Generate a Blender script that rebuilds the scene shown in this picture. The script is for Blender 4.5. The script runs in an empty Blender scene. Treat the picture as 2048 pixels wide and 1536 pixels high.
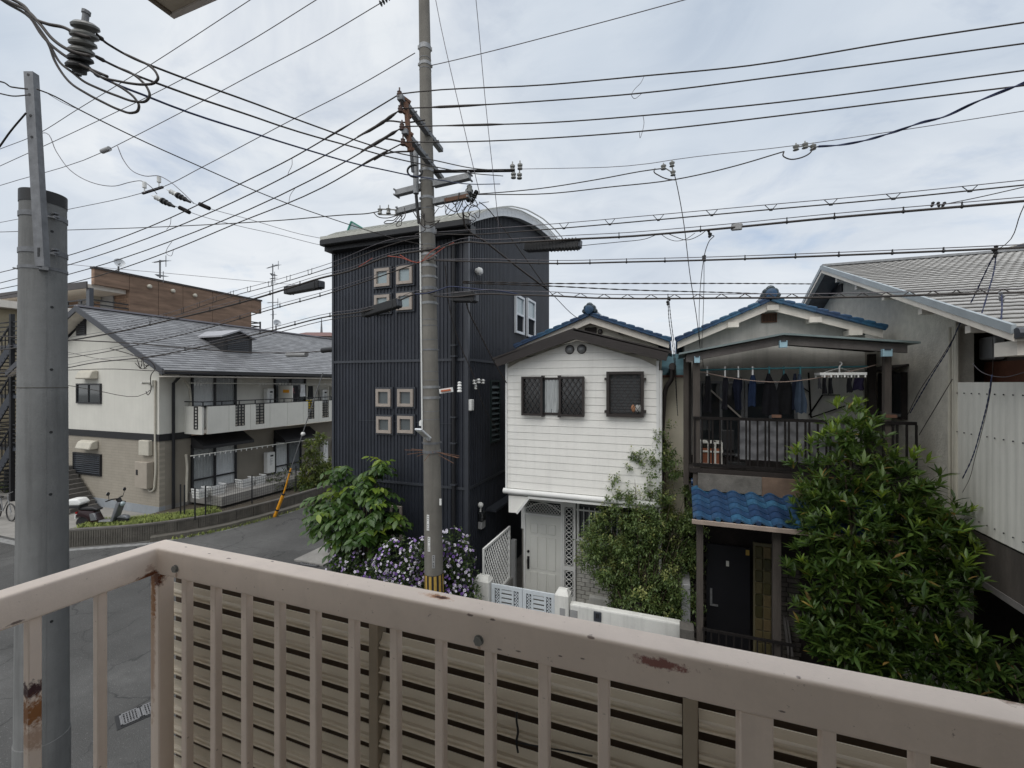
import bpy, bmesh, math, random
from mathutils import Vector, Matrix, noise
RND = random.Random(11)
V = Vector
# ------------------------------------------------------------------ camera, world, sun, exposure
SC = bpy.context.scene
COL = SC.collection
FPX, EYE, YAW, HORIZON = 870.0, 5.3, math.radians(20.5), 766.0
cam_data = bpy.data.cameras.new('camera'); cam = bpy.data.objects.new('camera', cam_data); COL.objects.link(cam)
cam.location = (0, 0, EYE); cam.rotation_euler = (math.pi / 2, 0, YAW)
cam_data.sensor_width = 36.0; cam_data.lens = FPX / 2048 * 36.0; cam_data.shift_y = -2 / 2048
cam_data.clip_start = 0.02; cam_data.clip_end = 2000
SC.camera = cam

world = bpy.data.worlds.new('World'); SC.world = world; world.use_nodes = True
SUN_EL, SUN_AZ = math.radians(64), math.radians(186)      # azimuth clockwise from +Y
SKY_STRENGTH = 0.079
def build_world():
    nt = world.node_tree; N = nt.nodes; L = nt.links; N.clear()
    out = N.new('ShaderNodeOutputWorld'); bg = N.new('ShaderNodeBackground'); bg.inputs['Strength'].default_value = SKY_STRENGTH
    sky = N.new('ShaderNodeTexSky'); sky.sky_type = 'NISHITA'; sky.sun_disc = False
    sky.sun_elevation = SUN_EL; sky.sun_rotation = SUN_AZ
    tc = N.new('ShaderNodeTexCoord'); sep = N.new('ShaderNodeSeparateXYZ'); L.new(tc.outputs['Generated'], sep.inputs[0])
    def math_(op, a, b=None, c=None):
        n = N.new('ShaderNodeMath'); n.operation = op
        for i, x in enumerate((a, b, c)):
            if x is None: continue
            if isinstance(x, (int, float)): n.inputs[i].default_value = x
            else: L.new(x, n.inputs[i])
        return n.outputs[0]
    zz = math_('MAXIMUM', sep.outputs[2], 0.0)
    den = math_('ADD', zz, 0.16)
    cx = math_('DIVIDE', sep.outputs[0], den); cy = math_('DIVIDE', sep.outputs[1], den)
    comb = N.new('ShaderNodeCombineXYZ'); L.new(cx, comb.inputs[0]); L.new(cy, comb.inputs[1])
    mp = N.new('ShaderNodeMapping'); mp.inputs['Rotation'].default_value = (0, 0, 0.6); mp.inputs['Scale'].default_value = (0.75, 1.0, 1.0)
    L.new(comb.outputs[0], mp.inputs[0])
    def noise_(scale, detail, rough, dist=0.0):
        n = N.new('ShaderNodeTexNoise'); n.inputs['Scale'].default_value = scale; n.inputs['Detail'].default_value = detail
        n.inputs['Roughness'].default_value = rough; n.inputs['Distortion'].default_value = dist
        L.new(mp.outputs[0], n.inputs['Vector']); return n.outputs['Fac']
    def ramp(fac, stops):
        r = N.new('ShaderNodeValToRGB'); e = r.color_ramp.elements
        while len(e) < len(stops): e.new(0.5)
        for i, (p, c) in enumerate(stops):
            e[i].position = p; e[i].color = (c[0], c[1], c[2], 1)
        L.new(fac, r.inputs[0]); return r.outputs[0]
    def mix(fac, a, b):
        m = N.new('ShaderNodeMix'); m.data_type = 'RGBA'
        if isinstance(fac, (int, float)): m.inputs[0].default_value = fac
        else: L.new(fac, m.inputs[0])
        for s, x in ((6, a), (7, b)):
            if isinstance(x, tuple): m.inputs[s].default_value = (*x, 1)
            else: L.new(x, m.inputs[s])
        return m.outputs[2]
    big = noise_(0.75, 5, 0.5, 0.4)
    cloud = ramp(big, [(0.33, (3.5, 4.05, 4.8)), (0.48, (4.45, 4.9, 5.45)), (0.62, (5.6, 5.85, 6.1))])
    fine = noise_(2.6, 8, 0.62, 0.8)
    wisps = ramp(fine, [(0.32, (0.86, 0.88, 0.91)), (0.52, (1, 1, 1)), (0.75, (1.06, 1.05, 1.04))])
    mul = N.new('ShaderNodeMix'); mul.data_type = 'RGBA'; mul.blend_type = 'MULTIPLY'; mul.inputs[0].default_value = 1
    L.new(cloud, mul.inputs[6]); L.new(wisps, mul.inputs[7])
    low = ramp(zz, [(0.0, (1, 1, 1)), (0.16, (0.55, 0.55, 0.55)), (0.45, (0, 0, 0))])
    bw = N.new('ShaderNodeRGBToBW'); L.new(low, bw.inputs[0])
    hor = mix(math_('MULTIPLY', bw.outputs[0], 0.75), mul.outputs[2], (6.3, 6.4, 6.5))
    holes = ramp(noise_(1.7, 7, 0.58, 0.5), [(0.56, (0, 0, 0)), (0.72, (1, 1, 1))])
    bw2 = N.new('ShaderNodeRGBToBW'); L.new(holes, bw2.inputs[0])
    withsky = mix(math_('MULTIPLY', bw2.outputs[0], 0.5), hor, sky.outputs[0])
    L.new(mix(0.04, withsky, sky.outputs[0]), bg.inputs['Color']); L.new(bg.outputs[0], out.inputs[0])
build_world()
sun_data = bpy.data.lights.new('sun', 'SUN'); sun_data.energy = 1.5; sun_data.angle = math.radians(75); sun_data.color = (1.0, 0.97, 0.92)
sun = bpy.data.objects.new('sun', sun_data); COL.objects.link(sun)
sd = V((math.sin(SUN_AZ) * math.cos(SUN_EL), math.cos(SUN_AZ) * math.cos(SUN_EL), math.sin(SUN_EL)))
sun.rotation_euler = (-sd).to_track_quat('-Z', 'Y').to_euler(); sun.location = sd * 40 + V((0, 0, 10))
SC.view_settings.view_transform = 'Standard'; SC.view_settings.look = 'None'
SC.view_settings.exposure = 0.9; SC.view_settings.gamma = 1.0; SC.view_settings.use_curve_mapping = False

# ------------------------------------------------------------------ sight lines: where a point measured in the photo stands in the place
FW = V((-math.sin(YAW), math.cos(YAW), 0)); RT = V((math.cos(YAW), math.sin(YAW), 0)); UP = V((0, 0, 1)); CAMP = V((0, 0, EYE))
def ray(u, v): return FW + RT * ((u - 1024) / FPX) + UP * ((HORIZON - v) / FPX)
def PD(u, v, d): return CAMP + ray(u, v) * d
def PX(u, v, x): r = ray(u, v); return CAMP + r * (x / r.x)
def PY(u, v, y): r = ray(u, v); return CAMP + r * (y / r.y)
def PZ(u, v, z): r = ray(u, v); return CAMP + r * ((z - EYE) / r.z)
def RY(u0, v0, u1, v1, y):      # rectangle on a wall facing the street -> x0, x1, z0, z1
    a, b, c, d = PY(u0, v0, y), PY(u1, v0, y), PY(u0, v1, y), PY(u1, v1, y)
    return a.x, b.x, (c.z + d.z) / 2, (a.z + b.z) / 2
def RX(u0, v0, u1, v1, x):      # rectangle on a side wall -> y0, y1, z0, z1
    a, b, c, d = PX(u0, v0, x), PX(u1, v0, x), PX(u0, v1, x), PX(u1, v1, x)
    return a.y, b.y, (c.z + d.z) / 2, (a.z + b.z) / 2

# ------------------------------------------------------------------ materials
def mat(name, col, rough=0.7, var=0.12, scale=4.0, bump=0.0, bscale=60.0, metal=0.0, spec=0.4, rnd=0.0, island=0.0,
        streak=0.0, chips=0.0, trans=0.0, stretch=(1, 1, 1), col2=None, spots=(), brick=None, alpha=None, wave=None):
    m = bpy.data.materials.new(name); m.use_nodes = True
    nt = m.node_tree; N = nt.nodes; L = nt.links
    b = N['Principled BSDF']; b.inputs['Roughness'].default_value = rough; b.inputs['Metallic'].default_value = metal
    b.inputs['Specular IOR Level'].default_value = spec
    if trans: b.inputs['Transmission Weight'].default_value = trans
    tc = N.new('ShaderNodeTexCoord'); mp = N.new('ShaderNodeMapping'); mp.inputs['Scale'].default_value = stretch
    L.new(tc.outputs['Object'], mp.inputs[0])
    def nz(s, d=5.0, r=0.6, vec=None):
        n = N.new('ShaderNodeTexNoise'); n.inputs['Scale'].default_value = s; n.inputs['Detail'].default_value = d; n.inputs['Roughness'].default_value = r
        L.new(vec or mp.outputs[0], n.inputs['Vector']); return n.outputs['Fac']
    def mr(fac, a, c, lo, hi):
        n = N.new('ShaderNodeMapRange'); n.inputs[1].default_value = a; n.inputs[2].default_value = c
        n.inputs[3].default_value = lo; n.inputs[4].default_value = hi; L.new(fac, n.inputs[0]); return n.outputs[0]
    def mixc(fac, a, c, blend='MIX'):
        x = N.new('ShaderNodeMix'); x.data_type = 'RGBA'; x.blend_type = blend
        if isinstance(fac, (int, float)): x.inputs[0].default_value = fac
        else: L.new(fac, x.inputs[0])
        for s, k in ((6, a), (7, c)):
            if isinstance(k, tuple): x.inputs[s].default_value = (*k[:3], 1)
            else: L.new(k, x.inputs[s])
        return x.outputs[2]
    lo = tuple(c * (1 - var) for c in col); hi = tuple(min(1, c * (1 + var)) for c in col)
    if col2: lo = col2; hi = col
    base = mixc(mr(nz(scale), 0.3, 0.7, 0, 1), lo, hi)
    if var > 0.02: base = mixc(mr(nz(scale * 9, 3), 0.35, 0.7, 0, 0.6 * min(1, var * 3)), base, tuple(c * 0.8 for c in col))
    if brick:
        t = N.new('ShaderNodeTexBrick'); t.inputs['Scale'].default_value = 1.0
        t.inputs['Brick Width'].default_value = brick[0]; t.inputs['Row Height'].default_value = brick[1]; t.inputs['Mortar Size'].default_value = brick[2]
        t.inputs['Color1'].default_value = (1, 1, 1, 1); t.inputs['Color2'].default_value = (brick[3],) * 3 + (1,); t.inputs['Mortar'].default_value = (brick[4],) * 3 + (1,)
        m2 = N.new('ShaderNodeMapping'); m2.inputs['Rotation'].default_value = brick[5]; L.new(tc.outputs['Object'], m2.inputs[0]); L.new(m2.outputs[0], t.inputs['Vector'])
        base = mixc(1.0, base, t.outputs['Color'], 'MULTIPLY')
    if rnd or island:
        f = None
        if rnd: oi = N.new('ShaderNodeObjectInfo'); f = oi.outputs['Random']; amt = rnd
        if island:
            g = N.new('ShaderNodeNewGeometry'); amt = island
            if f:
                ad = N.new('ShaderNodeMath'); ad.operation = 'ADD'; L.new(f, ad.inputs[0]); L.new(g.outputs['Random Per Island'], ad.inputs[1])
                fr = N.new('ShaderNodeMath'); fr.operation = 'FRACT'; L.new(ad.outputs[0], fr.inputs[0]); f = fr.outputs[0]
            else: f = g.outputs['Random Per Island']
        h = N.new('ShaderNodeHueSaturation'); L.new(mr(f, 0, 1, 1 - amt, 1 + amt), h.inputs['Value']); L.new(base, h.inputs['Color'])
        L.new(mr(f, 0, 1, 0.5 + amt * 0.05, 0.5 - amt * 0.05), h.inputs['Hue']); base = h.outputs[0]
    if streak:
        m3 = N.new('ShaderNodeMapping'); m3.inputs['Scale'].default_value = (9, 9, 0.5); L.new(tc.outputs['Object'], m3.inputs[0])
        base = mixc(mr(nz(1.0, 6, 0.65, m3.outputs[0]), 0.48, 0.75, 0, streak), base, tuple(c * 0.35 for c in col))
    if chips: base = mixc(mr(nz(70, 8, 0.75, tc.outputs['Object']), 0.645, 0.675, 0, chips), base, (0.16, 0.1, 0.07)); base = mixc(mr(nz(14, 6, 0.7, tc.outputs['Object']), 0.5, 0.8, 0, 0.25), base, tuple(c * 0.62 for c in col))
    for (p, rad, sc, amt) in spots:
        a = N.new('ShaderNodeVectorMath'); a.operation = 'SUBTRACT'; L.new(tc.outputs['Object'], a.inputs[0]); a.inputs[1].default_value = p
        d = N.new('ShaderNodeVectorMath'); d.operation = 'DIVIDE'; L.new(a.outputs[0], d.inputs[0]); d.inputs[1].default_value = rad
        ln = N.new('ShaderNodeVectorMath'); ln.operation = 'LENGTH'; L.new(d.outputs[0], ln.inputs[0])
        nn = nz(90 if max(rad) < 0.2 else 25, 6, 0.7, tc.outputs['Object'])
        ad = N.new('ShaderNodeMath'); ad.operation = 'MULTIPLY_ADD'; L.new(nn, ad.inputs[0]); ad.inputs[1].default_value = 2.4; L.new(ln.outputs['Value'], ad.inputs[2])
        base = mixc(mr(ad.outputs[0], 1.75, 2.2, amt, 0), base, sc)
    L.new(base, b.inputs['Base Color'])
    if alpha is not None: b.inputs['Alpha'].default_value = alpha
    if bump:
        bp = N.new('ShaderNodeBump'); bp.inputs['Strength'].default_value = bump; bp.inputs['Distance'].default_value = 0.02
        L.new(nz(bscale, 6, 0.65), bp.inputs['Height']); L.new(bp.outputs[0], b.inputs['Normal'])
    return m

# ------------------------------------------------------------------ mesh building
OFF = {}
class M:
    def __init__(s): s.v = []; s.f = []
    def add(s, vs, fs):
        n = len(s.v); s.v.extend(V(p) for p in vs); s.f.extend(tuple(i + n for i in f) for f in fs); return s
    def box(s, x0, x1, y0, y1, z0, z1):
        x0, x1 = min(x0, x1), max(x0, x1); y0, y1 = min(y0, y1), max(y0, y1); z0, z1 = min(z0, z1), max(z0, z1)
        return s.add([(x0, y0, z0), (x1, y0, z0), (x1, y1, z0), (x0, y1, z0), (x0, y0, z1), (x1, y0, z1), (x1, y1, z1), (x0, y1, z1)],
                     [(0, 3, 2, 1), (4, 5, 6, 7), (0, 1, 5, 4), (1, 2, 6, 5), (2, 3, 7, 6), (3, 0, 4, 7)])
    def bar(s, p, q, w, h, up=(0, 0, 1)):
        p, q = V(p), V(q); d = (q - p).normalized(); up = V(up)
        if abs(d.dot(up)) > 0.98: up = V((0, 1, 0)) if abs(d.y) < 0.9 else V((1, 0, 0))
        a = d.cross(up).normalized() * (w / 2); b = a.cross(d).normalized() * (h / 2)
        return s.add([p - a - b, p + a - b, p + a + b, p - a + b, q - a - b, q + a - b, q + a + b, q - a + b],
                     [(0, 1, 2, 3), (7, 6, 5, 4), (0, 4, 5, 1), (1, 5, 6, 2), (2, 6, 7, 3), (3, 7, 4, 0)])
    def tube(s, pts, r, n=6, cap=True):
        pts = [V(p) for p in pts]; k = len(pts); rs = r if isinstance(r, (list, tuple)) else [r] * k
        vs = []; prev = None
        for i, p in enumerate(pts):
            d = (pts[min(i + 1, k - 1)] - pts[max(i - 1, 0)])
            d = d.normalized() if d.length > 1e-9 else V((0, 0, 1))
            if prev is None:
                u = V((0, 0, 1)) if abs(d.z) < 0.9 else V((1, 0, 0)); prev = (u - d * u.dot(d)).normalized()
            else:
                prev = prev - d * prev.dot(d)
                prev = prev.normalized() if prev.length > 1e-6 else d.orthogonal().normalized()
            b = d.cross(prev)
            for j in range(n):
                a = 2 * math.pi * j / n; vs.append(p + (prev * math.cos(a) + b * math.sin(a)) * rs[i])
        fs = [(i * n + j, i * n + (j + 1) % n, (i + 1) * n + (j + 1) % n, (i + 1) * n + j) for i in range(k - 1) for j in range(n)]
        if cap: fs += [tuple(range(n - 1, -1, -1)), tuple((k - 1) * n + j for j in range(n))]
        return s.add(vs, fs)
    def cyl(s, p, q, r0, r1=None, n=16): return s.tube([p, q], [r0, r0 if r1 is None else r1], n)
    def quad(s, a, b, c, d): return s.add([a, b, c, d], [(0, 1, 2, 3)])
    def prism(s, poly, vec):
        poly = [V(p) for p in poly]; vec = V(vec); n = len(poly)
        return s.add(poly + [p + vec for p in poly], [tuple(range(n - 1, -1, -1)), tuple(range(n, 2 * n))] + [(i, (i + 1) % n, n + (i + 1) % n, n + i) for i in range(n)])
    def lathe(s, c, prof, n=14, axis=(0, 0, 1)):
        c = V(c); q = V((0, 0, 1)).rotation_difference(V(axis)); vs = []; k = len(prof)
        for r, z in prof:
            for j in range(n):
                a = 2 * math.pi * j / n; vs.append(c + q @ V((r * math.cos(a), r * math.sin(a), z)))
        fs = [(i * n + j, i * n + (j + 1) % n, (i + 1) * n + (j + 1) % n, (i + 1) * n + j) for i in range(k - 1) for j in range(n)]
        return s.add(vs, fs + [tuple(range(n - 1, -1, -1)), tuple((k - 1) * n + j for j in range(n))])
    def ball(s, c, r, n=10, k=6, sz=1.0):
        return s.lathe(c, [(max(1e-4, r * math.sin(math.pi * i / k)), -r * sz * math.cos(math.pi * i / k)) for i in range(k + 1)], n)
    def mesh(s, name, m, off=V((0, 0, 0)), smooth=False, bevel=0.0, seg=1):
        me = bpy.data.meshes.new(name); me.from_pydata([tuple(p - off) for p in s.v], [], s.f)
        bm = bmesh.new(); bm.from_mesh(me); bmesh.ops.recalc_face_normals(bm, faces=bm.faces)
        if bevel: bmesh.ops.bevel(bm, geom=[e for e in bm.edges if len(e.link_faces) == 2 and e.calc_face_angle(0) > 0.5], offset=bevel, segments=seg, affect='EDGES', profile=0.6)
        bm.to_mesh(me); bm.free()
        if m: me.materials.append(m)
        if smooth:
            for p in me.polygons: p.use_smooth = True
            if smooth != 'all': me.set_sharp_from_angle(angle=math.radians(38))
        return me
    def part(s, name, m, parent, label=None, kind=None, **k):
        me = s.mesh(name, m, OFF[parent], **k); o = bpy.data.objects.new(name, me); COL.objects.link(o); o.parent = parent; OFF[o] = OFF[parent]
        if label: o['label'] = label
        if kind: o['kind'] = kind
        return o
    def top(s, name, m, label=None, cat=None, group=None, kind=None, base=None, **k):
        if base is None:
            xs = [p.x for p in s.v]; ys = [p.y for p in s.v]; zs = [p.z for p in s.v]
            base = V(((min(xs) + max(xs)) / 2, (min(ys) + max(ys)) / 2, min(zs)))
        base = V(base); me = s.mesh(name, m, base, **k); o = bpy.data.objects.new(name, me); COL.objects.link(o); o.location = base; OFF[o] = base
        return tag(o, label, cat, group, kind)
def tag(o, label=None, cat=None, group=None, kind=None):
    if label: o['label'] = label
    if cat: o['category'] = cat
    if group: o['group'] = group
    if kind: o['kind'] = kind
    return o
def thing(name, label, cat, loc, group=None):
    o = bpy.data.objects.new(name, None); COL.objects.link(o); o.location = loc; o.empty_display_size = 0.2; OFF[o] = V(loc)
    return tag(o, label, cat, group)
def inst(me, name, parent, loc, rot=None, scale=None):
    o = bpy.data.objects.new(name, me); COL.objects.link(o); o.parent = parent
    o.location = V(loc) - OFF[parent]; OFF[o] = V(loc)
    if rot is not None: o.rotation_euler = rot
    if scale is not None: o.scale = scale
    return o
def B(*a): return M().box(*a)
def spline(pts, n=6):
    pts = [V(p) for p in pts]
    if len(pts) < 3: return pts
    out = []
    for i in range(len(pts) - 1):
        p0 = pts[max(i - 1, 0)]; p1 = pts[i]; p2 = pts[i + 1]; p3 = pts[min(i + 2, len(pts) - 1)]
        d0, d1, d2 = max((p1 - p0).length, 1e-6), max((p2 - p1).length, 1e-6), max((p3 - p2).length, 1e-6)
        m1 = (p2 - p1) if i == 0 else ((p1 - p0) / d0 - (p2 - p0) / (d0 + d1) + (p2 - p1) / d1) * d1
        m2 = (p2 - p1) if i == len(pts) - 2 else ((p2 - p1) / d1 - (p3 - p1) / (d1 + d2) + (p3 - p2) / d2) * d1
        for j in range(n):
            t = j / n; t2, t3 = t * t, t ** 3
            out.append(p1 * (2 * t3 - 3 * t2 + 1) + m1 * (t3 - 2 * t2 + t) + p2 * (3 * t2 - 2 * t3) + m2 * (t3 - t2))
    return out + [pts[-1]]

# ------------------------------------------------------------------ palette
K = {}
K['bp'] = mat('brown_porcelain', (.09, .055, .045), .5, .3, 20); K['dim_pane'] = mat('dim_sky_tinted_glass', (.1, .115, .12), .25, spec=.6)  # dim pane glass: weaker reflection of the lower windows painted as grey
K['asphalt'] = mat('asphalt', (0.062, 0.062, 0.064), 0.9, 0.22, 0.5, 0.6, 90, spec=0.25)
K['concrete'] = mat('concrete', (0.24, 0.23, 0.215), 0.9, 0.2, 1.5, 0.3, 40, streak=0.25)
K['dark_screen'] = mat('dark_insect_screen', (.02, .022, .025), .95, .1, 5, spec=.1); K['warm_white'] = mat('warm_white_balcony_wall', (.74, .71, .66), .8, .06, 3)
K['concrete_dark'] = mat('dark_concrete', (0.11, 0.102, 0.092), 0.92, 0.3, 2.5, 0.5, 30, streak=0.5)
K['pole_new'] = mat('smooth_pole_concrete', (0.165, 0.167, 0.165), 0.8, 0.2, 1.6, 0.25, 70, streak=0.6)
K['pole_old'] = mat('old_pole_concrete', (0.165, 0.155, 0.137), 0.9, 0.18, 2.5, 0.25, 90, streak=0.35)
K['galv'] = mat('galvanised_steel', (0.26, 0.265, 0.27), 0.55, 0.2, 14, metal=0.45, streak=.3)
K['galv_dull'] = mat('dull_galvanised_steel', (0.17, 0.175, 0.185), 0.65, 0.25, 14, metal=0.25, streak=.3)
K['rusty'] = mat('rusty_steel', (0.17, 0.085, 0.05), 0.9, 0.4, 25, 0.3, 90, col2=(0.09, 0.06, 0.05))
K['black'] = mat('black_rubber', (0.018, 0.018, 0.019), 0.55, 0.2, 12)
K['wire'] = mat('wire_sheath', (0.038, 0.031, 0.028), 0.6, 0.2, 12)
K['wire_thin'] = mat('bare_wire', (0.11, 0.10, 0.11), 0.5, 0.1, 6)
K['wire_blue'] = mat('blue_wire_sheath', (0.02, 0.028, 0.075), 0.5, 0.2, 12)
K['red_wire'] = mat('red_sheath', (0.33, 0.07, 0.045), 0.6, 0.2, 12)
K['porcelain'] = mat('grey_porcelain', (0.22, 0.22, 0.205), 0.35, 0.12, 10, spec=0.6)
K['white_porcelain'] = mat('white_porcelain', (0.62, 0.62, 0.6), 0.25, 0.06, 10, spec=0.6)
K['charcoal'] = mat('charcoal_siding', (0.026, 0.030, 0.041), 0.45, 0.3, 1.1, spec=0.5, streak=0.5)
K['charcoal_trim'] = mat('charcoal_trim', (0.04, 0.044, 0.054), 0.4, 0.12, 3, spec=0.5)
K['black_trim'] = mat('black_trim', (0.015, 0.015, 0.017), 0.45, 0.15, 4)
K['roof_light'] = mat('pale_metal_roof', (0.42, 0.42, 0.38), 0.45, 0.12, 2)
K['white_metal'] = mat('white_painted_metal', (0.62, 0.64, 0.66), 0.45, 0.06, 2)
K['taupe'] = mat('taupe_window_frame', (0.36, 0.31, 0.27), 0.5, 0.08, 6)
K['pane'] = mat('window_glass', (0.04, 0.046, 0.05), 0.06, 0.0, 3, spec=0.9)
K['pane_pale'] = mat('sky_tinted_glass', (0.27, 0.33, 0.345), 0.14, 0.05, 3, spec=0.9)  # bright sky reflection is put into the pale glass colour
K['white_siding'] = mat('white_siding_paint', (0.83, 0.815, 0.77), 0.6, 0.05, 1.2, 0.12, 160, rnd=0.02, streak=.12)
K['white_paint'] = mat('white_paint', (0.72, 0.72, 0.70), 0.55, 0.07, 3, streak=0.10)
K['white_wall'] = mat('weathered_white_wall', (0.66, 0.655, 0.62), 0.85, 0.1, 2, 0.3, 70, streak=0.3)
K['brown_metal'] = mat('dark_brown_metal', (0.033, 0.027, 0.025), 0.45, 0.15, 3)
K['cream_board'] = mat('cream_bargeboard', (0.68, 0.63, 0.56), 0.7, 0.1, 3, streak=0.15)
K['blue_tile'] = mat('blue_glazed_tile', (0.022, 0.064, 0.130), 0.34, 0.5, 9, spec=0.5, rnd=0.32, streak=.35)
K['ridge_tile'] = mat('dark_ridge_tile', (0.035, 0.05, 0.06), 0.35, 0.25, 8)
K['cream_wall'] = mat('cream_render', (0.50, 0.47, 0.40), 0.9, 0.12, 2, 0.3, 60, streak=0.25)
K['stucco'] = mat('rough_grey_stucco', (0.54, 0.51, 0.445), 0.95, 0.14, 6, 1.0, 26, streak=0.06)
K['old_render'] = mat('old_grey_render', (0.47, 0.455, 0.42), 0.95, 0.15, 2, 0.5, 50, streak=0.35)
K['old_wood'] = mat('weathered_wood', (0.078, 0.066, 0.057), 0.9, 0.35, 5, 0.4, 40, stretch=(1, 1, 0.2))
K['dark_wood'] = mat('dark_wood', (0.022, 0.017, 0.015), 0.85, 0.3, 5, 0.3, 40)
K['grey_wood'] = mat('grey_weathered_beam', (0.16, 0.148, 0.14), 0.9, 0.2, 5, 0.4, 40)
K['dark_iron'] = mat('rusting_dark_iron', (0.016, 0.014, 0.0135), 0.85, 0.35, 20, spec=.12)
K['cream_panel'] = mat('cream_panel', (0.60, 0.59, 0.54), 0.7, 0.05, 1.5, 0.1, 90, streak=0.08)
K['apartment_wall'] = mat('cream_stucco', (0.60, 0.585, 0.53), 0.85, 0.06, 1.0, 0.25, 60, streak=0.10)
K['apartment_tile'] = mat('taupe_tile_cladding', (0.31, 0.278, 0.228), 0.8, 0.07, 2, brick=(0.45, 0.11, 0.008, 0.95, 0.82, (math.pi / 2, 0, 0)))
K['apartment_tile_side'] = mat('taupe_tile_cladding_side', (0.31, 0.278, 0.228), 0.8, 0.07, 2, brick=(0.45, 0.11, 0.008, 0.94, 0.72, (math.pi / 2, 0, math.pi / 2)))
K['slate'] = mat('dark_slate_roof', (0.165, 0.167, 0.175), 0.45, 0.2, 3, spec=0.5, island=0.22, streak=0.0)
K['slate_edge'] = mat('dark_roof_edge', (0.05, 0.052, 0.06), 0.5, 0.1, 4)
K['grey_slate'] = mat('corrugated_grey_slate', (0.36, 0.352, 0.338), 0.8, 0.35, 2.5, 0.3, 40, stretch=(0.4, 2, 1), rnd=0.17)
K['brown_brick'] = mat('brown_tile_cladding', (0.33, 0.215, 0.15), 0.8, 0.45, 1.4, stretch=(1, .45, 3.2), brick=(0.6, 0.16, 0.012, 0.62, 0.6, (math.pi / 2, 0, math.pi / 2)))
K['brown_brick_front'] = mat('brown_tile_cladding_front', (0.33, 0.215, 0.15), 0.8, 0.25, 1.5, brick=(0.6, 0.14, 0.012, 0.72, 0.5, (math.pi / 2, 0, 0)))
K['red_roof'] = mat('red_brown_roof', (0.15, 0.08, 0.072), 0.8, 0.15, 2)
K['teal_roof'] = mat('teal_metal_roof', (0.12, 0.24, 0.28), 0.6, 0.15, 3)
K['yellow'] = mat('yellow_plastic', (0.75, 0.33, 0.02), 0.5, 0.12, 8)
K['stripe_yellow'] = mat('faded_yellow_stripe', (0.42, 0.27, 0.06), 0.6, 0.2, 12)
K['curtain'] = mat('white_curtain', (0.42, 0.44, 0.44), 0.9, 0.06, 6)
K['curtain_dim'] = mat('grey_curtain', (0.24, 0.26, 0.27), 0.9, 0.1, 6)
K['grey_plastic'] = mat('grey_plastic', (0.3, 0.3, 0.3), 0.5, 0.1, 6)
K['white_plastic'] = mat('white_plastic', (0.66, 0.66, 0.64), 0.45, 0.06, 6)
K['beige_plastic'] = mat('beige_plastic', (0.48, 0.45, 0.38), 0.5, 0.08, 6)
K['dark_glass'] = mat('dark_meter_glass', (0.02, 0.022, 0.024), 0.1, 0.05, 6, spec=0.8)
K['teal_pole'] = mat('teal_plastic_pole', (0.03, 0.13, 0.15), 0.5, 0.1, 6)
K['lightblue'] = mat('light_blue_paint', (0.30, 0.45, 0.52), 0.6, 0.1, 8)
K['bark'] = mat('bark', (0.09, 0.07, 0.05), 0.95, 0.3, 12, 0.6, 50)
K['brick_white'] = mat('white_brick', (0.50, 0.49, 0.45), 0.85, 0.12, 12, 0.3, 60, rnd=0.07)
K['mortar'] = mat('mortar', (0.24, 0.23, 0.21), 0.95, 0.15, 10)
K['brick_dark'] = mat('dark_brick', (0.085, 0.075, 0.065), 0.85, 0.25, 12, 0.3, 60, rnd=0.2)
K['door_white'] = mat('white_door_paint', (0.66, 0.66, 0.62), 0.45, 0.04, 2)
K['glass_block'] = mat('amber_glass_block', (0.14, 0.115, 0.055), 0.2, 0.35, 6, spec=0.7, rnd=0.5)
K['grass'] = mat('grass_blades', (0.19, 0.23, 0.06), 0.8, 0.35, 2, island=0.4)
K['soil'] = mat('soil', (0.07, 0.058, 0.043), 0.95, 0.3, 4, 0.5, 30)
K['kerb'] = mat('mossy_kerb_stone', (0.105, 0.097, 0.083), 0.95, 0.35, 3, 0.6, 25, streak=0.4)
K['paint_line'] = mat('worn_road_paint', (0.28, 0.28, 0.275), 0.85, 0.4, 6, col2=(0.10, 0.10, 0.10))
K['louver'] = mat('tan_louver', (0.75, 0.675, 0.55), 0.5, 0.12, 6, 0.1, 90, rnd=0.05, stretch=(0.3, 1, 1))
K['louver_shade'] = mat('painted_louver_gap_shade', (0.12, 0.085, 0.06), 0.8, 0.2, 6)  # dark brown stands in for the shade between the slats
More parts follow.
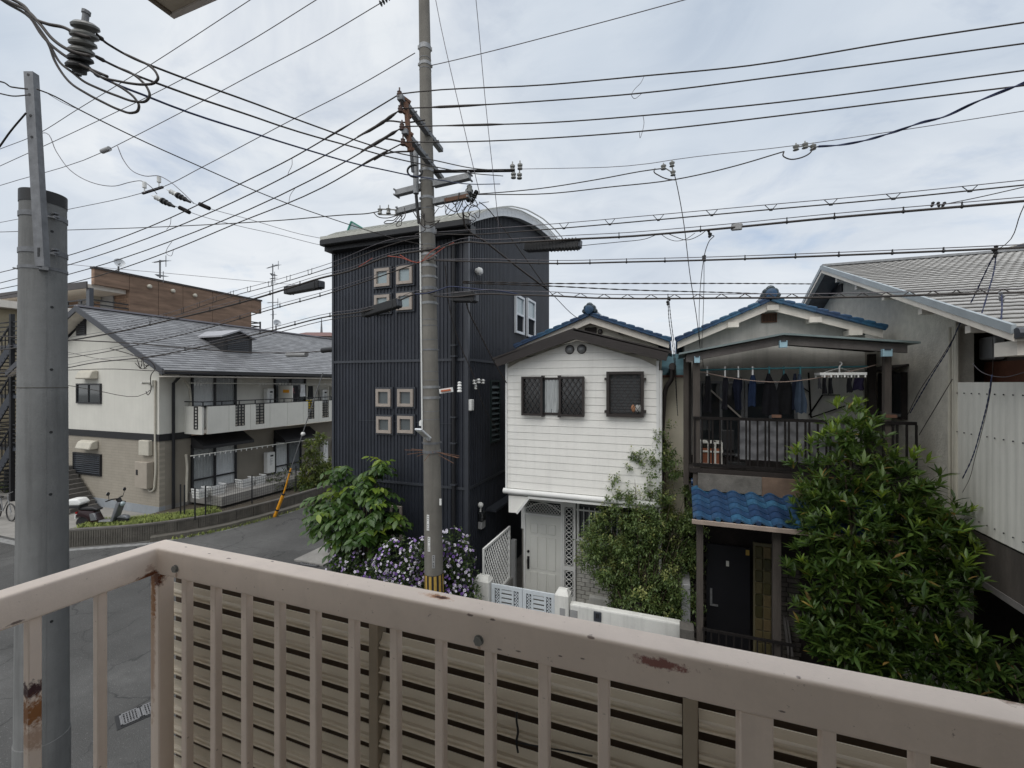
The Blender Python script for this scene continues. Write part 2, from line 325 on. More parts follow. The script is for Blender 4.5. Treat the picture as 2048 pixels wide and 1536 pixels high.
# ================================================================== GROUND AND ROADS
def ngon_sheet(name, pts, z, m, kind='structure'):
    b = M(); b.add([(p[0], p[1], z) for p in pts], [tuple(range(len(pts)))])
    return b.top(name, m, kind=kind, base=(0, 0, z))
ngon_sheet('ground', [(-260, -120), (260, -120), (260, 420), (-260, 420)], -0.004, mat('dusty_ground', (0.12, 0.115, 0.105), 0.95, 0.25, 0.8, 0.4, 20))
road_mat = mat('road_asphalt', (0.086, 0.085, 0.083), 0.9, 0.32, 0.45, 1.0, 55, spec=0.3)
def crack_road(m):
    nt = m.node_tree; N = nt.nodes; L = nt.links; b = N['Principled BSDF']; src = b.inputs['Base Color'].links[0].from_socket
    tc = N.new('ShaderNodeTexCoord'); ns = N.new('ShaderNodeTexNoise'); ns.inputs['Scale'].default_value = 1.3; ns.inputs['Detail'].default_value = 4; L.new(tc.outputs['Object'], ns.inputs['Vector'])
    ad = N.new('ShaderNodeVectorMath'); ad.operation = 'MULTIPLY_ADD'; L.new(ns.outputs['Color'], ad.inputs[0]); ad.inputs[1].default_value = (0.8, 0.8, 0.8); L.new(tc.outputs['Object'], ad.inputs[2])
    vo = N.new('ShaderNodeTexVoronoi'); vo.feature = 'DISTANCE_TO_EDGE'; vo.inputs['Scale'].default_value = 0.75; L.new(ad.outputs[0], vo.inputs['Vector'])
    r = N.new('ShaderNodeMapRange'); r.inputs[1].default_value = 0.0; r.inputs[2].default_value = 0.02; r.inputs[3].default_value = 0.75; r.inputs[4].default_value = 0.0; L.new(vo.outputs['Distance'], r.inputs[0])
    n2 = N.new('ShaderNodeTexNoise'); n2.inputs['Scale'].default_value = 0.5; L.new(tc.outputs['Object'], n2.inputs['Vector'])
    g = N.new('ShaderNodeMapRange'); g.inputs[1].default_value = 0.38; g.inputs[2].default_value = 0.52; L.new(n2.outputs['Fac'], g.inputs[0])
    mu = N.new('ShaderNodeMath'); mu.operation = 'MULTIPLY'; L.new(r.outputs[0], mu.inputs[0]); L.new(g.outputs[0], mu.inputs[1])
    x = N.new('ShaderNodeMix'); x.data_type = 'RGBA'; L.new(mu.outputs[0], x.inputs[0]); L.new(src, x.inputs[6]); x.inputs[7].default_value = (0.025, 0.025, 0.026, 1)
    # pale aggregate
    n3 = N.new('ShaderNodeTexNoise'); n3.inputs['Scale'].default_value = 30; n3.inputs['Detail'].default_value = 3; L.new(tc.outputs['Object'], n3.inputs['Vector'])
    g3 = N.new('ShaderNodeMapRange'); g3.inputs[1].default_value = 0.6; g3.inputs[2].default_value = 0.75; g3.inputs[4].default_value = 0.8; L.new(n3.outputs['Fac'], g3.inputs[0])
    y = N.new('ShaderNodeMix'); y.data_type = 'RGBA'; L.new(g3.outputs[0], y.inputs[0]); L.new(x.outputs[2], y.inputs[6]); y.inputs[7].default_value = (0.17, 0.17, 0.165, 1)
    vp = N.new('ShaderNodeTexVoronoi'); vp.inputs['Scale'].default_value = 0.22; L.new(ad.outputs[0], vp.inputs['Vector']); sx = N.new('ShaderNodeSeparateColor'); L.new(vp.outputs['Color'], sx.inputs[0])
    mv = N.new('ShaderNodeMapRange'); mv.inputs[3].default_value = 0.78; mv.inputs[4].default_value = 1.12; L.new(sx.outputs[0], mv.inputs[0]); hv = N.new('ShaderNodeHueSaturation'); L.new(mv.outputs[0], hv.inputs['Value']); L.new(y.outputs[2], hv.inputs['Color'])
    L.new(hv.outputs[0], b.inputs['Base Color'])
crack_road(road_mat)
ngon_sheet('road', [(-60, 1.4), (60, 1.4), (60, 7.6), (-8.9, 7.6), (-9.0, 60), (-15.0, 60), (-15.0, 13.5), (-15.35, 11.2), (-16.4, 9.4), (-18.3, 8.0), (-60, 7.2)], 0.004, road_mat)
ngon_sheet('house_forecourt', [(-8.9, 7.6), (60, 7.6), (60, 30), (-8.9, 30)], 0.002, K['concrete_dark'])
ngon_sheet('parking_concrete', [(-60, 7.2), (-18.3, 8.0), (-18.0, 13), (-60, 13)], 0.006, K['concrete'])
b = M()
gut = [(-60, 7.0), (-18.35, 7.75), (-16.25, 9.2), (-15.15, 11.1), (-14.8, 13.5), (-14.8, 40)]
for (x0, y0), (x1, y1) in zip(gut, gut[1:]):
    b.bar((x0, y0, 0.006), (x1, y1, 0.006), 0.22, 0.012)
b.top('gutter', K['paint_line'], kind='structure')

# ================================================================== THE BALCONY WE STAND ON
pink = (0.84, 0.715, 0.62); RUST = (0.16, 0.05, 0.02); RUST2 = (0.33, 0.14, 0.05); CHIP = (0.10, 0.06, 0.05); RED = (0.24, 0.07, 0.06)
def railpt(u, v, z=None, y=None): return PZ(u, v, z) if z else PY(u, v, y)
RB = V((-1.26, 0.745, 3.75))
spots = []
def spot(p, rad, c, a=1.0): spots.append((tuple(p - RB), rad, c, a))
spot(PZ(874, 1193, 4.88), (0.040, 0.010, 0.02), (0.62, 0.36, 0.2), 0.55); spot(PZ(880, 1194, 4.88), (0.026, 0.008, 0.02), RUST2, 0.85); spot(PZ(884, 1195, 4.88), (0.015, 0.0055, 0.02), (0.07, 0.025, 0.015))
spot(PY(1320, 1328, 0.72), (0.046, 0.02, 0.009), RED, 0.9)
for u, v, s in ((458, 1117, .010), (545, 1123, .007), (418, 1107, .008), (372, 1094, .006), (775, 1163, .006), (935, 1191, .005)): spot(PZ(u, v, 4.88), (s * .8, s * .3, .01), CHIP, 0.8)
for u, v, s in ((960, 1284, .004), (1000, 1300, .005), (1035, 1303, .005), (1165, 1318, .005), (1120, 1313, .004), (940, 1231, .008), (985, 1240, .007), (1180, 1276, .007), (1600, 1360, .004), (1370, 1398, .006), (615, 1178, .003), (565, 1180, .003), (1565, 1424, .005)):
    spot(PY(u, v, 0.72), (s * 1.0, .01, s * .33), CHIP, 0.8)
spot(PZ(2046, 1403, 4.88), (0.03, 0.02, 0.02), (0.30, 0.2, 0.14), 0.9)
pink_plain = mat('pink_paint', pink, 0.5, 0.06, 5, 0.08, 120, rnd=0.02, chips=.6, streak=.22)
RAIL = thing('balcony_railing', 'pale pink metal balcony railing with tan louvre panels, paint chipped and rusting', 'railing', RB)
Yo, Yi, Zt, Zb = 0.772, 0.721, 4.88, 4.812
for u, v in ((426, 1188), (618, 1240), (773, 1281), (960, 1330), (1190, 1392), (500, 1208)): spot(PY(u, v - 3, 0.72), (.006, .01, .004), (.2, .11, .07), .8)
spot(PY(958, 1296, .72), (.004, .01, .011), (.45, .3, .2), .7); spot(PY(352, 1152, .72), (.004, .01, .009), (.4, .25, .17), .7)
sp2 = []
for p, r, c, a in ((PX(300, 1152, -1.237), (.02, .030, .012), RUST, 1), (PX(285, 1160, -1.237), (.02, .022, .007), RUST2, .9), (PX(30, 1246, -1.237), (.01, .014, .003), CHIP, .8), (PX(235, 1118, -1.237), (.01, .006, .004), CHIP, .9), (PX(300, 1137, -1.237), (.01, .012, .01), (0.5, .36, .3), .8)):
    sp2.append((tuple(p - RB), r, c, a))
pink_rail = mat('chipped_pink_paint', pink, 0.5, 0.05, 6, 0.08, 200, spots=spots + sp2, chips=.6, streak=.10)
M().prism([(-1.285, Yo, Zb), (3.2, Yo, Zb), (3.2, Yi, Zb), (-1.2365, Yi, Zb), (-1.2365, -0.6, Zb), (-1.285, -0.6, Zb)], (0, 0, Zt - Zb)).part('top_rail', pink_rail, RAIL, bevel=0.007, seg=3, smooth=True)
def rel(x, y, z): return (x - RB.x, y - RB.y, z - RB.z)
post_mat = mat('rust_streaked_pink_paint', pink, 0.5, 0.05, 6, 0.05, 120, spots=[(rel(-1.25, 0.722, 4.80), (.03, .03, .03), RUST, 1), (rel(-1.262, 0.722, 4.74), (.012, .02, .09), RUST2, 1), (rel(-1.266, 0.722, 4.62), (.014, .02, .2), (0.45, 0.27, 0.16), .7)])
B(-1.274, -1.240, 0.728, 0.766, 3.7, Zb + .002).part('corner_post', post_mat, RAIL, bevel=0.003)
B(0.09, 0.135, 0.724, 0.769, 3.7, Zb + .002).part('post', pink_plain, RAIL, bevel=0.003)
bal = B(-.0095, .0095, -.0095, .0095, 3.8, Zb + .002).mesh('baluster', pink_plain, bevel=0.002)
bx = [-1.157 + 0.1045 * i for i in range(11)] + [0.205 + 0.1045 * i for i in range(14)]
for x in bx: inst(bal, 'baluster', RAIL, (x, 0.745, 0))
side_sp = mat('rust_patched_pink_paint', pink, 0.5, 0.05, 6, spots=[((0.0, 0, 4.66), (.03, .03, .02), (0.07, 0.03, 0.035), 1), ((0.0, 0, 4.615), (.03, .03, .035), RUST2, 1), ((0, 0, 4.56), (.03, .03, .03), (.4, .2, .1), .6)])
bal2 = B(-.0105, .0105, -.0105, .0105, 3.8, Zb + .002).mesh('baluster', side_sp, bevel=0.002)
for i in range(8): inst(bal2 if i == 1 else bal, 'baluster', RAIL, (-1.261, 0.617 - 0.1145 * i, 0))
B(-1.24, 3.2, 0.727, 0.767, 3.78, 3.82).part('bottom_rail', pink_plain, RAIL); B(-1.281, -1.241, -0.6, 0.72, 3.78, 3.82).part('side_bottom_rail', pink_plain, RAIL)
# louvre panels outside the balusters
slat_front = [(0.006, 0.0), (0.0, -0.016), (-0.006, -0.0175), (-0.0075, -0.0215), (-0.0035, -0.0235), (-0.0045, -0.0285), (-0.009, -0.030), (-0.009, -0.0335), (0.002, -0.037)]
slat_prof = slat_front + [(y + .0022, z) for y, z in reversed(slat_front)]
slat_prof = [(y, z * .80) for y, z in slat_prof]
slats = {}
for x0, x1 in ((-1.335, -0.632), (-0.606, 0.012), (0.038, 0.655), (0.681, 1.30), (1.326, 3.1)):
    w = x1 - x0
    if round(w, 3) not in slats:
        slats[round(w, 3)] = M().prism([(0, y, z) for y, z in slat_prof], (w, 0, 0)).mesh('louver_slat', K['louver'])
    for k in range(18):
        inst(slats[round(w, 3)], 'louver_slat', RAIL, (x0, 0.797, 4.800 - k * 0.0535))
B(-1.336, 3.1, 0.8285, 0.8315, 3.82, 4.806).part('louver_shade_sheet', K['louver_shade'], RAIL)  # added sheet behind the slats, its dark colour paints the gap shade
stile_mat = mat('tan_panel_stile', (0.40, 0.34, 0.26), 0.5, 0.08, 6)
stile = B(-.0115, .0115, -.012, .022, 3.8, 4.81).mesh('panel_stile', stile_mat, bevel=.002)
for x in (-0.619, 0.025, 0.668, 1.313): inst(stile, 'panel_stile', RAIL, (x, 0.797, 0))
for u, v in ((352, 1137), (958, 1280)):
    p = PY(u, v, Yi)
    M().lathe((p.x, Yi - .0065, p.z), [(.0085, 0), (.0085, .0015), (.0055, .0018), (.0055, .007)], 6, (0, 1, 0)).lathe((p.x, Yi + .0005, p.z), [(.0095, -.002), (.0095, 0)], 12, (0, 1, 0)).part('bolt', K['porcelain'], RAIL)
tie = [PY(u, v, 0.775) for u, v in ((1034, 1425), (1033, 1440), (1036, 1462), (1033, 1485), (1036, 1505))]
M().tube(spline(tie, 4), .0022).tube([tie[3], PY(1062, 1490, .775), PY(1185, 1512, .775)], .0015).part('cable_tie', K['black'], RAIL)

OWN = thing('balcony_building', 'beige balcony roof with a pale edge, poking in at the top of the photo', 'balcony', (-1, 0, 3.5))
soff = mat('balcony_soffit', (0.55, 0.48, 0.39), 0.9, 0.2, 4, 0.2, 40, streak=.2)
rc = PZ(348, 35, 6.15)
B(rc.x + .012, 4.0, -0.9, rc.y - .012, 6.15, 6.30).part('roof_slab', soff, OWN)
B(rc.x, 4.0, rc.y - .0115, rc.y, 6.146, 6.33).part('front_fascia', mat('pale_fascia', (.6, .55, .52), .6, .1, 5), OWN)
B(rc.x, rc.x + .0115, -0.9, rc.y - .012, 6.146, 6.33).part('side_fascia', mat('brown_fascia', (.22, .18, .14), .7, .2, 5), OWN)
B(-3.0, 4.0, -0.9, -0.65, 0, 8.5).part('back_wall', K['warm_white'], OWN)
B(-1.3, 4.0, -0.64, 0.80, 3.45, 3.69).part('floor_slab', mat('pale_balcony_floor', (.45, .43, .4), .8, .1, 3), OWN)

# ================================================================== STREET POLES
def ringband(m, axis_p, axis_q, z, r, h, n=20):
    t = (z - axis_p.z) / (axis_q.z - axis_p.z); c = axis_p.lerp(axis_q, t); d = (axis_q - axis_p).normalized()
    m.cyl(c - d * h / 2, c + d * h / 2, r, r, n); return c
# near pole
NP = PD(84, 1400, 4.1); NP = V((NP.x, NP.y, 0)); NT = V((PD(87, 395, 4.1).x, PD(87, 395, 4.1).y, 7.06))
POLE1 = thing('utility_pole', 'thick pale concrete pole close to the railing, cut off flat with a black cap', 'utility pole', NP)
r_at = lambda z: 0.196 - z * .0056
M().cyl(NP, NT, r_at(0), r_at(7.06), 40).part('shaft', K['pole_new'], POLE1, smooth=True)
m = M(); ringband(m, NP, NT, 7.02, r_at(7.0) + .004, .11, 40); m.part('cap', K['black'], POLE1, smooth=True)
for v in (437, 508):
    m = M(); z = PD(85, v, 4.1).z; c = ringband(m, NP, NT, z, r_at(z) + .006, .045, 32)
    e = (RT * 1.0 + FW * -0.35).normalized()
    for k in (0.0, .03):
        m.bar(c + e * (r_at(z) - .02) + UP * (k - .01), c + e * (r_at(z) + .06) + UP * (k - .01), .04, .014)
    m.cyl(c + e * (r_at(z) + .0) + UP * -.02 - FW * .05, c + e * (r_at(z) + .12) + UP * -.05 - FW * .05, .009, n=8)
    m.part('band', K['galv_dull'], POLE1, smooth=True)
m = M(); z = PD(85, 541, 4.1).z; c = ringband(m, NP, NT, z, r_at(z) + .005, .028, 32)
e = -RT; m.cyl(c + e * r_at(z) - FW * .02, c + e * (r_at(z) + .10) - FW * .02 + UP * .02, .008, n=8)
e = (RT - FW * .9).normalized(); m.bar(c + e * (r_at(z)) - UP * .02, c + e * (r_at(z) + .03) - UP * .01, .06, .035)
m.part('tie_band', K['galv_dull'], POLE1, smooth=True)
b0, b1 = PD(80, 532, 3.86), PD(57, 143, 3.88)
m = M(); ax = (RT * .68 + FW * -.73).normalized(); ay = (FW * -.68 - RT * .73).normalized(); ay = V((FW.x * -1, FW.y * -1, 0)); ax = RT
wd = .041
m.prism([b0 - ax * wd + ay * .004, b0 + ax * wd + ay * .004, b0 + ax * wd - ay * .05, b0 + ax * (wd - .006) - ay * .05, b0 + ax * (wd - .006) - ay * .004, b0 - ax * (wd - .006) - ay * .004, b0 - ax * (wd - .006) - ay * .05, b0 - ax * wd - ay * .05], b1 - b0)
m.part('steel_channel', K['galv_dull'], POLE1)
hol = M()
for v in (150, 190, 232, 275):
    t = (532 - v) / (532 - 143); p = b0.lerp(b1, t) + ay * .0035; hol.cyl(p, p + ay * .003, .012, n=10)
p = b0.lerp(b1, .07) + ay * .0035; hol.bar(p - UP * .04, p + UP * .04, .02, .006, up=ay); hol.part('bolt_hole', K['black'], POLE1)
for u, v in ((104, 460), (104, 613), (103, 739), (102, 865), (101, 990), (103, 1246)):
    d = ray(u, v); z = PD(u, v, 4.0).z
    t = (z - NP.z) / (NT.z - NP.z); c = NP.lerp(NT, t); a = math.radians(0)
    # point on the shaft facing the balcony
    w = V((-c.x, -c.y, 0)).normalized(); side = V((-w.y, w.x, 0)); q = PD(u, v, 4.0); off = (q - c).dot(side) * 1.0
    off = max(-.15, min(.15, off)); rr = r_at(z); p = c + side * off + w * math.sqrt(rr * rr - off * off) * .985
    nrm = (p - c); nrm.z = 0; nrm.normalize(); M().cyl(p - nrm * .006, p + nrm * .0035, .0125, n=10).part('step_hole', K['black'], POLE1)
e = (RT * .80 - FW * .6).normalized(); M().bar(NP + e * (r_at(0) - .001), NT + e * (r_at(7.06) - .001), .008, .005, up=e).part('mould_seam', K['pole_new'], POLE1)
m = M(); ringband(m, NP, NT, PD(85, 775, 4.1).z, r_at(5.2) + .002, .008, 40); m.part('joint_ring', K['concrete_dark'], POLE1, smooth=True)
m = M(); ringband(m, NP, NT, PD(85, 1470, 4.1).z - .5, r_at(1.9) + .006, 1.0, 40); m.part('base_sleeve', K['pole_new'], POLE1, smooth=True)

# main pole
P0 = PD(871, 1328, 8.2); P0 = V((P0.x, P0.y, 0)); P1 = PD(847, -70, 8.2)
POLE2 = thing('utility_pole', 'tall brown-grey concrete pole hung with crossarms and cables before the charcoal house', 'utility pole', P0)
def pr(z): return 0.186 - z * 0.0068
def pc(z): return P0.lerp(P1, (z - P0.z) / (P1.z - P0.z))
def pz(v): return EYE + (HORIZON - v) * 8.2 / FPX
M().cyl(P0, P1, pr(0), pr(P1.z), 32).part('shaft', K['pole_old'], POLE2, smooth=True)
m = M(); m.cyl(pc(0.25), pc(1.73), pr(.25) + .004, pr(1.73) + .004, 36); G = m.part('stripe_guard', K['black'], POLE2, smooth=True)
for k in range(12):
    a = 2 * math.pi * (k + .25) / 12; w = .55 * math.pi / 12; mm = M(); vs = []
    for z in (.26, 1.725):
        for j in range(4):
            t = a - w + 2 * w * j / 3; rr = pr(z) + .0065; c = pc(z); vs.append(c + V((math.cos(t), math.sin(t), 0)) * rr)
    mm.add(vs, [(j, j + 1, j + 5, j + 4) for j in range(3)]); mm.part('stripe', K['stripe_yellow'], G)
for v, h, mt in ((97, .09, 'galv'), (131, .06, 'galv'), (343, .05, 'galv'), (362, .05, 'galv'), (398, .05, 'galv'), (462, .13, 'galv'), (511, .04, 'galv'), (533, .05, 'galv'), (555, .04, 'galv'), (578, .06, 'galv_dull'), (607, .05, 'galv'), (700, .03, 'galv_dull'), (774, .05, 'galv'), (795, .05, 'galv'), (885, .04, 'galv_dull')):
    m = M(); z = pz(v); c = ringband(m, P0, P1, z, pr(z) + .007, h, 24)
    w = (V((0, 0, 0)) - c); w.z = 0; w.normalize(); side = V((-w.y, w.x, 0))
    for s in (-1, 1):
        p = c + side * s * (pr(z) + .012); m.bar(p - w * .02, p + w * .02, .028, h * .6)
    m.part('band', K[mt], POLE2, smooth=True)
for v in (120, 141, 420, 492, 640, 652, 680, 743, 760, 822, 838):
    m = M(); z = pz(v); ringband(m, P0, P1, z, pr(z) + .004, .012, 24); m.part('strap', K['galv_dull'], POLE2, smooth=True)
cr = 0.09
def boxarm(p, q, w, h, mt, name='crossarm'):
    m = M().bar(p, q, w, h); o = m.part(name, K[mt], POLE2, bevel=.006); return o
# two long arms running towards and away from the balcony
A0, A1 = PD(803, 193, 7.06), PD(885, 301, 8.69); C0, C1 = PD(812, 262, 7.08), PD(887, 358, 8.76)
for p, q in ((A0, A1), (C0, C1)):
    z = (p.z + q.z) / 2; p.z = q.z = z
    boxarm(p + RT * -.03, q + RT * -.03, .10, .085, 'galv_dull')
    m = M()
    for t in (.25, .45, .6, .8): c = p.lerp(q, t); m.bar(c - V((.09, 0, 0)), c + V((.07, 0, 0)), .02, .02); m.cyl(c - UP * .06, c + UP * .07, .012, n=6)
    m.part('arm_bolt', K['galv_dull'], POLE2)
d0, d1 = PD(812, 205, 7.15), PD(820, 303, 7.17); boxarm(d0, d1, .07, .06, 'rusty', 'insulator_bracket')
for (u, v) in ((799, 190), (801, 219), (804, 255), (806, 285)):
    p = PD(u, v, 7.1)
    m = M().lathe(p - UP * .05, [(.015, 0), (.045, .01), (.03, .03), (.045, .05), (.045, .065), (.03, .08), (.04, .1), (.012, .115), (.012, .17)], 10)
    m.part('insulator', mat('brown_porcelain', (.09, .055, .045), .5, .3, 20) if 'bp' not in K else K['bp'], POLE2, smooth=True)
    q = PD(u + 22, v + 16, 7.2); boxarm(p, q, .05, .05, 'rusty', 'insulator_arm')
boxarm(PD(822, 300, 7.7), PD(826, 345, 7.8), .05, .05, 'galv_dull', 'hanger_strap')
for uv0, uv1, mt in (((793, 387), (848, 373), 'galv'), ((868, 369), (940, 353), 'galv'), ((797, 423), (848, 410), 'galv'), ((868, 404), (938, 390), 'galv')):
    p, q = PY(*uv0, P0.y - .06), PY(*uv1, P0.y - .06); z = (p.z + q.z) / 2; boxarm(p, q, .11, .11, mt)
    e = q if uv0[0] > 850 else p
    M().cyl(e - V((0, .09, .05)), e + V((0, .09, -.05)), .018, n=8).cyl(e - V((0, .09, -.05)), e + V((0, .09, .05)), .018, n=8).part('arm_bolt', K['galv'], POLE2)
p, q = PY(889, 401, P0.y - .125), PY(936, 391, P0.y - .125); M().bar(p, q, .02, .07).part('rust_patch_plate', K['rusty'], POLE2)
# thin spreader bar with four spool insulators at its end
boxarm(PD(868, 343, 8.2), PD(1030, 341, 8.25), .05, .045, 'dark_iron', 'spreader_bar')
for u, v in ((1025, 334), (1040, 332), (1027, 350), (1039, 351)):
    p = PD(u, v, 8.25); M().lathe(p - UP * .07, [(.02, 0), (.05, .01), (.05, .03), (.025, .05), (.05, .07), (.05, .1), (.02, .115), (.012, .14), (.012, .17)], 10).part('spool_insulator', K['porcelain'], POLE2, smooth=True)
p = PD(939, 383, 8.0); M().lathe(p - UP * .1, [(.05, 0), (.05, .2), (.03, .215)], 12).part('lightning_arrester', K['porcelain'], POLE2, smooth=True)
m = M()
for k in range(8):
    p = PD(944 + RND.uniform(-10, 18), 388 + RND.uniform(-8, 12), 8.0 + RND.uniform(-.1, .1)); m.lathe(p - UP * .04, [(.015, 0), (.045, .02), (.03, .04), (.045, .06), (.015, .08)], 9, (RND.uniform(-1, 1), RND.uniform(-1, 1), 1))
m.part('shackle_cluster', K['black'], POLE2, kind='stuff')
m = M()
for u, v in ((760, 423), (777, 422), (794, 425)):
    p = PY(u, v, P0.y - .06); m.lathe(p - UP * .06, [(.012, 0), (.05, .01), (.035, .04), (.035, .07), (.05, .1), (.012, .12), (.01, .18)], 10)
m.bar(PY(757, 418, P0.y - .06), PY(800, 420, P0.y - .06), .02, .02); m.bar(PY(757, 429, P0.y - .06), PY(800, 430, P0.y - .06), .02, .02)
m.part('insulator_string', K['porcelain'], POLE2, smooth=True)
# conduits, boxes and loops on the pole
cw = lambda z, k: pc(z) + (-RT * .9 - FW * .45).normalized() * (pr(z) + .02 + k)
M().tube([cw(pz(300), .07), cw(pz(392), .07)], .052, 10).part('grey_conduit', K['galv'], POLE2, smooth=True)
M().tube([cw(pz(392), .07), cw(pz(420), .05), cw(pz(450), .02)], .03, 8).part('bent_pipe', K['black'], POLE2, smooth=True)
M().tube([cw(z, 0) for z in (pz(440), pz(600), pz(700), pz(860))], .016, 8).part('thin_conduit', K['white_plastic'], POLE2, smooth=True)
lp = [PD(830 + 15 * math.cos(t), 342 + 12 * math.sin(t), 7.75) for t in [i * .45 for i in range(12)]]
M().tube(spline(lp, 3), .018, 6).part('coiled_cable', K['black'], POLE2, smooth=True)
p = PD(842, 847, 7.95); M().cyl(p - UP * .04, p + UP * .04, .035, n=12).cyl(p + UP * .04, p + UP * .06, .02, n=10).part('light_sensor', K['white_plastic'], POLE2)
a, c = PD(836, 858, 7.75), PD(856, 876, 7.98)
lamp = M().bar(a, c, .16, .035).bar(c, PD(858, 880, 8.05), .06, .05); LAMP = lamp.part('street_lamp', K['white_metal'], POLE2, bevel=.008)
M().bar(a.lerp(c, .1) - UP * .022, a.lerp(c, .7) - UP * .022, .12, .012).part('lamp_lens', mat('lamp_lens', (.5, .5, .48), .2, .05), LAMP)
m = M(); zc = pz(902); c = ringband(m, P0, P1, zc, pr(zc) + .014, .05, 24); SP = m.part('spike_band', K['galv_dull'], POLE2)
for t in (0.1, .35, .6, 2.7, 2.95, 3.2, 3.45, 5.0, 5.3, 5.7, 6.1):
    e = V((math.cos(t), math.sin(t), RND.uniform(-.35, .1))); M().cyl(c + e * .15, c + e * .52, .006, n=5).part('spike', K['rusty'], SP)
p, q = PD(879, 783, 8.0), PD(906, 779, 8.0); M().bar(p, q, .03, .085).part('marker_arm', K['white_plastic'], POLE2)
M().bar(PD(882, 782, 7.97), PD(901, 779.5, 7.97), .03, .03).part('red_marking', mat('faded_red_paint', (.45, .12, .05), .7, .4, 20), POLE2)
for u, v in ((919, 775),):
    p = PD(u, v, 8.0); M().lathe(p - UP * .09, [(.02, 0), (.045, .01), (.045, .03), (.03, .05), (.045, .07), (.03, .1), (.045, .12), (.03, .15), (.04, .18), (.015, .2)], 10).part('white_insulator', K['white_porcelain'], POLE2, smooth=True)
# number plates strapped on the pole: small plates with unreadable printed rows
for u, v, w, h, mt in ((856, 1040, .05, .29, 'white_plastic'), (858, 1082, .05, .27, 'white_plastic'), (867, 1116, .055, .24, 'grey_plastic')):
    z = pz(v); c = pc(z); w3 = V((-c.x, -c.y, 0)).normalized(); sd3 = V((-w3.y, w3.x, 0)); off = (PD(u, v, 8.02) - c).dot(sd3)
    rr = pr(z) + .004; p = c + sd3 * off + w3 * math.sqrt(max(1e-4, rr * rr - off * off)); nrm = (p - c); nrm.z = 0; nrm.normalize(); tg = V((-nrm.y, nrm.x, 0))
    o = M().bar(p - UP * h / 2, p + UP * h / 2, w, .006, up=nrm).part('number_plate', K[mt], POLE2)
    mm = M()
    for k in range(7):
        if k in (3,): continue
        zz = z + h * (.40 - k * .13); q = c + (p - c) + UP * (zz - z) + nrm * .0035; mm.bar(q - tg * RND.uniform(.006, .014), q + tg * RND.uniform(.006, .014), .002, .014, up=UP)
    mm.part('printed_marks', K['charcoal_trim'] if mt == 'white_plastic' else K['black'], o)
p = PD(881, 1004, 8.02); M().bar(p - UP * .06, p + UP * .06, .04, .012).part('small_tag', K['white_plastic'], POLE2)
# tangled short jumpers round the arms
m = M()
for k in range(22):
    u, v = (RND.uniform(880, 950), RND.uniform(392, 412)) if k < 14 else (RND.uniform(800, 850), RND.uniform(415, 435))
    a = PD(u, v, 8.0); c = PD(u + RND.uniform(-50, 40), v + RND.uniform(5, 36), 8.0 + RND.uniform(-.2, .2)); e = c + V((RND.uniform(-.25, .25), 0, RND.uniform(-.1, .2)))
    m.tube(spline([a, a.lerp(c, .5) + V((RND.uniform(-.12, .12), 0, RND.uniform(-.14, .03))), c, e], 5), RND.uniform(.005, .010), 5)
m.part('jumper_wires', K['wire'], POLE2, kind='stuff', smooth=True)
# ================================================================== WIRES
def wire3(uv, D0, D1, ext0=0.0, ext1=0.0, sm=5):
    ln = [0.0]
    for (a, b), (c, d) in zip(uv, uv[1:]): ln.append(ln[-1] + math.hypot(c - a, d - b))
    pts = [PD(u, v, 1 / ((1 - s / ln[-1]) / D0 + (s / ln[-1]) / D1)) for (u, v), s in zip(uv, ln)]
    p = spline(pts, sm)
    if ext0: p = [p[0] + (p[0] - p[1]).normalized() * ext0] + p
    if ext1: p = p + [p[-1] + (p[-1] - p[-2]).normalized() * ext1]
    return p
def wire(name, label, cat, uv, D0, D1, r=.011, mt='wire', ext0=0, ext1=0, group=None, n=6, thick=None, twist=0.0):
    p = wire3(uv, D0, D1, ext0, ext1)
    r *= .85; rs = [r] * len(p)
    if thick:
        for i in range(len(p)):
            t = i / (len(p) - 1)
            if thick[0] <= t <= thick[1]: rs[i] = thick[2] * (0.85 + 0.3 * RND.random())
    m = M()
    if twist:
        q = []; tot = 0
        for a, b in zip(p, p[1:]):
            k = max(1, int((b - a).length / .04))
            q += [a.lerp(b, i / k) for i in range(k)]
        q.append(p[-1])
        for ph in (0, math.pi):
            s = []; acc = 0
            for i, c in enumerate(q):
                d = (q[min(i + 1, len(q) - 1)] - q[max(i - 1, 0)]).normalized(); acc += .04
                a = d.orthogonal().normalized(); bb = d.cross(a); t = acc * 2 * math.pi / twist + ph
                s.append(c + (a * math.cos(t) + bb * math.sin(t)) * r * .9)
            m.tube(s, r, 5)
    else: m.tube(p, rs, n)
    o = m.top(name, K[mt], label, cat, group, smooth='all')
    return o, p
PL, PC, SD, TC = 'power_line', 'power line', 'service_wire', 'telecom_cable'
G1 = 'low-voltage lines between the pole and the right'
wire(PL, 'brown power line running right from the pole, uppermost of the four parallel ones', PC, [(800, 188), (832, 184), (1100, 169), (1285, 152), (1500, 131), (1800, 82), (2048, 45)], 7.12, 5.3, .0125, ext1=6, group=G1)
wire(PL, 'brown power line running right from the pole, second from the top of four', PC, [(803, 217), (900, 213), (1100, 201), (1285, 186), (1563, 152), (2048, 87)], 7.12, 5.3, .0125, ext1=6, group=G1, thick=(.13, .24, .02))
wire(PL, 'brown power line running right from the pole, third from the top of four', PC, [(805, 253), (950, 250), (1100, 245), (1299, 230), (1563, 204), (2048, 141)], 7.12, 5.3, .0125, ext1=6, group=G1, thick=(.13, .24, .02))
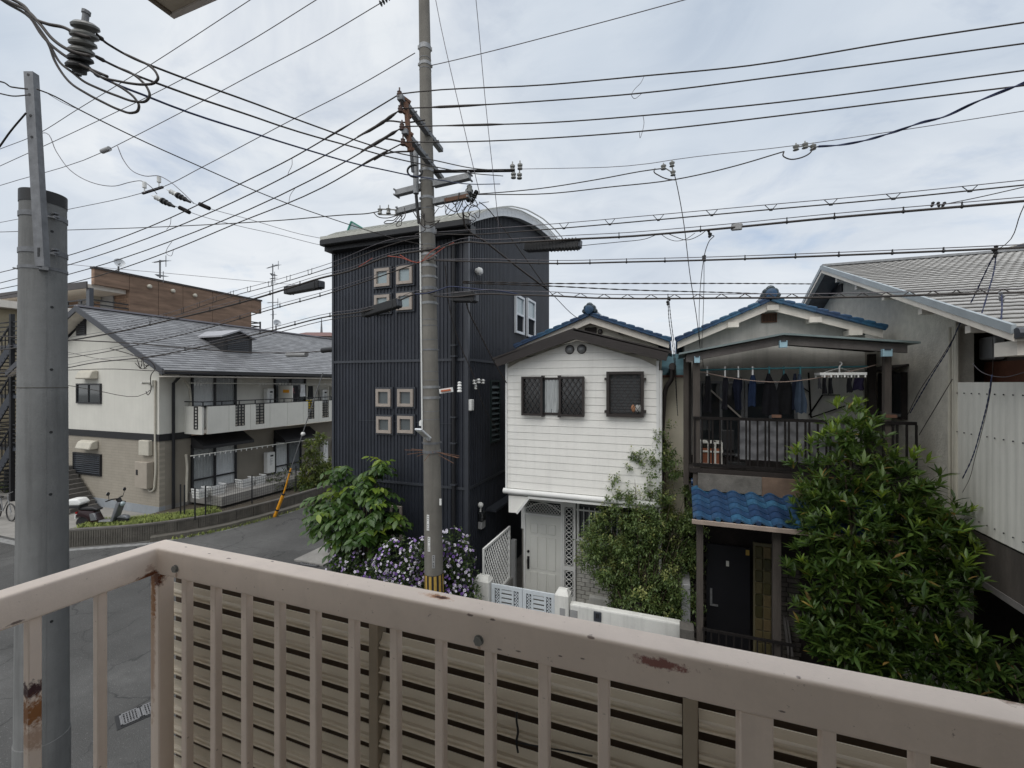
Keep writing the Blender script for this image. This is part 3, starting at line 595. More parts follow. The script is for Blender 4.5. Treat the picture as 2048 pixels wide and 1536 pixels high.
wire(PL, 'brown power line running right from the pole, lowest of the four parallel ones', PC, [(807, 284), (900, 284), (1100, 276), (1299, 261), (1563, 231), (1820, 199), (2048, 171)], 7.12, 5.3, .0125, ext1=6, group=G1)
G2 = 'low-voltage lines between the pole and the left'
wire(PL, 'power line running down left from the insulator rack, uppermost of the four', PC, [(798, 189), (680, 260), (584, 316), (482, 367), (340, 436), (150, 507), (0, 545)], 7.12, 11.8, .0125, ext1=8, group=G2, thick=(.13, .22, .016))
wire(PL, 'power line running down left from the rack, second of four', PC, [(801, 219), (765, 245), (700, 283), (620, 327), (503, 387), (340, 459), (137, 530), (0, 566)], 7.12, 11.8, .0125, ext1=8, group=G2, thick=(.05, .22, .026))
wire(PL, 'power line running down left from the rack, third of four, with a thick taped stretch', PC, [(804, 255), (760, 282), (700, 318), (620, 361), (340, 483), (140, 548), (0, 578)], 7.12, 11.8, .0125, ext1=8, group=G2, thick=(.05, .2, .026))
wire(PL, 'power line running down left from the rack, lowest of the four', PC, [(806, 286), (760, 310), (645, 375), (470, 448), (340, 502), (196, 552), (0, 593)], 7.12, 11.8, .0125, ext1=8, group=G2, thick=(.1, .2, .018))
wire('jumper_wire', 'thick curved jumper from the middle of the rack onto the second left line', 'jumper wire', [(850, 240), (815, 245), (770, 243), (745, 256), (715, 274)], 7.6, 7.6, .018)
wire('jumper_wire', 'thick curved jumper from the lower rack onto the third left line', 'jumper wire', [(800, 283), (782, 279), (765, 278), (748, 287), (722, 304)], 7.4, 7.6, .018)
wire('jumper_wire', 'thick curved jumper under the rack onto the lowest left line', 'jumper wire', [(818, 303), (790, 304), (770, 308), (748, 320)], 7.4, 7.6, .018)
for uv, lab in (([(1288, 153), (1282, 165), (1268, 180), (1263, 190), (1268, 197), (1280, 190), (1284, 186)], 'small hanging wire loop joining the two upper right power lines'),
                ([(1286, 231), (1288, 245), (1285, 262), (1280, 276), (1279, 265)], 'small hanging wire loop joining the two lower right power lines')):
    wire('jumper_wire', lab, 'jumper wire', uv, 6.9, 6.9, .005, 'wire_thin')
for uv, lab in (([(584, 316), (584, 330), (577, 345), (575, 352)], 'thin short jumper dangling between the upper left lines in mid-span'),
                ([(592, 374), (580, 392), (578, 403)], 'thin short jumper dangling between the lower left lines in mid-span'),
                ([(342, 436), (340, 450), (333, 459)], 'thin short jumper between the upper left lines beside the far antenna'),
                ([(344, 483), (334, 498), (332, 506), (342, 512), (347, 500)], 'thin looped jumper between the lower left lines above the brown building')):
    wire('jumper_wire', lab, 'jumper wire', uv, 9.0 if uv[0][0] > 400 else 10.2, 9.0 if uv[0][0] > 400 else 10.2, .006, 'wire_thin')
G3 = 'high-voltage lines slanting down to the left'
wire(PL, 'thin high line slanting to the lower left, leftmost at the top edge', PC, [(500, 0), (300, 130), (153, 220), (77, 267), (0, 298)], 9.9, 13.3, .010, 'wire_thin', 6, 8, G3)
wire(PL, 'thin high line slanting to the lower left, middle of three at the top edge', PC, [(632, 0), (512, 75), (367, 157), (193, 243), (0, 332)], 9.2, 13.3, .010, 'wire_thin', 6, 8, G3)
wire(PL, 'thin high line ending in a black clamp at the top edge beside the pole', PC, [(768, 2), (640, 78), (512, 145), (400, 205), (235, 290), (215, 300), (0, 371)], 8.6, 13.3, .010, 'wire_thin', 0, 8, G3)
t_ = M()
for k in range(5): t_.lathe(PD(760 + k * 5, 8 - k * 4, 8.6), [(.03, 0), (.055, .01), (.055, .02), (.03, .04)], 9, RT + UP * .6)
t_.top('strain_insulator', K['black'], 'black ribbed clamp on a high wire at the top edge, left of the pole', 'insulator', smooth=True)
m = M().cyl(PD(204, 303, 12.0), PD(219, 297, 11.9), .06, n=10); m.top('line_clamp', K['grey_plastic'], 'small grey barrel clamp on the high line above the near pole', 'line clamp', smooth=True)
wire(PL, 'thin line slanting down left from the pole\'s white upper band', PC, [(830, 106), (720, 170), (589, 237), (401, 336), (330, 372), (288, 385), (140, 418), (0, 445)], 8.15, 13.5, .010, 'wire_thin', 0, 8)
wire('jumper_wire', 'slack thin jumper sagging from the high line to the left white post insulator', 'jumper wire', [(77, 267), (92, 266), (112, 302), (140, 340), (190, 367), (230, 372), (262, 364), (283, 362), (300, 372), (314, 388)], 12.4, 12.2, .012, 'wire_thin')
wire('jumper_wire', 'slack thin jumper dropping from the barrel clamp to the right white post insulator', 'jumper wire', [(235, 292), (247, 320), (265, 342), (290, 352), (318, 352), (338, 362), (360, 380), (388, 407)], 12.0, 12.0, .012, 'wire_thin')
CUT = thing('switch_gear', 'pair of small post insulators on a bar in the wires above the brown building', 'insulator', PD(305, 385, 12.1))
m = M().bar(PD(285, 387, 12.2), PD(326, 374, 12.1), .05, .05); m.part('mounting_bar', K['dark_iron'], CUT)
for u, v in ((289, 370), (318, 359)):
    p = PD(u, v, 12.1); M().cyl(p - UP * .08, p + UP * .08, .05, n=10).cyl(p - UP * .2, p - UP * .08, .015, n=6).part('post_insulator', K['white_porcelain'], CUT, smooth=True)
for j, (u0, v0, u1, v1) in enumerate(((304, 391, 350, 414), (334, 379, 382, 405))):
    a, c = PD(u0, v0, 12.1), PD(u1, v1, 12.1); S = thing('strain_insulator', ('lower' if j == 0 else 'upper') + ' white and black strain insulator in the wires above the brown building', 'insulator', a.lerp(c, .5), 'strain insulators over the brown building')
    d = (c - a).normalized(); L_ = (c - a).length
    M().lathe(a, [(.015, 0), (.02, .1), (.07, .12), (.04, .17), (.07, .2), (.04, .25), (.07, .28), (.07, L_ * .42)], 10, d).part('porcelain_body', K['white_porcelain'], S, smooth=True)
    mm = M()
    mm.lathe(a + d * L_ * .42, [(.08, 0), (.09, .05), (.06, .07), (.085, .14), (.05, .18), (.07, .24), (.045, .3), (.03, L_ * .56)], 10, d); mm.part('ribbed_cover', K['black'], S, smooth=True)
for u0, v0, u1, v1, w in ((359, 415, 379, 425, 'lower'), (399, 408, 419, 417, 'upper')):
    M().cyl(PD(u0, v0, 12.1), PD(u1, v1, 12.1), .055, n=10).top('wire_sleeve', K['dark_iron'], w + ' dark sleeve on the thin pair of wires above the brown building', 'sleeve', 'wire sleeves', smooth=True)
wire(PL, 'thin pale line descending right to the charcoal roof, the lower of two', PC, [(350, 412), (379, 424), (478, 452), (560, 470), (641, 490), (700, 500)], 12.1, 14.5, .009, 'wire_thin', 0, 3)
wire(PL, 'thin pale line descending right to the charcoal roof, the upper of two', PC, [(385, 406), (419, 417), (500, 439), (600, 468), (655, 479), (720, 492)], 12.1, 14.5, .009, 'wire_thin', 0, 3)
# ---- service bundle from our own building
GS = 'service wires from the near insulator stack to the pole'
wire(SD, 'dark service wire from the big insulator stack to the pole, uppermost of three', 'service wire', [(193, 68), (210, 84), (227, 95), (267, 117), (307, 133), (512, 208), (589, 237), (695, 275), (784, 303), (866, 320), (942, 336), (1008, 341)], 2.6, 8.2, .009, group=GS, thick=(.03, .07, .013))
wire(SD, 'dark service wire from the big insulator stack to the pole, middle of three', 'service wire', [(190, 112), (215, 125), (240, 137), (340, 176), (512, 235), (561, 252), (721, 298), (771, 312), (862, 332), (931, 345), (1006, 352)], 2.6, 8.2, .009, group=GS, thick=(.02, .06, .013))
wire(SD, 'bluish service wire from the big insulator stack to the pole, lowest of three', 'service wire', [(183, 142), (205, 156), (222, 164), (300, 195), (340, 211), (512, 268), (612, 299), (726, 331), (760, 338), (822, 351), (873, 359), (924, 367), (1000, 368)], 2.6, 8.2, .009, 'wire_blue', group=GS, thick=(.02, .06, .014))
K['disc'] = mat('weathered_grey_glaze', (.13, .13, .122), .4, .25, 12, streak=.3)
INS = thing('insulator_stack', 'stack of ribbed grey and black porcelain insulators hanging at the top left', 'insulator', PD(160, 95, 2.55))
ax = (PD(172, 30, 2.55) - PD(158, 150, 2.55)).normalized()
tilt = (ax - FW * .35 - RT * .1).normalized()
for k, (u, v, r_) in enumerate(((170, 52, .066), (168, 70, .066), (165, 86, .064), (162, 102, .062), (160, 117, .06), (156, 131, .058))):
    p = PD(u, v, 2.55); M().lathe(p - tilt * .012, [(.03, -.03), (r_ * .6, -.012), (r_, 0), (r_, .012), (r_ * .75, .026), (.03, .03)], 24, tilt).part('insulator_disc', K['disc'] if k < 4 else K['black'], INS, smooth=True)
M().cyl(PD(172, 28, 2.55), PD(156, 150, 2.55), .016, n=10).cyl(PD(172, 28, 2.55), PD(173, 22, 2.55), .022, n=8).part('bolt_rod', K['galv_dull'], INS, smooth=True)
def arc(uv, D, r, mt, lab, grp='insulated leads at the top left'):
    m = M().tube(wire3(uv, D, D), r, 8); m.top('insulated_lead', K[mt], lab, 'cable', grp, smooth='all')
arc([(-40, -45), (18, -5), (48, 12), (70, 38), (95, 48), (128, 55), (150, 66), (180, 75)], 2.5, .009, 'wire', 'black lead curving into the second disc of the insulator stack')
arc([(-45, -42), (15, 2), (55, 22), (80, 48), (105, 78), (130, 96), (155, 106), (180, 112)], 2.5, .009, 'wire', 'black lead curving into the middle of the insulator stack')
arc([(-50, -38), (12, 5), (60, 35), (85, 72), (100, 88), (122, 106), (150, 124), (180, 138), (215, 153)], 2.52, .008, 'wire', 'black lead passing behind the lowest insulator discs')
arc([(45, 12), (75, 52), (98, 86), (105, 100), (120, 125), (145, 145), (168, 163), (195, 176), (235, 192), (270, 203), (292, 202), (299, 193), (294, 175), (283, 162), (262, 146), (238, 136)], 2.55, .0068, 'wire', 'long black loop sagging under the insulator stack, middle of three')
arc([(50, 20), (80, 60), (100, 95), (108, 118), (120, 140), (140, 165), (175, 188), (205, 204), (240, 220), (262, 226), (275, 222), (278, 212), (270, 197), (250, 180), (225, 165)], 2.58, .0068, 'wire', 'longest black loop sagging under the insulator stack')
arc([(180, 140), (205, 155), (235, 162), (262, 167), (290, 169), (308, 166), (316, 157), (312, 145), (298, 131), (278, 121), (250, 108)], 2.5, .0068, 'wire', 'short black loop right of the insulator stack')
wire(SD, 'long dark wire from the near pole\'s steel channel down to the main pole', 'service wire', [(73, 178), (97, 187), (160, 220), (267, 273), (400, 333), (512, 382), (544, 395), (650, 433), (742, 463), (801, 480), (845, 489)], 3.8, 8.0, .0075)
wire('messenger_wire', 'thin grey messenger beside the long wire by the near pole', 'wire', [(95, 187), (125, 205), (160, 220)], 3.8, 4.3, .003, 'wire_thin')
wire(SD, 'wire with a wrapped loop left of the near pole channel, the upper', 'service wire', [(-30, 160), (0, 163), (10, 166), (20, 173), (30, 175), (55, 178)], 3.4, 3.8, .007)
wire(SD, 'wire left of the near pole channel, the lower', 'service wire', [(-30, 180), (0, 187), (25, 192), (55, 190)], 3.4, 3.8, .006)
wire('stay_rod', 'thin dark brace slanting from the near pole channel to the left edge', 'brace', [(-12, 308), (0, 292), (20, 264), (52, 226)], 3.7, 3.85, .008, 'dark_iron')
wire(PL, 'near-level line from the three-insulator string to behind the near pole', PC, [(757, 423), (735, 427), (700, 429), (569, 440), (340, 453), (137, 460), (0, 464)], 8.0, 13.5, .012, ext1=8)
wire('jumper_wire', 'slack loop hanging under the three-insulator string left of the pole', 'jumper wire', [(747, 425), (755, 433), (775, 436), (795, 432), (788, 440), (772, 442), (768, 445), (785, 446), (800, 432)], 8.0, 8.0, .010)
# ---- right-hand singles
wire(PL, 'thin line rising right from the pole to the top edge', PC, [(862, 131), (880, 127), (1000, 98), (1100, 72), (1240, 35), (1368, 0)], 8.2, 7.0, .009, 'wire_thin', 0, 6)
wire(PL, 'thin steep line from the pole top down to the black shackle cluster', PC, [(868, -20), (872, 3), (921, 225), (959, 386)], 8.15, 8.0, .008, 'wire_thin', 2)
wire(PL, 'thin steep line crossing the curved roof, right of the other steep one', PC, [(950, -20), (952, 0), (970, 195), (995, 430), (1001, 490)], 7.0, 8.0, .007, 'wire_thin', 3)
wire('messenger_wire', 'thin straight messenger running right from the spreader insulators', 'wire', [(1040, 338), (1100, 337), (1299, 327), (1350, 319), (1590, 291), (1785, 263), (2048, 222)], 8.2, 5.5, .0065, 'wire_thin', 0, 6)
wire(SD, 'twisted dark wire rising right from the shackle cluster to a spool pair', 'service wire', [(955, 388), (1010, 384), (1080, 377), (1200, 358), (1300, 340), (1325, 337)], 8.0, 7.0, .011)
wire(SD, 'long dark wire from the shackle cluster to the middle of the right sky', 'service wire', [(955, 389), (1100, 387), (1220, 374), (1350, 359), (1470, 332), (1568, 303)], 8.0, 6.4, .011)
wire('jumper_wire', 'dark loop hanging under the double spool in the right sky', 'jumper wire', [(1568, 303), (1566, 311), (1578, 318), (1600, 316), (1620, 306), (1628, 296), (1637, 293)], 6.4, 6.3, .011)
wire(SD, 'blue twisted bundle swinging up to the right edge from the double spool', 'service wire', [(1637, 293), (1680, 290), (1725, 282), (1794, 262), (1840, 246), (1887, 234), (1950, 205), (2017, 178), (2048, 166)], 6.3, 4.3, .010, 'wire_blue', 0, 4, twist=.5)
for lab, us, D in (('pair of grey spools on the messenger above the roof gap', ((1327, 334), (1346, 346), (1344, 328)), 7.0), ('double grey spool with black caps in the middle of the right sky', ((1592, 295), (1610, 291), (1626, 294)), 6.35)):
    m = M()
    for u, v in us: m.lathe(PD(u, v, D) - UP * .045, [(.012, 0), (.042, .008), (.025, .03), (.042, .052), (.042, .07), (.012, .08), (.008, .11)], 10)
    for a, c in zip(us, us[1:]): m.cyl(PD(*a, D), PD(*c, D), .01, n=6)
    m.top('spool_insulator', K['porcelain'], lab, 'insulator', smooth=True)
wire('jumper_wire', 'dark loop left of the spool pair above the roof gap', 'jumper wire', [(1310, 337), (1308, 343), (1318, 351), (1335, 358), (1350, 360)], 7.0, 7.0, .010)
wire(SD, 'straight dark wire dropping from the spool pair to the right house eave', 'service wire', [(1348, 345), (1352, 362), (1365, 430), (1380, 550), (1395, 648), (1400, 695)], 7.0, 8.6, .008)
# ---- telecom cables to the right, each with messenger and hangers
def cable(label, uv, D0, D1, r, off=7, hang=(), style='V', ext=5, mt='wire', group=None, arcs=None):
    p = wire3(uv, D0, D1, 0, ext); o = M().tube(p, r * .9, 7).top(TC, K[mt], label, 'cable', group, smooth='all')
    uo = [(u, v - off * (0.35 if i == 0 else 1)) for i, (u, v) in enumerate(uv)]
    q = wire3(uo, D0, D1, 0, ext); M().tube(q, .006, 5).part('messenger_wire', K['wire_thin'], o, smooth='all')
    def at(pts, u):
        best = None
        for a, b in zip(pts, pts[1:]):
            ua, ub = [1024 + FPX * (x - CAMP).dot(RT) / (x - CAMP).dot(FW) for x in (a, b)]
            if min(ua, ub) <= u <= max(ua, ub) and abs(ub - ua) > 1e-6: return a.lerp(b, (u - ua) / (ub - ua))
        return None
    for u in hang:
        c, t1 = at(p, u), at(q, u)
        if c is None or t1 is None: continue
        dr = ((at(p, u + 6) or c) - c).normalized() if at(p, u + 6) else RT
        h = (t1 - c).length; mm = M()
        if style == 'V':
            for s in (-1, 1): mm.tube([c - UP * .02, c.lerp(t1, .5) + dr * s * .05, t1 + dr * s * .08], .0055, 5)
            mm.cyl(c - dr * .02 - UP * .005, c + dr * .02 - UP * .005, r + .007, n=8)
        elif style == 'U':
            for s in (-1, 1): mm.tube([c + dr * s * .02 - UP * .015, c + dr * s * .06 + UP * .02, t1 + dr * s * .065 + UP * .02], .006, 5)
        else: mm.bar(c - UP * (r + .008), t1 + UP * .01, .012, .016); mm.cyl(c - dr * .012, c + dr * .012, r + .004, n=8)
        mm.part('hanger', K['black'], o)
    if arcs:
        mm = M(); us = list(range(arcs[0], arcs[1], arcs[2]))
        for u in us:
            c0, c1, t1 = at(p, u), at(p, u + arcs[2] * .62), at(q, u + arcs[2] * .3)
            if c0 is None or c1 is None or t1 is None: continue
            mm.tube(spline([c0, c0.lerp(t1, .75), t1, c1.lerp(t1, .75), c1], 4), .006, 5)
        mm.part('lashing_wire', K['wire'], o, smooth='all', kind='stuff')
    return o, p
GT = 'telecom cables running right from the pole'
cable('thin telecom cable on V-shaped hangers running right from the pole, highest of the bundle', [(868, 468), (950, 469), (1039, 463), (1128, 456), (1320, 439), (1540, 419), (1785, 397), (2048, 370)], 8.05, 5.4, .0105, 10, (1128, 1220, 1317, 1424, 1542, 1662, 1787, 1940), 'V', group=GT)
cable('thick black telecom cable running right past the long black closure', [(868, 500), (934, 484), (974, 487), (1052, 484), (1154, 478), (1238, 474), (1401, 461), (1669, 435), (1924, 413), (2048, 402)], 8.0, 5.3, .018, 8, (1040, 1238, 1401, 1574, 1669, 1807, 1924), 'I', group=GT)
cable('black telecom cable running right just under the long closure', [(868, 521), (981, 524), (1052, 526), (1115, 527), (1253, 524), (1420, 520), (1591, 514), (1887, 502), (2048, 495)], 8.0, 5.0, .0145, 6, (1032, 1078, 1115, 1180, 1253, 1330, 1410, 1490, 1591, 1678, 1785, 1887), 'I', group=GT)
cable('lowest thick telecom cable with spiral lashing, crossing in front of the roofs', [(868, 592), (905, 594), (964, 588), (1035, 590), (1111, 592), (1188, 596), (1240, 597), (1474, 596), (1723, 594), (1885, 589), (2048, 585)], 8.0, 5.0, .015, 8, (1336,), 'I', group=GT, arcs=(1100, 2040, 47))
wire(TC, 'thin sagging wire below the thick cable, right of the long closure', 'cable', [(1110, 500), (1160, 492), (1238, 484), (1290, 478), (1330, 466), (1352, 474), (1372, 480), (1400, 470), (1412, 461)], 7.3, 6.6, .0065)
wire(TC, 'slack thin wire looping under the thick cable above the white house', 'cable', [(1320, 467), (1335, 477), (1352, 482), (1372, 478), (1390, 466)], 6.8, 6.6, .005)
wire(TC, 'thin cable leaving the thick cable upward to the right edge', 'cable', [(1887, 409), (1960, 394), (2048, 374)], 5.7, 5.2, .007, ext1=4)
wire(TC, 'faint twisted wire far behind, the upper of two level ones', 'cable', [(925, 563), (1096, 567), (1238, 567), (1480, 567), (1640, 568)], 8.6, 11.5, .010, twist=.5)
wire(TC, 'faint twisted wire far behind, the lower of two level ones', 'cable', [(925, 566), (1096, 572), (1238, 579), (1480, 586), (1560, 589)], 8.6, 11.0, .010, twist=.5)
def closure(label, u0, v0, u1, v1, D0, D1, w, h, ridge=False):
    a, c = PD(u0, v0, D0), PD(u1, v1, D1); o = thing('cable_closure', label, 'cable box', a.lerp(c, .5), 'splice closures on the cables'); d = (c - a).normalized()
    M().bar(a, c, w, h).part('closure_body', K['black'], o, bevel=.02, seg=2)
    m = M().bar(a - d * .03, a + d * .02, w * .8, h * .8).bar(c - d * .02, c + d * .03, w * .8, h * .8); m.part('end_cap', K['charcoal_trim'], o, bevel=.01)
    for t in ([.1, .9] if not ridge else [.05 + .06 * i for i in range(16)]): p = a.lerp(c, t); M().bar(p - d * .008, p + d * .008, w * 1.06, h * 1.06).part('closure_rib', K['black'], o)
closure('long rectangular black splice closure right of the charcoal roof', 1052, 494, 1159, 488, 7.6, 7.2, .17, .16, True)
closure('boxy black splice closure on the lowest cable at the charcoal corner', 906, 594, 952, 595, 7.95, 7.8, .18, .18)
closure('long black splice closure hanging against the sky left of the charcoal house', 574, 582, 643, 569, 10.0, 9.3, .17, .17)
closure('black splice closure in front of the lower window of the upper four', 728, 627, 798, 606, 8.8, 8.3, .16, .17)
M().cyl(PD(575, 709, 14), PD(613, 709, 13.6), .08, n=10).top('cable_closure', K['grey_plastic'], 'small grey closure before the apartment roof, the left one', 'cable box', 'splice closures on the cables', smooth=True)
M().cyl(PD(645, 701, 13.4), PD(672, 698, 13.1), .08, n=10).top('cable_closure', K['black'], 'small dark closure at the charcoal house edge, before the apartment roof', 'cable box', 'splice closures on the cables', smooth=True)
M().bar(PD(1463, 455, 6.4), PD(1484, 453, 6.3), .06, .09).top('cable_box', K['grey_plastic'], 'small square grey box on the thick cable in the right sky', 'cable box', bevel=.008)
# ---- telecom cables to the left
GL = 'telecom cables running left from the pole'
cable('thin telecom cable on U-shaped hangers running down left, highest of the bundle', [(840, 474), (800, 484), (667, 533), (544, 571), (465, 592), (340, 634), (262, 652)], 8.05, 13.5, .010, 9, (620, 577, 540, 498, 464, 430, 397, 365, 330, 300), 'U', 1, group=GL)
cable('thick black telecom cable running down left behind the hanging closure', [(870, 497), (840, 502), (784, 511), (696, 543), (642, 556), (569, 579), (507, 598), (340, 640), (219, 667), (137, 681), (0, 700)], 8.0, 14.0, .022, 6, (600, 540, 480, 420, 300), 'I', 6, group=GL)
cable('telecom cable running down left across the middle of the apartment roof', [(868, 517), (841, 525), (748, 557), (667, 584), (548, 617), (423, 654), (340, 675), (281, 688), (210, 704), (160, 712)], 8.0, 14.0, .013, 6, (640, 600, 560, 520, 480), 'I', 1, group=GL)
cable('lowest telecom cable running down left to the apartment eave corner', [(870, 584), (831, 588), (800, 600), (721, 624), (667, 631), (548, 660), (418, 690), (308, 712), (178, 727), (138, 735), (0, 752)], 8.0, 14.5, .016, 6, (660, 590, 520, 450, 370), 'I', 6, group=GL)
wire(TC, 'thin second strand just below the lowest left cable', 'cable', [(735, 630), (667, 638), (560, 664), (430, 694), (290, 716)], 8.8, 14.2, .010)
wire(TC, 'dark cable crossing the slate roof below the dormer to the charcoal house', 'cable', [(-10, 672), (138, 680), (256, 686), (361, 695), (560, 706), (640, 703), (700, 697)], 12.5, 13.6, .018)
wire(TC, 'level dark cable under the gable, passing the eave corner of the apartment', 'cable', [(-10, 742), (137, 740), (228, 738), (293, 741), (420, 745)], 14.6, 14.8, .014)
wire(TC, 'sagging drop wire ending on the gable wall right of its upper window', 'cable', [(60, 764), (137, 771), (182, 779), (293, 786), (300, 780)], 14.0, 15.9, .012)
wire(TC, 'thin wire slanting across the gable to the eave corner', 'cable', [(60, 690), (138, 705), (200, 718), (285, 723)], 14.0, 15.2, .008)
wire(TC, 'dark drop from the roof edge to the eave corner with a loose loop', 'cable', [(220, 697), (256, 707), (285, 717), (300, 722), (310, 735), (302, 750), (300, 785), (296, 790), (292, 783)], 14.6, 15.6, .016)
m = M()
for k in range(6):
    a = PD(RND.uniform(262, 300), RND.uniform(712, 728), 15.1); c = PD(RND.uniform(262, 300), RND.uniform(720, 738), 15.2); m.tube(spline([a, a.lerp(c, .5) - UP * .18, c], 5), .011, 5)
m.top('jumper_wire', K['wire'], 'tangle of looped drop wires under the apartment eave corner', 'jumper wire', smooth='all', kind='stuff')
wire(TC, 'thin faint wire along the sky behind the brown building antennas', 'cable', [(130, 528), (260, 540), (340, 547), (480, 560), (560, 567), (640, 572)], 34, 40, .022, 'wire_thin')
for lab, uv, D0, D1 in (('upper orange-red wire sagging across the pole', [(775, 512), (800, 515), (835, 525), (865, 511), (890, 494), (908, 485)], 8.0, 7.9), ('lower orange-red wire sagging across the pole', [(800, 510), (820, 521), (838, 525), (860, 505), (880, 492)], 7.9, 7.8), ('short orange-red wire on the left cable', [(717, 534), (730, 526), (745, 516)], 8.5, 8.4)):
    wire('red_wire', lab, 'wire', uv, D0, D1, .008, 'red_wire', group='orange-red wires at the pole')
wire(TC, 'bluish cable wrapped level round the pole below the windows', 'cable', [(830, 588), (850, 587), (878, 580), (895, 574), (925, 575), (960, 579), (1000, 582), (1035, 588)], 7.95, 7.9, .014, 'wire_blue')
wire('drop_conduit', 'thick grey drop slanting from the charcoal corner to the blue tiled gable', 'cable', [(926, 425), (930, 451), (973, 485), (1035, 534), (1095, 579)], 8.0, 9.2, .022)
wire(SD, 'thin end of the grey drop reaching the blue tiled gable', 'service wire', [(1095, 579), (1110, 594), (1149, 632), (1163, 641)], 9.2, 9.9, .009)
wire(SD, 'dark wire slanting from the shackle cluster across the charcoal side wall', 'service wire', [(958, 404), (963, 407), (1002, 451), (1052, 518), (1093, 576)], 8.0, 9.2, .011)
wire(SD, 'twisted dark drop crossing the charcoal side wall to the white house eave', 'service wire', [(930, 590), (935, 615), (958, 664), (984, 716), (1010, 761), (1013, 766)], 7.95, 9.1, .011, twist=.12)
wire(SD, 'thin dark drop from the pole to the charcoal wall insulators', 'service wire', [(890, 530), (900, 620), (920, 690), (940, 735), (952, 765)], 8.0, 8.95, .008, twist=.12)
wire(SD, 'thin wire falling along the charcoal side wall below the insulators', 'service wire', [(955, 775), (962, 800), (985, 845), (1006, 882)], 9.3, 10.5, .007)
G5 = 'drop wires into the gap between the tiled roofs'
wire(SD, 'twisted thin drop into the roof gap, the left of two', 'service wire', [(1336, 601), (1338, 640), (1344, 682), (1349, 730), (1353, 800), (1357, 850)], 7.0, 9.2, .005, group=G5, twist=.15)
wire(SD, 'twisted thin drop into the roof gap, the right of two', 'service wire', [(1338, 601), (1342, 640), (1348, 688), (1352, 760), (1355, 830)], 7.0, 9.2, .005, group=G5, twist=.15)
wire(SD, 'bent drop from the thick cable down to the cable under it', 'service wire', [(1420, 460), (1418, 470), (1428, 472), (1420, 480), (1413, 495), (1408, 513)], 6.5, 6.6, .008)
wire(SD, 'thin pair of drops to the right house porch, left strand', 'service wire', [(1407, 520), (1403, 550), (1399, 600), (1400, 690), (1402, 715)], 6.6, 8.3, .006)
wire(SD, 'thin pair of drops to the right house porch, right strand', 'service wire', [(1408, 520), (1408, 560), (1406, 640), (1404, 705), (1407, 735)], 6.6, 8.3, .006)
m = M().lathe(PD(1337, 603, 7.0), [(.02, 0), (.03, .03), (.02, .06)], 8).lathe(PD(1408, 522, 6.6), [(.02, 0), (.03, .03), (.02, .06)], 8).lathe(PD(1418, 470, 6.5), [(.02, 0), (.03, .03), (.02, .05)], 8)
GR = 'blue-black drops at the grey stucco house'
wire(SD, 'blue-black twisted drop from the right cables to the porch side, the longest', 'service wire', [(1991, 505), (1983, 520), (1947, 595), (1918, 651), (1900, 692), (1869, 742), (1820, 826)], 5.15, 6.9, .0055, 'wire_blue', group=GR, twist=.16)
wire(SD, 'blue-black twisted drop from the right cables to the verge of the stucco house', 'service wire', [(1992, 505), (1990, 530), (1973, 595), (1954, 657)], 5.15, 5.1, .0055, 'wire_blue', group=GR, twist=.16)
wire(SD, 'short blue-black drop to the verge near the right edge', 'service wire', [(2003, 588), (2004, 615), (2001, 650), (1999, 672)], 5.0, 4.7, .006, 'wire_blue', group=GR, twist=.16)
wire(SD, 'blue twisted wire hanging in front of the white corrugated panels', 'service wire', [(1984, 750), (1976, 800), (1960, 864), (1950, 900), (1941, 924), (1925, 957)], 5.0, 5.6, .005, 'wire_blue', twist=.14)
wire(SD, 'thin grey wire beside the blue one on the white panels', 'service wire', [(1984, 640), (1986, 720), (1984, 760), (1962, 870), (1950, 915), (1938, 960), (1925, 985)], 5.0, 5.6, .004)
wire(SD, 'thin dark stay slanting across the stucco wall, the lower one', 'service wire', [(1905, 758), (1880, 800), (1838, 870)], 5.9, 6.6, .006)
wire(SD, 'thin dark stay beside the long blue-black drop on the stucco wall', 'service wire', [(1912, 668), (1880, 720), (1840, 780), (1815, 830)], 5.7, 6.8, .005)
wire(SD, 'thin wire rising from the cable knot to the upper right edge', 'service wire', [(1993, 500), (2012, 488), (2042, 425), (2048, 412)], 5.1, 4.6, .005, ext1=3)
wire(SD, 'pale slack wire sagging in the dark recess of the stucco house', 'service wire', [(1945, 727), (1965, 745), (1985, 752), (2010, 754), (2048, 745)], 5.3, 4.9, .005, 'wire_thin', 0, 1)
for k, (u, v, D, lab) in enumerate(((1991, 503, 5.12, 'black cable knot where the blue drops leave the right cables'), (2003, 592, 5.0, 'small pale clamp on the lowest cable near the right edge'), (1337, 604, 7.0, 'dark clamp on the lowest cable above the roof gap'), (1408, 520, 6.6, 'dark clamp where the porch drops start'), (1418, 469, 6.5, 'dark clamp under the thick cable in the right sky'), (1846 + 20, 410, 5.9, 'row of small clamps over the thick cable by the right edge'))):
    m = M()
    for j in range(3): m.lathe(PD(u + RND.uniform(-3, 3) + (j * 9 if k == 5 else 0), v + RND.uniform(-6, 8) * (k != 5), D), [(.008, -.03), (.02, -.01), (.014, .01), (.022, .03), (.008, .045)], 8, (RND.uniform(-.5, .5), 0, 1))
    m.top('line_clamp', K['galv_dull'] if k == 1 else K['black'], lab, 'line clamp', 'clamps on the cables')
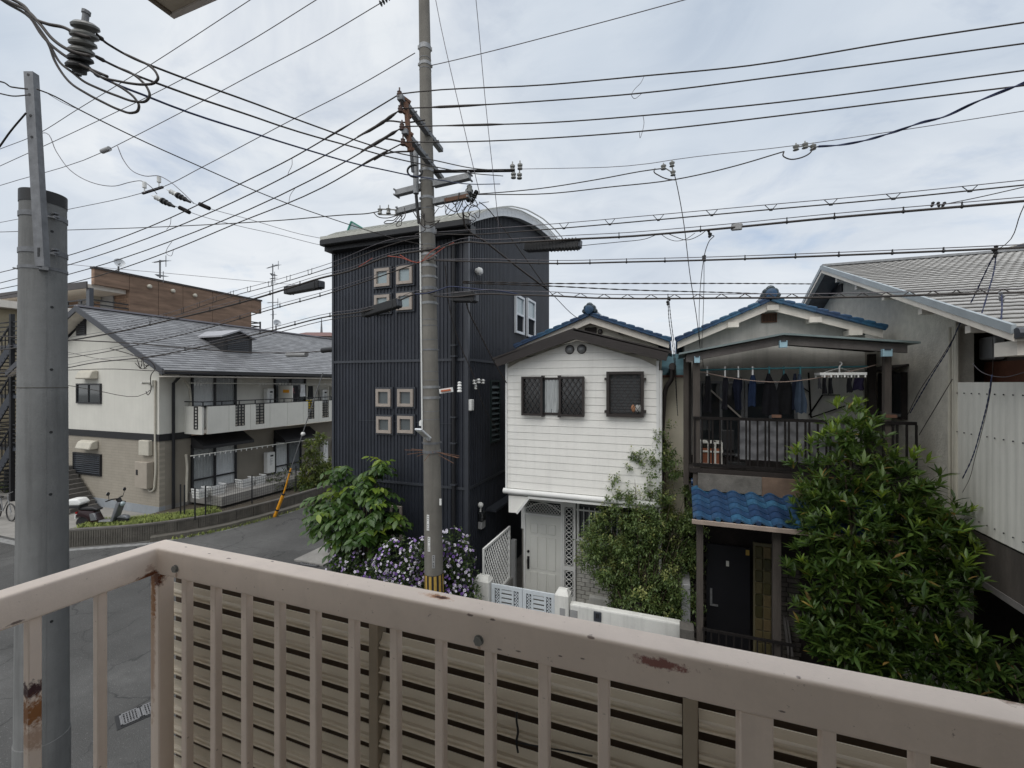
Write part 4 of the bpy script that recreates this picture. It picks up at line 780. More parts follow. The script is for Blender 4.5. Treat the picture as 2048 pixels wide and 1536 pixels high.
# ================================================================== CHARCOAL HOUSE
DX0, DX1, DY0, DY1 = -8.32, -4.46, 9.0, 15.87
DARK = thing('charcoal_house', 'tall three-storey house in dark charcoal ribbed siding under a curved roof', 'house', (DX1, DY0, 0))
ARC = [(8.72, 8.86), (9.0, 9.02), (9.82, 9.40), (10.67, 9.75), (11.96, 10.14), (13.6, 10.46), (15.0, 10.6), (16.2, 10.64)]
def arcz(y):
    for (a, za), (b, zb) in zip(ARC, ARC[1:]):
        if a <= y <= b: return za + (zb - za) * (y - a) / (b - a)
    return ARC[-1][1]
def ribs(t0, t1, pitch, f):        # wall line with upright ribs: f(t, out) -> (x, y)
    pts = []; t = t0
    while t < t1 - pitch * .5:
        for dt, o in ((0, 0), (.62, 0), (.70, .022), (.92, .022)): pts.append((min(t + dt * pitch, t1), o))
        t += pitch
    pts.append((t1, 0)); return pts
m = M(); vs = []; fs = []
prof = ribs(DX0, DX1, .0985, None)
for x, o in prof: vs += [(x, DY0 - o, 0), (x, DY0 - o, 8.98)]
fs = [(2 * i, 2 * i + 2, 2 * i + 3, 2 * i + 1) for i in range(len(prof) - 1)]
m.add(vs, fs); m.box(DX0, DX1, DY0 + .005, DY0 + .1, 0, 8.95); m.part('front_wall', K['charcoal'], DARK)
m = M(); prof = ribs(DY0, DY1, .0985, None); vs = []
for y, o in prof: vs += [(DX1 + o, y, 0), (DX1 + o, y, arcz(y) - .02)]
m.add(vs, [(2 * i, 2 * i + 2, 2 * i + 3, 2 * i + 1) for i in range(len(prof) - 1)])
n = 14; ys = [DY0 + .11 + (DY1 - DY0 - .11) * i / n for i in range(n + 1)]
m.prism([(DX1 - .005, y, arcz(y) - .03) for y in ys] + [(DX1 - .005, ys[-1], 0), (DX1 - .005, ys[0], 0)], (-.1, 0, 0)); m.part('side_wall', K['charcoal'], DARK)
m = M(); m.prism([(DX0 + .1, y, arcz(y) - .03) for y in ys] + [(DX0 + .1, ys[-1], 0), (DX0 + .1, ys[0], 0)], (-.1, 0, 0)); m.box(DX0 + .1, DX1 - .11, DY1 - .1, DY1, 0, 10.5); m.part('rear_wall', K['charcoal'], DARK)
# curved roof
RX0, RX1 = -8.37, -4.24
yy = []
for (a, za), (b, zb) in zip(ARC, ARC[1:]): yy += [a + (b - a) * i / 4 for i in range(4)]
yy.append(ARC[-1][0])
def sm(y): return (arcz(y - .25) + arcz(y) * 2 + arcz(y + .25)) / 4 if 9.1 < y < 15.9 else arcz(y)
m = M(); m.prism([(RX0, y, sm(y)) for y in yy] + [(RX0, y, sm(y) + .17) for y in reversed(yy)], (RX1 - RX0 - .03, 0, 0)); ROOF = m.part('roof', K['roof_light'], DARK)
for i in range(0, len(yy) - 1):
    a, c = yy[i], yy[i + 1] - .008
    M().prism([(RX1 - .028, a, sm(a) - .03), (RX1 - .028, c, sm(c) - .03), (RX1 - .028, c, sm(c) + .2), (RX1 - .028, a, sm(a) + .2)], (.03, 0, 0)).part('fascia_plate', K['white_metal'], ROOF)
m = M()
for k in range(24):
    x = RX0 + .1 + k * .185; m.prism([(x, y, sm(y) + .168) for y in yy] + [(x, y, sm(y) + .20) for y in reversed(yy)], (.022, 0, 0))
m.part('standing_seam', K['roof_light'], ROOF, kind='stuff')
B(RX0 - .02, RX1 + .03, 8.56, 8.715, 8.76, 8.90).part('gutter', K['black_trim'], DARK, bevel=.02)
B(RX0, RX1, 8.72, 8.985, 8.66, 8.84).part('eave_board', K['black_trim'], DARK)
B(RX0, RX1 - .04, 8.57, 8.72, 8.905, 8.985).part('eave_flashing', K['roof_light'], DARK)
a, c, d = PY(693, 468, 9.4), PY(703, 443, 9.4), PY(735, 462, 9.4)
M().prism([a, c, d], (0, .05, 0)).part('roof_screen', K['pane_pale'], DARK)
m = M().bar(a, c, .04, .04).bar(c, d, .03, .03); m.part('screen_frame', mat('green_edge', (.03, .2, .15), .5), DARK)
# trims
for z in (5.84, 2.87):
    B(DX0, DX1 + .02, DY0 - .04, DY0 - .024, z - .03, z + .03).part('belt_trim', K['charcoal_trim'], DARK); B(DX1 + .024, DX1 + .04, DY0, DY1, z - .03, z + .03).part('belt_trim', K['charcoal_trim'], DARK)
M().prism([(DX1 - .05, DY0 - .045, 0), (DX1 + .045, DY0 - .045, 0), (DX1 + .045, DY0 + .06, 0), (DX1 + .03, DY0 + .06, 0), (DX1 + .03, DY0 - .03, 0), (DX1 - .05, DY0 - .03, 0)], (0, 0, 8.9)).part('corner_trim', K['charcoal_trim'], DARK)
B(DX0 - .03, DX0 + .03, DY0 - .045, DY0 + .05, 0, 8.65).part('corner_trim', K['charcoal_trim'], DARK)
m = M().cyl((-4.76, 8.9, 0.0), (-4.76, 8.9, 8.75), .048, n=10)
m.part('downpipe', K['black_trim'], DARK, smooth=True)
for z in (1.2, 2.95, 3.9, 4.5, 5.9, 6.15, 8.1): B(-4.83, -4.69, 8.845, 8.97, z, z + .03).part('pipe_clip', K['charcoal_trim'], DARK)
# small square windows, two groups of four
def framed(par, x0, x1, z0, z1, y, fw, depth, fm, pm, name='window', label=None):
    m = M(); yo, yi = y - depth, y
    m.box(x0, x1, yo, yi, z0, z0 + fw).box(x0, x1, yo, yi, z1 - fw, z1).box(x0, x0 + fw, yo, yi, z0 + fw, z1 - fw).box(x1 - fw, x1, yo, yi, z0 + fw, z1 - fw)
    w = m.part(name, fm, par, label)
    B(x0 + fw, x1 - fw, y - depth * .35, y - depth * .2, z0 + fw, z1 - fw).part('pane', pm, w); return w
for u0, v0, u1, v1 in ((750, 537, 780, 573), (794, 532, 825, 568), (750, 590, 780, 625), (794, 586, 825, 620), (753, 778, 782, 813), (796, 778, 827, 813), (754, 833, 783, 866), (796, 832, 827, 866)):
    x0, x1, z0, z1 = RY(u0, v0, u1, v1, DY0 - .06)
    w = framed(DARK, x0, x1, z0, z1, DY0 - .024, .07, .075, K['taupe'], K['pane_pale'] if v0 < 700 else mat('dim_sky_tinted_glass', (.1, .115, .12), .25, spec=.6) if 'dim_pane' not in K else K['dim_pane'])
    m = M(); f = .045
    m.box(x0 - f, x1 + f, DY0 - .06, DY0 - .024, z1 + .002, z1 + f).box(x0 - f, x1 + f, DY0 - .06, DY0 - .024, z0 - f, z0 - .002).box(x0 - f, x0 - .002, DY0 - .055, DY0 - .024, z0, z1).box(x1 + .002, x1 + f, DY0 - .055, DY0 - .024, z0, z1)
    m.part('window_surround', K['charcoal_trim'], w)
x0, x1, z0, z1 = RY(781, 1012, 803, 1080, DY0 - .06); framed(DARK, x0, x1, z0, z1, DY0 - .024, .05, .06, K['taupe'], K['pane'])
B(DX0 + .8, DX1 - .35, DY0 - .035, DY0 - .024, 4.35, 4.36).part('seam_trim', K['charcoal_trim'], DARK)
# side wall windows, vent and fittings
for u0, v0, u1, v1 in ((1031, 592, 1048, 668), (1054, 600, 1070, 675)):
    y0, y1, z0, z1 = RX(u0, v0, u1, v1, DX1 + .06); m = M(); f = .07; X0, X1 = DX1 + .024, DX1 + .09
    m.box(X0, X1, y0, y1, z0, z0 + f).box(X0, X1, y0, y1, z1 - f, z1).box(X0, X1, y0, y0 + f, z0 + f, z1 - f).box(X0, X1, y1 - f, y1, z0 + f, z1 - f).box(X0, X1, y0 + f, y1 - f, (z0 + z1) / 2 - .03, (z0 + z1) / 2 + .03)
    w = m.part('tall_window', K['white_metal'], DARK)
    B(X0, X0 + .02, y0 + f, y1 - f, (z0 + z1) / 2 + .03, z1 - f).part('pane', K['pane_pale'], w); B(X0, X0 + .02, y0 + f, y1 - f, z0 + f, (z0 + z1) / 2 - .03).part('insect_screen', K['dark_screen'], w)
y0, y1, z0, z1 = RX(982, 760, 1000, 884, DX1 + .05); green = mat('dark_green_louver', (.02, .035, .035), .5, .15, 5)
m = M().box(DX1 + .024, DX1 + .06, y0, y0 + .05, z0, z1).box(DX1 + .024, DX1 + .06, y1 - .05, y1, z0, z1).box(DX1 + .024, DX1 + .06, y0 + .05, y1 - .05, z1 - .05, z1).box(DX1 + .024, DX1 + .06, y0 + .05, y1 - .05, z0, z0 + .05)
SH = m.part('shutter', green, DARK); k = 11
me = M().prism([(0, y0 + .05, 0), (.05, y0 + .05, -.07), (.05, y0 + .05, -.055), (0, y0 + .05, .015)], (0, y1 - y0 - .1, 0)).mesh('slat', green)
for i in range(k): inst(me, 'slat', SH, (DX1 + .012, 0, z0 + .1 + i * (z1 - z0 - .12) / k))
p = PX(956, 541, DX1 + .08); M().lathe((DX1 + .03, p.y, p.z), [(.06, 0), (.06, .03), (.1, .06), (.09, .13), (.04, .17)], 12, (1, 0, -.3)).part('security_lamp', K['white_plastic'], DARK, smooth=True)
p = PX(941, 811, DX1 + .06); B(DX1 + .03, DX1 + .12, p.y - .07, p.y + .07, p.z - .12, p.z + .14).part('junction_box', K['white_plastic'], DARK, bevel=.015); 
for u, v, s in ((949, 764, .05), (957, 762, .055), (966, 763, .05), (951, 774, .04)):
    p = PX(u, v, DX1 + .10); M().lathe(p - UP * .06, [(.02, 0), (s, .015), (s * .7, .05), (s, .08), (s * .5, .12)], 10).part('wall_insulator', K['white_porcelain'], DARK, smooth=True)
p = PX(963, 1040, DX1 + .08); m = M().box(DX1 + .03, DX1 + .16, p.y - .12, p.y + .12, p.z - .02, p.z + .22); MB = m.part('electric_meter', K['dark_glass'], DARK, bevel=.03); B(DX1 + .03, DX1 + .14, p.y - .11, p.y + .11, p.z - .19, p.z - .022).part('meter_box', K['grey_plastic'], MB, bevel=.01)
p = PX(961, 1010, DX1 + .1); M().ball(p, .07, 12, 8).cyl(p - UP * .16, p - UP * .06, .02, n=8).part('globe_lamp', K['white_plastic'], DARK, smooth=True)
y0, y1, z0, z1 = RX(983, 975, 1012, 1010, DX1 + .1); B(DX1 + .024, DX1 + .3, 10.0, 11.6, 2.08, 2.14).part('door_canopy', K['charcoal_trim'], DARK)

# ================================================================== WHITE HOUSE
WX0, WX1, WY = -3.52, -.32, 9.10
WH = thing('white_house', 'narrow two-storey house with white horizontal siding, brown front gable and blue tiled roof behind', 'house', ((WX0 + WX1) / 2, WY, 0))
B(WX0 + .01, WX1 - .01, WY + .02, 16.0, 2.86, 5.9).part('wall', K['cream_wall'], WH)
gx, gz, gl, gr = -1.93, 6.20, (WX0, 5.72), (WX1, 5.72)
def gtop(x): return gz - (gz - 5.68) * (gx - x) / (gx - WX0) if x < gx else gz - (gz - 5.68) * (x - gx) / (WX1 - gx)
z = 2.96; pitch = .1565; i = 0
while z < 6.15:
    zt = z + pitch - .002; n = 10
    if gtop(gx) - z < .02: break
    if zt < 5.68: poly = [(WX0, z), (WX1, z), (WX1, zt), (WX0, zt)]
    else:
        def xl(h): return WX0 + (gx - WX0) * max(0, (h - 5.68) / (gz - 5.68))
        def xr(h): return WX1 - (WX1 - gx) * max(0, (h - 5.68) / (gz - 5.68))
        zt2 = min(zt, gz - .003); poly = [(xl(z), z), (xr(z), z), (xr(zt2), zt2), (xl(zt2), zt2)]
    m = M(); (ax_, az), (bx_, bz), (cx_, cz), (dx_, dz) = poly
    m.add([(ax_, WY - .027, az), (bx_, WY - .027, bz), (cx_, WY - .018, cz), (dx_, WY - .018, dz), (ax_, WY + .018, az), (bx_, WY + .018, bz), (cx_, WY + .018, cz), (dx_, WY + .018, dz)],
          [(0, 1, 2, 3), (7, 6, 5, 4), (0, 4, 5, 1), (1, 5, 6, 2), (2, 6, 7, 3), (3, 7, 4, 0)])
    m.part('siding_board', K['white_siding'], WH, bevel=.003); z += pitch
M().prism([(WX0 + .1, WY + .02, 5.9), (WX1 - .1, WY + .02, 5.9), (WX1, WY + .02, 5.6), (gx, WY + .02, 6.2), (WX0, WY + .02, 5.6)][0:0] or [(WX0 + .01, WY + .02, 5.88), (WX1 - .01, WY + .02, 5.88), (gx, WY + .02, 6.19)], (0, .8, 0)).part('gable_core', K['cream_wall'], WH)
B(WX0 - .025, WX0 + .02, WY - .045, WY + .05, 2.95, 5.74).part('corner_board', K['white_paint'], WH); B(WX1 - .02, WX1 + .03, WY - .045, WY + .05, 2.95, 5.74).part('corner_board', K['white_paint'], WH)
# brown front roof
ap, le, re = PY(1147, 658, 8.78), PY(989, 718, 8.78), PY(1338, 704, 8.78)
for a, c, nm in ((ap, le, 'bargeboard'), (ap, re, 'bargeboard')):
    s = 1 if c.x > a.x else -1
    M().prism([a - V((s * -.001, 0, 0)), c, c - UP * .17 - V((s * .05, 0, 0)), a - UP * .205], (0, .045, 0)).part(nm, K['brown_metal'], WH)
    M().prism([a + UP * .022, c + UP * .022 + V((s * .05, 0, 0)), c - UP * .03 + V((s * .05, 0, 0)), a - UP * .03], (0, 1.2, 0)).part('front_roof', K['brown_metal'], WH)
    M().prism([a + V((0, .05, -.06)), c + V((-s * .05, .05, -.06)), c + V((-s * .05, .05, -.09)), a + V((0, .05, -.09))], (0, .36, 0)).part('soffit', K['brown_metal'], WH)
# main blue-tiled roof behind
def tiled_gable(par, apx, lft, rgt, y0, y1, ntile):
    """cream bargeboards with a stepped edge of tiles on top; the slopes run back to y1"""
    out = []
    for c in (lft, rgt):
        a = V(apx); s = 1 if c.x > a.x else -1; d = (c - a); L_ = d.length; d.normalize(); nrm = V((-d.z * s, 0, d.x * s)); nrm = nrm if nrm.z > 0 else -nrm
        M().prism([a, c, c - UP * .145, a - UP * .165], (0, .05, 0)).part('bargeboard', K['cream_board'], par)
        M().prism([a + nrm * .004, c + nrm * .004, c + nrm * .035, a + nrm * .035], (0, y1 - y0, 0)).part('roof', K['blue_tile'], par)
        w = L_ / ntile
        tm = M().prism([(0, 0, 0), (w * 1.16, 0, -.012), (w * 1.16, 0, .05), (w * 1.1, 0, .075), (w * .5, 0, .085), (0, 0, .06)], (0, .22, 0)).prism([(0, 0, -.085), (w * 1.1, 0, -.1), (w * 1.12, 0, .05), (0, 0, .05)], (0, .045, 0)).mesh('verge_tile', K['blue_tile'], bevel=.012)
        ang = math.atan2(-d.z, d.x * s)
        for k in range(ntile):
            p = a + d * (w * k) + nrm * (.035)
            inst(tm, 'verge_tile', par, (p.x, y0 - .09, p.z), (0, ang if s > 0 else math.pi - ang, 0) if s > 0 else (0, 0, 0), None)
            o = par.children[-1] if False else None
        if s < 0:
            pass
        # field tiles on the slope as long ribs of real relief
        m = M(); nr = int((y1 - y0 - .3) / .27)
        for k in range(nr):
            y = y0 + .25 + k * .27
            m.tube([a + nrm * .045 + V((0, y - a.y, 0)), c + nrm * .045 + V((0, y - a.y, 0))], .055, 6)
        m.part('tile_roll', K['blue_tile'], par, kind='stuff')
    m = M(); m.lathe((apx.x, y0 - .1, apx.z + .15), [(.085, 0), (.085, y1 - y0)], 10, (0, 1, 0)); m.box(apx.x - .09, apx.x + .09, y0 - .05, y1, apx.z + .0, apx.z + .13); m.part('ridge_cap', K['ridge_tile'], par, smooth=True)
    m = M().lathe((apx.x, y0 - .16, apx.z + .13), [(.06, 0), (.1, .01), (.1, .09)], 16, (0, 1, 0)); m.part('ridge_disc', K['blue_tile'], par, smooth=True)
    m = M()
    for dx, dz, r in ((0, .22, .085), (-.07, .18, .07), (.07, .18, .07), (-.12, .11, .055), (.12, .11, .055), (0, .14, .1)): m.lathe((apx.x + dx, y0 - .06, apx.z + dz), [(r * .6, -.03), (r, 0), (r, .1), (r * .7, .13)], 12, (0, 1, 0))
    m.part('ridge_ornament', K['ridge_tile'], par, smooth=True)
def verge_left(par, apx, c, y0, ntile):
    a = V(apx); d = c - a; L_ = d.length; d.normalize(); nrm = V((d.z, 0, -d.x)); nrm = nrm if nrm.z > 0 else -nrm; w = L_ / ntile
    prof = [(0, 0), (1.16, -.012), (1.16, .04), (1.1, .066), (.5, .06), (0, .03)]; q = [(0, -.035), (1.1, -.05), (1.12, .035), (0, .03)]
    m = M(); f = lambda t, h: d * (t * w) + nrm * h
    m.prism([f(t, h) for t, h in prof], (0, .22, 0)); m.prism([f(t, h) for t, h in q], (0, .045, 0)); me = m.mesh('verge_tile', K['blue_tile'], bevel=.012)
    for k in range(ntile): inst(me, 'verge_tile', par, a + d * (w * k) + nrm * .035 + V((0, y0 - .09 - a.y, 0)))
_real_inst = inst
def gable_roof(par, apx, lft, rgt, y0, y1, ntile):
    global inst
    inst = lambda *a, **k: None            # the edge tiles are laid below, one slope at a time
    tiled_gable(par, apx, lft, rgt, y0, y1, ntile)
    inst = _real_inst
    verge_left(par, apx, lft, y0, ntile); verge_left(par, apx, rgt, y0, ntile)
bap, ble, bre = PY(1180, 632, 10.0), PY(1033, 696, 10.0), PY(1338, 683, 10.0)
gable_roof(WH, bap, ble, bre, 10.0, 16.2, 9)
M().prism([(WX0 + .03, 10.2, 5.9), (WX1 - .03, 10.2, 5.9), (WX1 - .03, 10.2, 6.12), (bap.x, 10.2, bap.z - .06), (WX0 + .03, 10.2, 6.12)], (0, 5.6, 0)).part('upper_gable', K['cream_wall'], WH)
x0, x1, z0, z1 = RY(1170, 655, 1193, 668, 10.18); B(x0, x1, 10.17, 10.19, z0, z1).part('gable_vent', K['dark_wood'], WH)
p = PY(1200, 663, 10.15); M().lathe((p.x, 10.19, p.z), [(.06, 0), (.06, .03), (.035, .06)], 12, (0, -1, 0)).part('vent_cap', K['brown_metal'], WH, smooth=True)
p = PY(1243, 664, 10.1); B(p.x - .06, p.x + .06, 10.04, 10.2, p.z - .05, p.z + .05).part('rafter_end', K['brown_metal'], WH)
for u, v in ((1139, 699), (1163, 698)):
    p = PY(u, v, WY - .05); m = M().lathe((p.x, WY - .02, p.z), [(.085, 0), (.085, .03), (.075, .06), (.04, .085), (.005, .09)], 16, (0, -1, 0)); o = m.part('round_vent', K['galv'], WH, smooth=True)
    M().lathe((p.x, WY - .022, p.z), [(.1, 0), (.1, .012)], 18, (0, -1, 0)).part('vent_rim', K['brown_metal'], o, smooth=True)
# upstairs windows with brown lattice grilles
def lattice(m, x0, x1, z0, z1, y, w, step, ratio=1.5):
    dz = step * ratio; n = int((x1 - x0) / step + (z1 - z0) / dz) + 2
    for sgn in (1, -1):
        for k in range(-n, n + 1):
            c0 = x0 + k * step; pts = []
            for t in range(0, 41):
                zz = z0 + (z1 - z0) * t / 40; xx = c0 + sgn * (zz - z0) / dz * step
                if x0 <= xx <= x1: pts.append((xx, zz))
            if len(pts) > 2: m.bar((pts[0][0], y + .003 * sgn, pts[0][1]), (pts[-1][0], y + .003 * sgn, pts[-1][1]), w, w)
def rect_frame(m, x0, x1, z0, z1, ya, yb, f): m.box(x0, x1, ya, yb, z0, z0 + f).box(x0, x1, ya, yb, z1 - f, z1).box(x0, x0 + f, ya, yb, z0 + f, z1 - f).box(x1 - f, x1, ya, yb, z0 + f, z1 - f)
x0, x1, z0, z1 = RY(1044, 753, 1169, 832, WY - .1)
xa, xb = PY(1086, 790, WY - .1).x, PY(1124, 790, WY - .1).x
m = M(); rect_frame(m, x0 + .01, x1 - .01, z0 + .02, z1 - .02, WY - .06, WY - .012, .05); W = m.part('window', K['brown_metal'], WH)
B(x0 + .06, x1 - .06, WY - .035, WY - .028, z0 + .07, z1 - .07).part('pane', K['pane'], W)
vs = []; nx = 26
for j in range(13):
    for i in range(nx + 1):
        t = i / nx; h = j / 12; xx = xa + .03 + (xb - xa - .06) * t; zz = z1 - .07 - (z1 - z0 - .14) * h
        vs.append((xx, WY - .05 + .012 * math.sin(t * 31 + h * 2.2 * math.sin(t * 3)) + .008 * math.sin(h * 9 + t * 14) * h, zz))
M().add(vs, [(j * (nx + 1) + i, j * (nx + 1) + i + 1, (j + 1) * (nx + 1) + i + 1, (j + 1) * (nx + 1) + i) for j in range(12) for i in range(nx)]).part('curtain', K['curtain'], W, smooth='all')
for q0, q1 in ((x0, xa), (xb - .06, x1)):
    m = M(); rect_frame(m, q0, q1, z0, z1, WY - .155, WY - .11, .045); g = m.part('grille', K['brown_metal'], WH)
    mm = M(); lattice(mm, q0 + .04, q1 - .04, z0 + .04, z1 - .04, WY - .132, .010, .12, 1.5); mm.part('lattice_bars', K['brown_metal'], g)
    for zz in (z0 - .02, z1 - .02): B((q1 if q0 == x0 else q0) - .02, (q1 if q0 == x0 else q0) + .02, WY - .165, WY - .03, zz, zz + .04).part('hinge', K['brown_metal'], g)
    B(q0 + .045, q1 - .045, WY - .075, WY - .068, z0 + .05, z1 - .05).part('dark_screen', K['dark_glass'], g)
x0, x1, z0, z1 = RY(1213, 743, 1288, 834, WY - .12)
m = M(); rect_frame(m, x0, x1, z0, z1, WY - .155, WY - .11, .055); W = m.part('grille', K['brown_metal'], WH); mm = M(); lattice(mm, x0 + .05, x1 - .05, z0 + .05, z1 - .05, WY - .132, .010, .125, 1.5); mm.part('lattice_bars', K['brown_metal'], W)
m = M(); rect_frame(m, x0 + .02, x1 - .02, z0 + .02, z1 - .02, WY - .07, WY - .012, .05); W2 = m.part('window', K['brown_metal'], WH)
B(x0 + .07, x1 - .07, WY - .035, WY - .028, z0 + .07, z1 - .07).part('pane', K['pane'], W2)
bl = B(x0 + .075, x1 - .075, -.003, .003, 0, .05).mesh('blind_slat', mat('grey_blind', (.12, .125, .13), .6, .08, 5))
for k in range(12): inst(bl, 'blind_slat', W2, (0, WY - .042, z0 + .09 + k * .063), (math.radians(20), 0, 0))
for dx, c in ((.52, (.45, .22, .12)), (.60, (.5, .5, .48)), (.655, (.45, .45, .43))): M().ball((x0 + dx, WY - .052, z0 + .17), .045, 8, 6, 1.8).part('window_trinket', mat('trinket', c, .7), W2, smooth=True)
for u in (1211, 1290):
    for v in (758, 823): p = PY(u, v, WY - .13); B(p.x - .02, p.x + .02, WY - .15, WY - .03, p.z - .025, p.z + .025).part('hinge', K['brown_metal'], W)
# ledge under the upper storey and its bracket panel
M().cyl((WX0 - .07, WY - .03, 2.89), (WX1 + .05, WY - .03, 2.89), .062, n=12).part('ledge', K['white_paint'], WH, smooth=True)
B(WX0 + .01, WX1, WY + .03, 10.0, 2.80, 2.85).part('soffit', K['white_paint'], WH)
pts = [PY(u, v, WY + .0) for u, v in ((1017, 991), (1057, 994), (1032, 1026), (1017, 1025))]; M().prism(pts, (0, .8, 0)).part('bracket_panel', K['white_siding'], WH, bevel=.006)
m = M().bar(pts[1] + V((.03, -.02, 0)), pts[2] + V((.03, -.02, 0)), .05, .04).bar(pts[1] + V((0, -.02, .0)), V((WX1, WY - .02, 2.80)), .05, .05); m.part('arch_trim', K['white_paint'], WH)
# ground floor
B(WX0 + .02, WX1 - .02, 10.06, 16.0, 0, 2.80).part('lower_wall', K['mortar'], WH)
x0, x1, zd0, zt = RY(1052, 1029, 1122, 1190, 10.0); zd0 = .18; zt = 2.12
D = M().box(x0, x1, 9.98, 10.03, zd0, zt).part('front_door', K['door_white'], WH, bevel=.006)
for i in range(3):
    w = (x1 - x0 - .2) / 3; xx = x0 + .1 + i * w
    for a, c in ((1.70, 1.93), (.85, 1.62), (.28, .77)):
        m = M().box(xx + .02, xx + w - .02, 9.966, 9.9795, a, c); m.part('door_panel', K['door_white'], D, bevel=.012)
M().tube(spline([(x0 + .07, 9.96, 1.1), (x0 + .065, 9.92, 1.06), (x0 + .075, 9.92, .93), (x0 + .07, 9.96, .84)], 4), .016, 8).cyl((x0 + .07, 9.955, 1.24), (x0 + .07, 9.98, 1.24), .03, n=12).box(x0 + .045, x0 + .095, 9.955, 9.979, .82, 1.12).part('door_handle', K['black_trim'], D)
m = M().box(x0 - .05, x0, 9.96, 10.05, .15, 2.52).box(x1, x1 + .05, 9.96, 10.05, .15, 2.52).box(x0, x1, 9.96, 10.05, zt + .003, zt + .05).box(x0, x1, 9.96, 10.05, 2.46, 2.52); m.part('door_frame', K['white_paint'], WH)
B(x0, x1, 10.035, 10.045, zt + .05, 2.46).part('transom_glass', K['dark_screen'], WH)
m = M(); lattice(m, x0 + .02, x1 - .02, zt + .06, 2.42, 9.985, .011, .075, 1.1); m.tube(spline([(x0, 9.98, 2.28), ((x0 + x1) / 2, 9.98, 2.44), (x1, 9.98, 2.28)], 8), .014, 6); m.part('transom_lattice', K['white_paint'], WH)
sx0, sx1 = x1 + .09, x1 + .30
m = M().box(sx0 - .04, sx0, 9.97, 10.05, .15, 2.5).box(sx1, sx1 + .05, 9.97, 10.05, .15, 2.7).box(sx0, sx1, 9.97, 10.05, .15, .3).box(sx0, sx1, 9.97, 10.05, .92, 1.02).box(sx0, sx1, 9.97, 10.05, 2.4, 2.5); SL = m.part('sidelight', K['white_paint'], WH)
B(sx0, sx1, 10.03, 10.04, .3, 2.4).part('pane', K['dark_screen'], SL)
m = M(); cxm = (sx0 + sx1) / 2
for zlo, zhi in ((.31, .91), (1.03, 2.39)):
    k = round((zhi - zlo) / .195); st = (zhi - zlo) / k
    for i in range(k):
        cz = zlo + st * (i + .5)
        m.tube([(cxm + st * .46 * math.cos(t), 9.985, cz + st * .46 * math.sin(t)) for t in [j * math.pi / 8 for j in range(17)]], .009, 4, False)
        for s in (-1, 1): m.bar((sx0, 9.99, cz - s * st / 2), (sx1, 9.99, cz + s * st / 2), .012, .012)
m.part('ring_lattice', K['white_paint'], SL, kind='stuff')
brick = B(0, .195, -.022, .0, 0, .083).mesh('brick', K['brick_white'], bevel=.005)
half = B(0, .105, -.022, .0, 0, .083).mesh('brick', K['brick_white'], bevel=.005)
def bricks(x0, x1, z0, z1, y, par):
    z = z0; r = 0; k = 0
    while z < z1 - .04:
        x = x0; first = r % 2
        while x < x1 - .03:
            rem = x1 - x
            if first or rem < .195: 
                if rem >= .1: inst(half, 'brick', par, (x, y, z)); k += 1
                x += .118; first = 0
            else: inst(brick, 'brick', par, (x, y + RND.uniform(-.002, .002), z)); x += .208; k += 1
        z += .096; r += 1
    return k
bricks(-3.50, x0 - .055, .2, 1.75, 10.055, WH); bricks(sx1 + .06, -1.05, .2, 1.62, 10.055, WH)
B(-3.5, x0 - .055, 10.0, 10.055, 1.76, 2.8).part('door_post', K['white_paint'], WH)
bx0, bx1 = sx1 + .08, -.7
m = M(); rect_frame(m, bx0, bx1, 1.66, 2.6, 10.0, 10.055, .05); W3 = m.part('window', K['white_paint'], WH); B(bx0 + .05, bx1 - .05, 10.03, 10.045, 1.71, 2.55).part('pane', K['pane'], W3)
wb = M().cyl((0, 0, 1.6), (0, 0, 2.45), .011, n=6).mesh('window_bar', K['white_paint'])
for k in range(13): inst(wb, 'window_bar', W3, (bx0 + .05 + k * .125, 9.92, 0))
m = M().bar((bx0, 9.92, 1.68), (bx1, 9.92, 1.68), .02, .03).bar((bx0, 9.92, 2.38), (bx1, 9.92, 2.38), .02, .03); m.part('bar_rail', K['white_paint'], W3)
M().tube([(WX1 + .06, WY - .02, 5.55), (WX1 + .06, WY + .0, 5.3), (WX1 + .05, WY, 2.9), (WX1 + .05, WY, .2)], .035, 8).part('downpipe', K['white_paint'], WH, smooth=True)
m = M().cyl((WX1 + .28, WY - .2, 5.62), (WX1 + .28, 16, 5.62), .07, n=8).tube(spline([(WX1 + .28, WY - .05, 5.6), (WX1 + .27, WY, 5.4), (WX1 + .16, WY + .12, 5.2), (WX1 + .12, WY + .15, 4.9), (WX1 + .12, WY + .15, 2.9)], 4), .045, 8); m.part('brown_downpipe', K['brown_metal'], WH, smooth=True)

# ---- entrance: gate posts, gate leaves, low wall, lattice screen
gy = 8.2
def gatepost(u0, u1, vtop, label):
    x0, x1 = PY(u0, vtop, gy).x, PY(u1, vtop, gy).x; t = thing('gate_post', label, 'gate post', ((x0 + x1) / 2, gy, 0), 'gate posts of the white house')
    B(x0, x1, gy - .12, gy + .14, 0, 1.26).part('post_body', K['white_wall'], t, bevel=.015)
    m = M().add([(x0 + .012, gy - .108, 1.26), (x1 - .012, gy - .108, 1.26), (x1 - .012, gy + .128, 1.26), (x0 + .012, gy + .128, 1.26), (x0 + .05, gy - .03, 1.335), (x1 - .05, gy - .03, 1.335), (x1 - .05, gy + .06, 1.335), (x0 + .05, gy + .06, 1.335)], [(0, 1, 5, 4), (1, 2, 6, 5), (2, 3, 7, 6), (3, 0, 4, 7), (4, 5, 6, 7)])
    m.part('post_cap', K['white_wall'], t); return t, x0, x1
t1, _, gx0 = gatepost(952, 982, 1165, 'white gate post beside the purple flowering bushes')
t2, gx1, wx0 = gatepost(1112, 1140, 1195, 'white gate post where the low white wall begins')
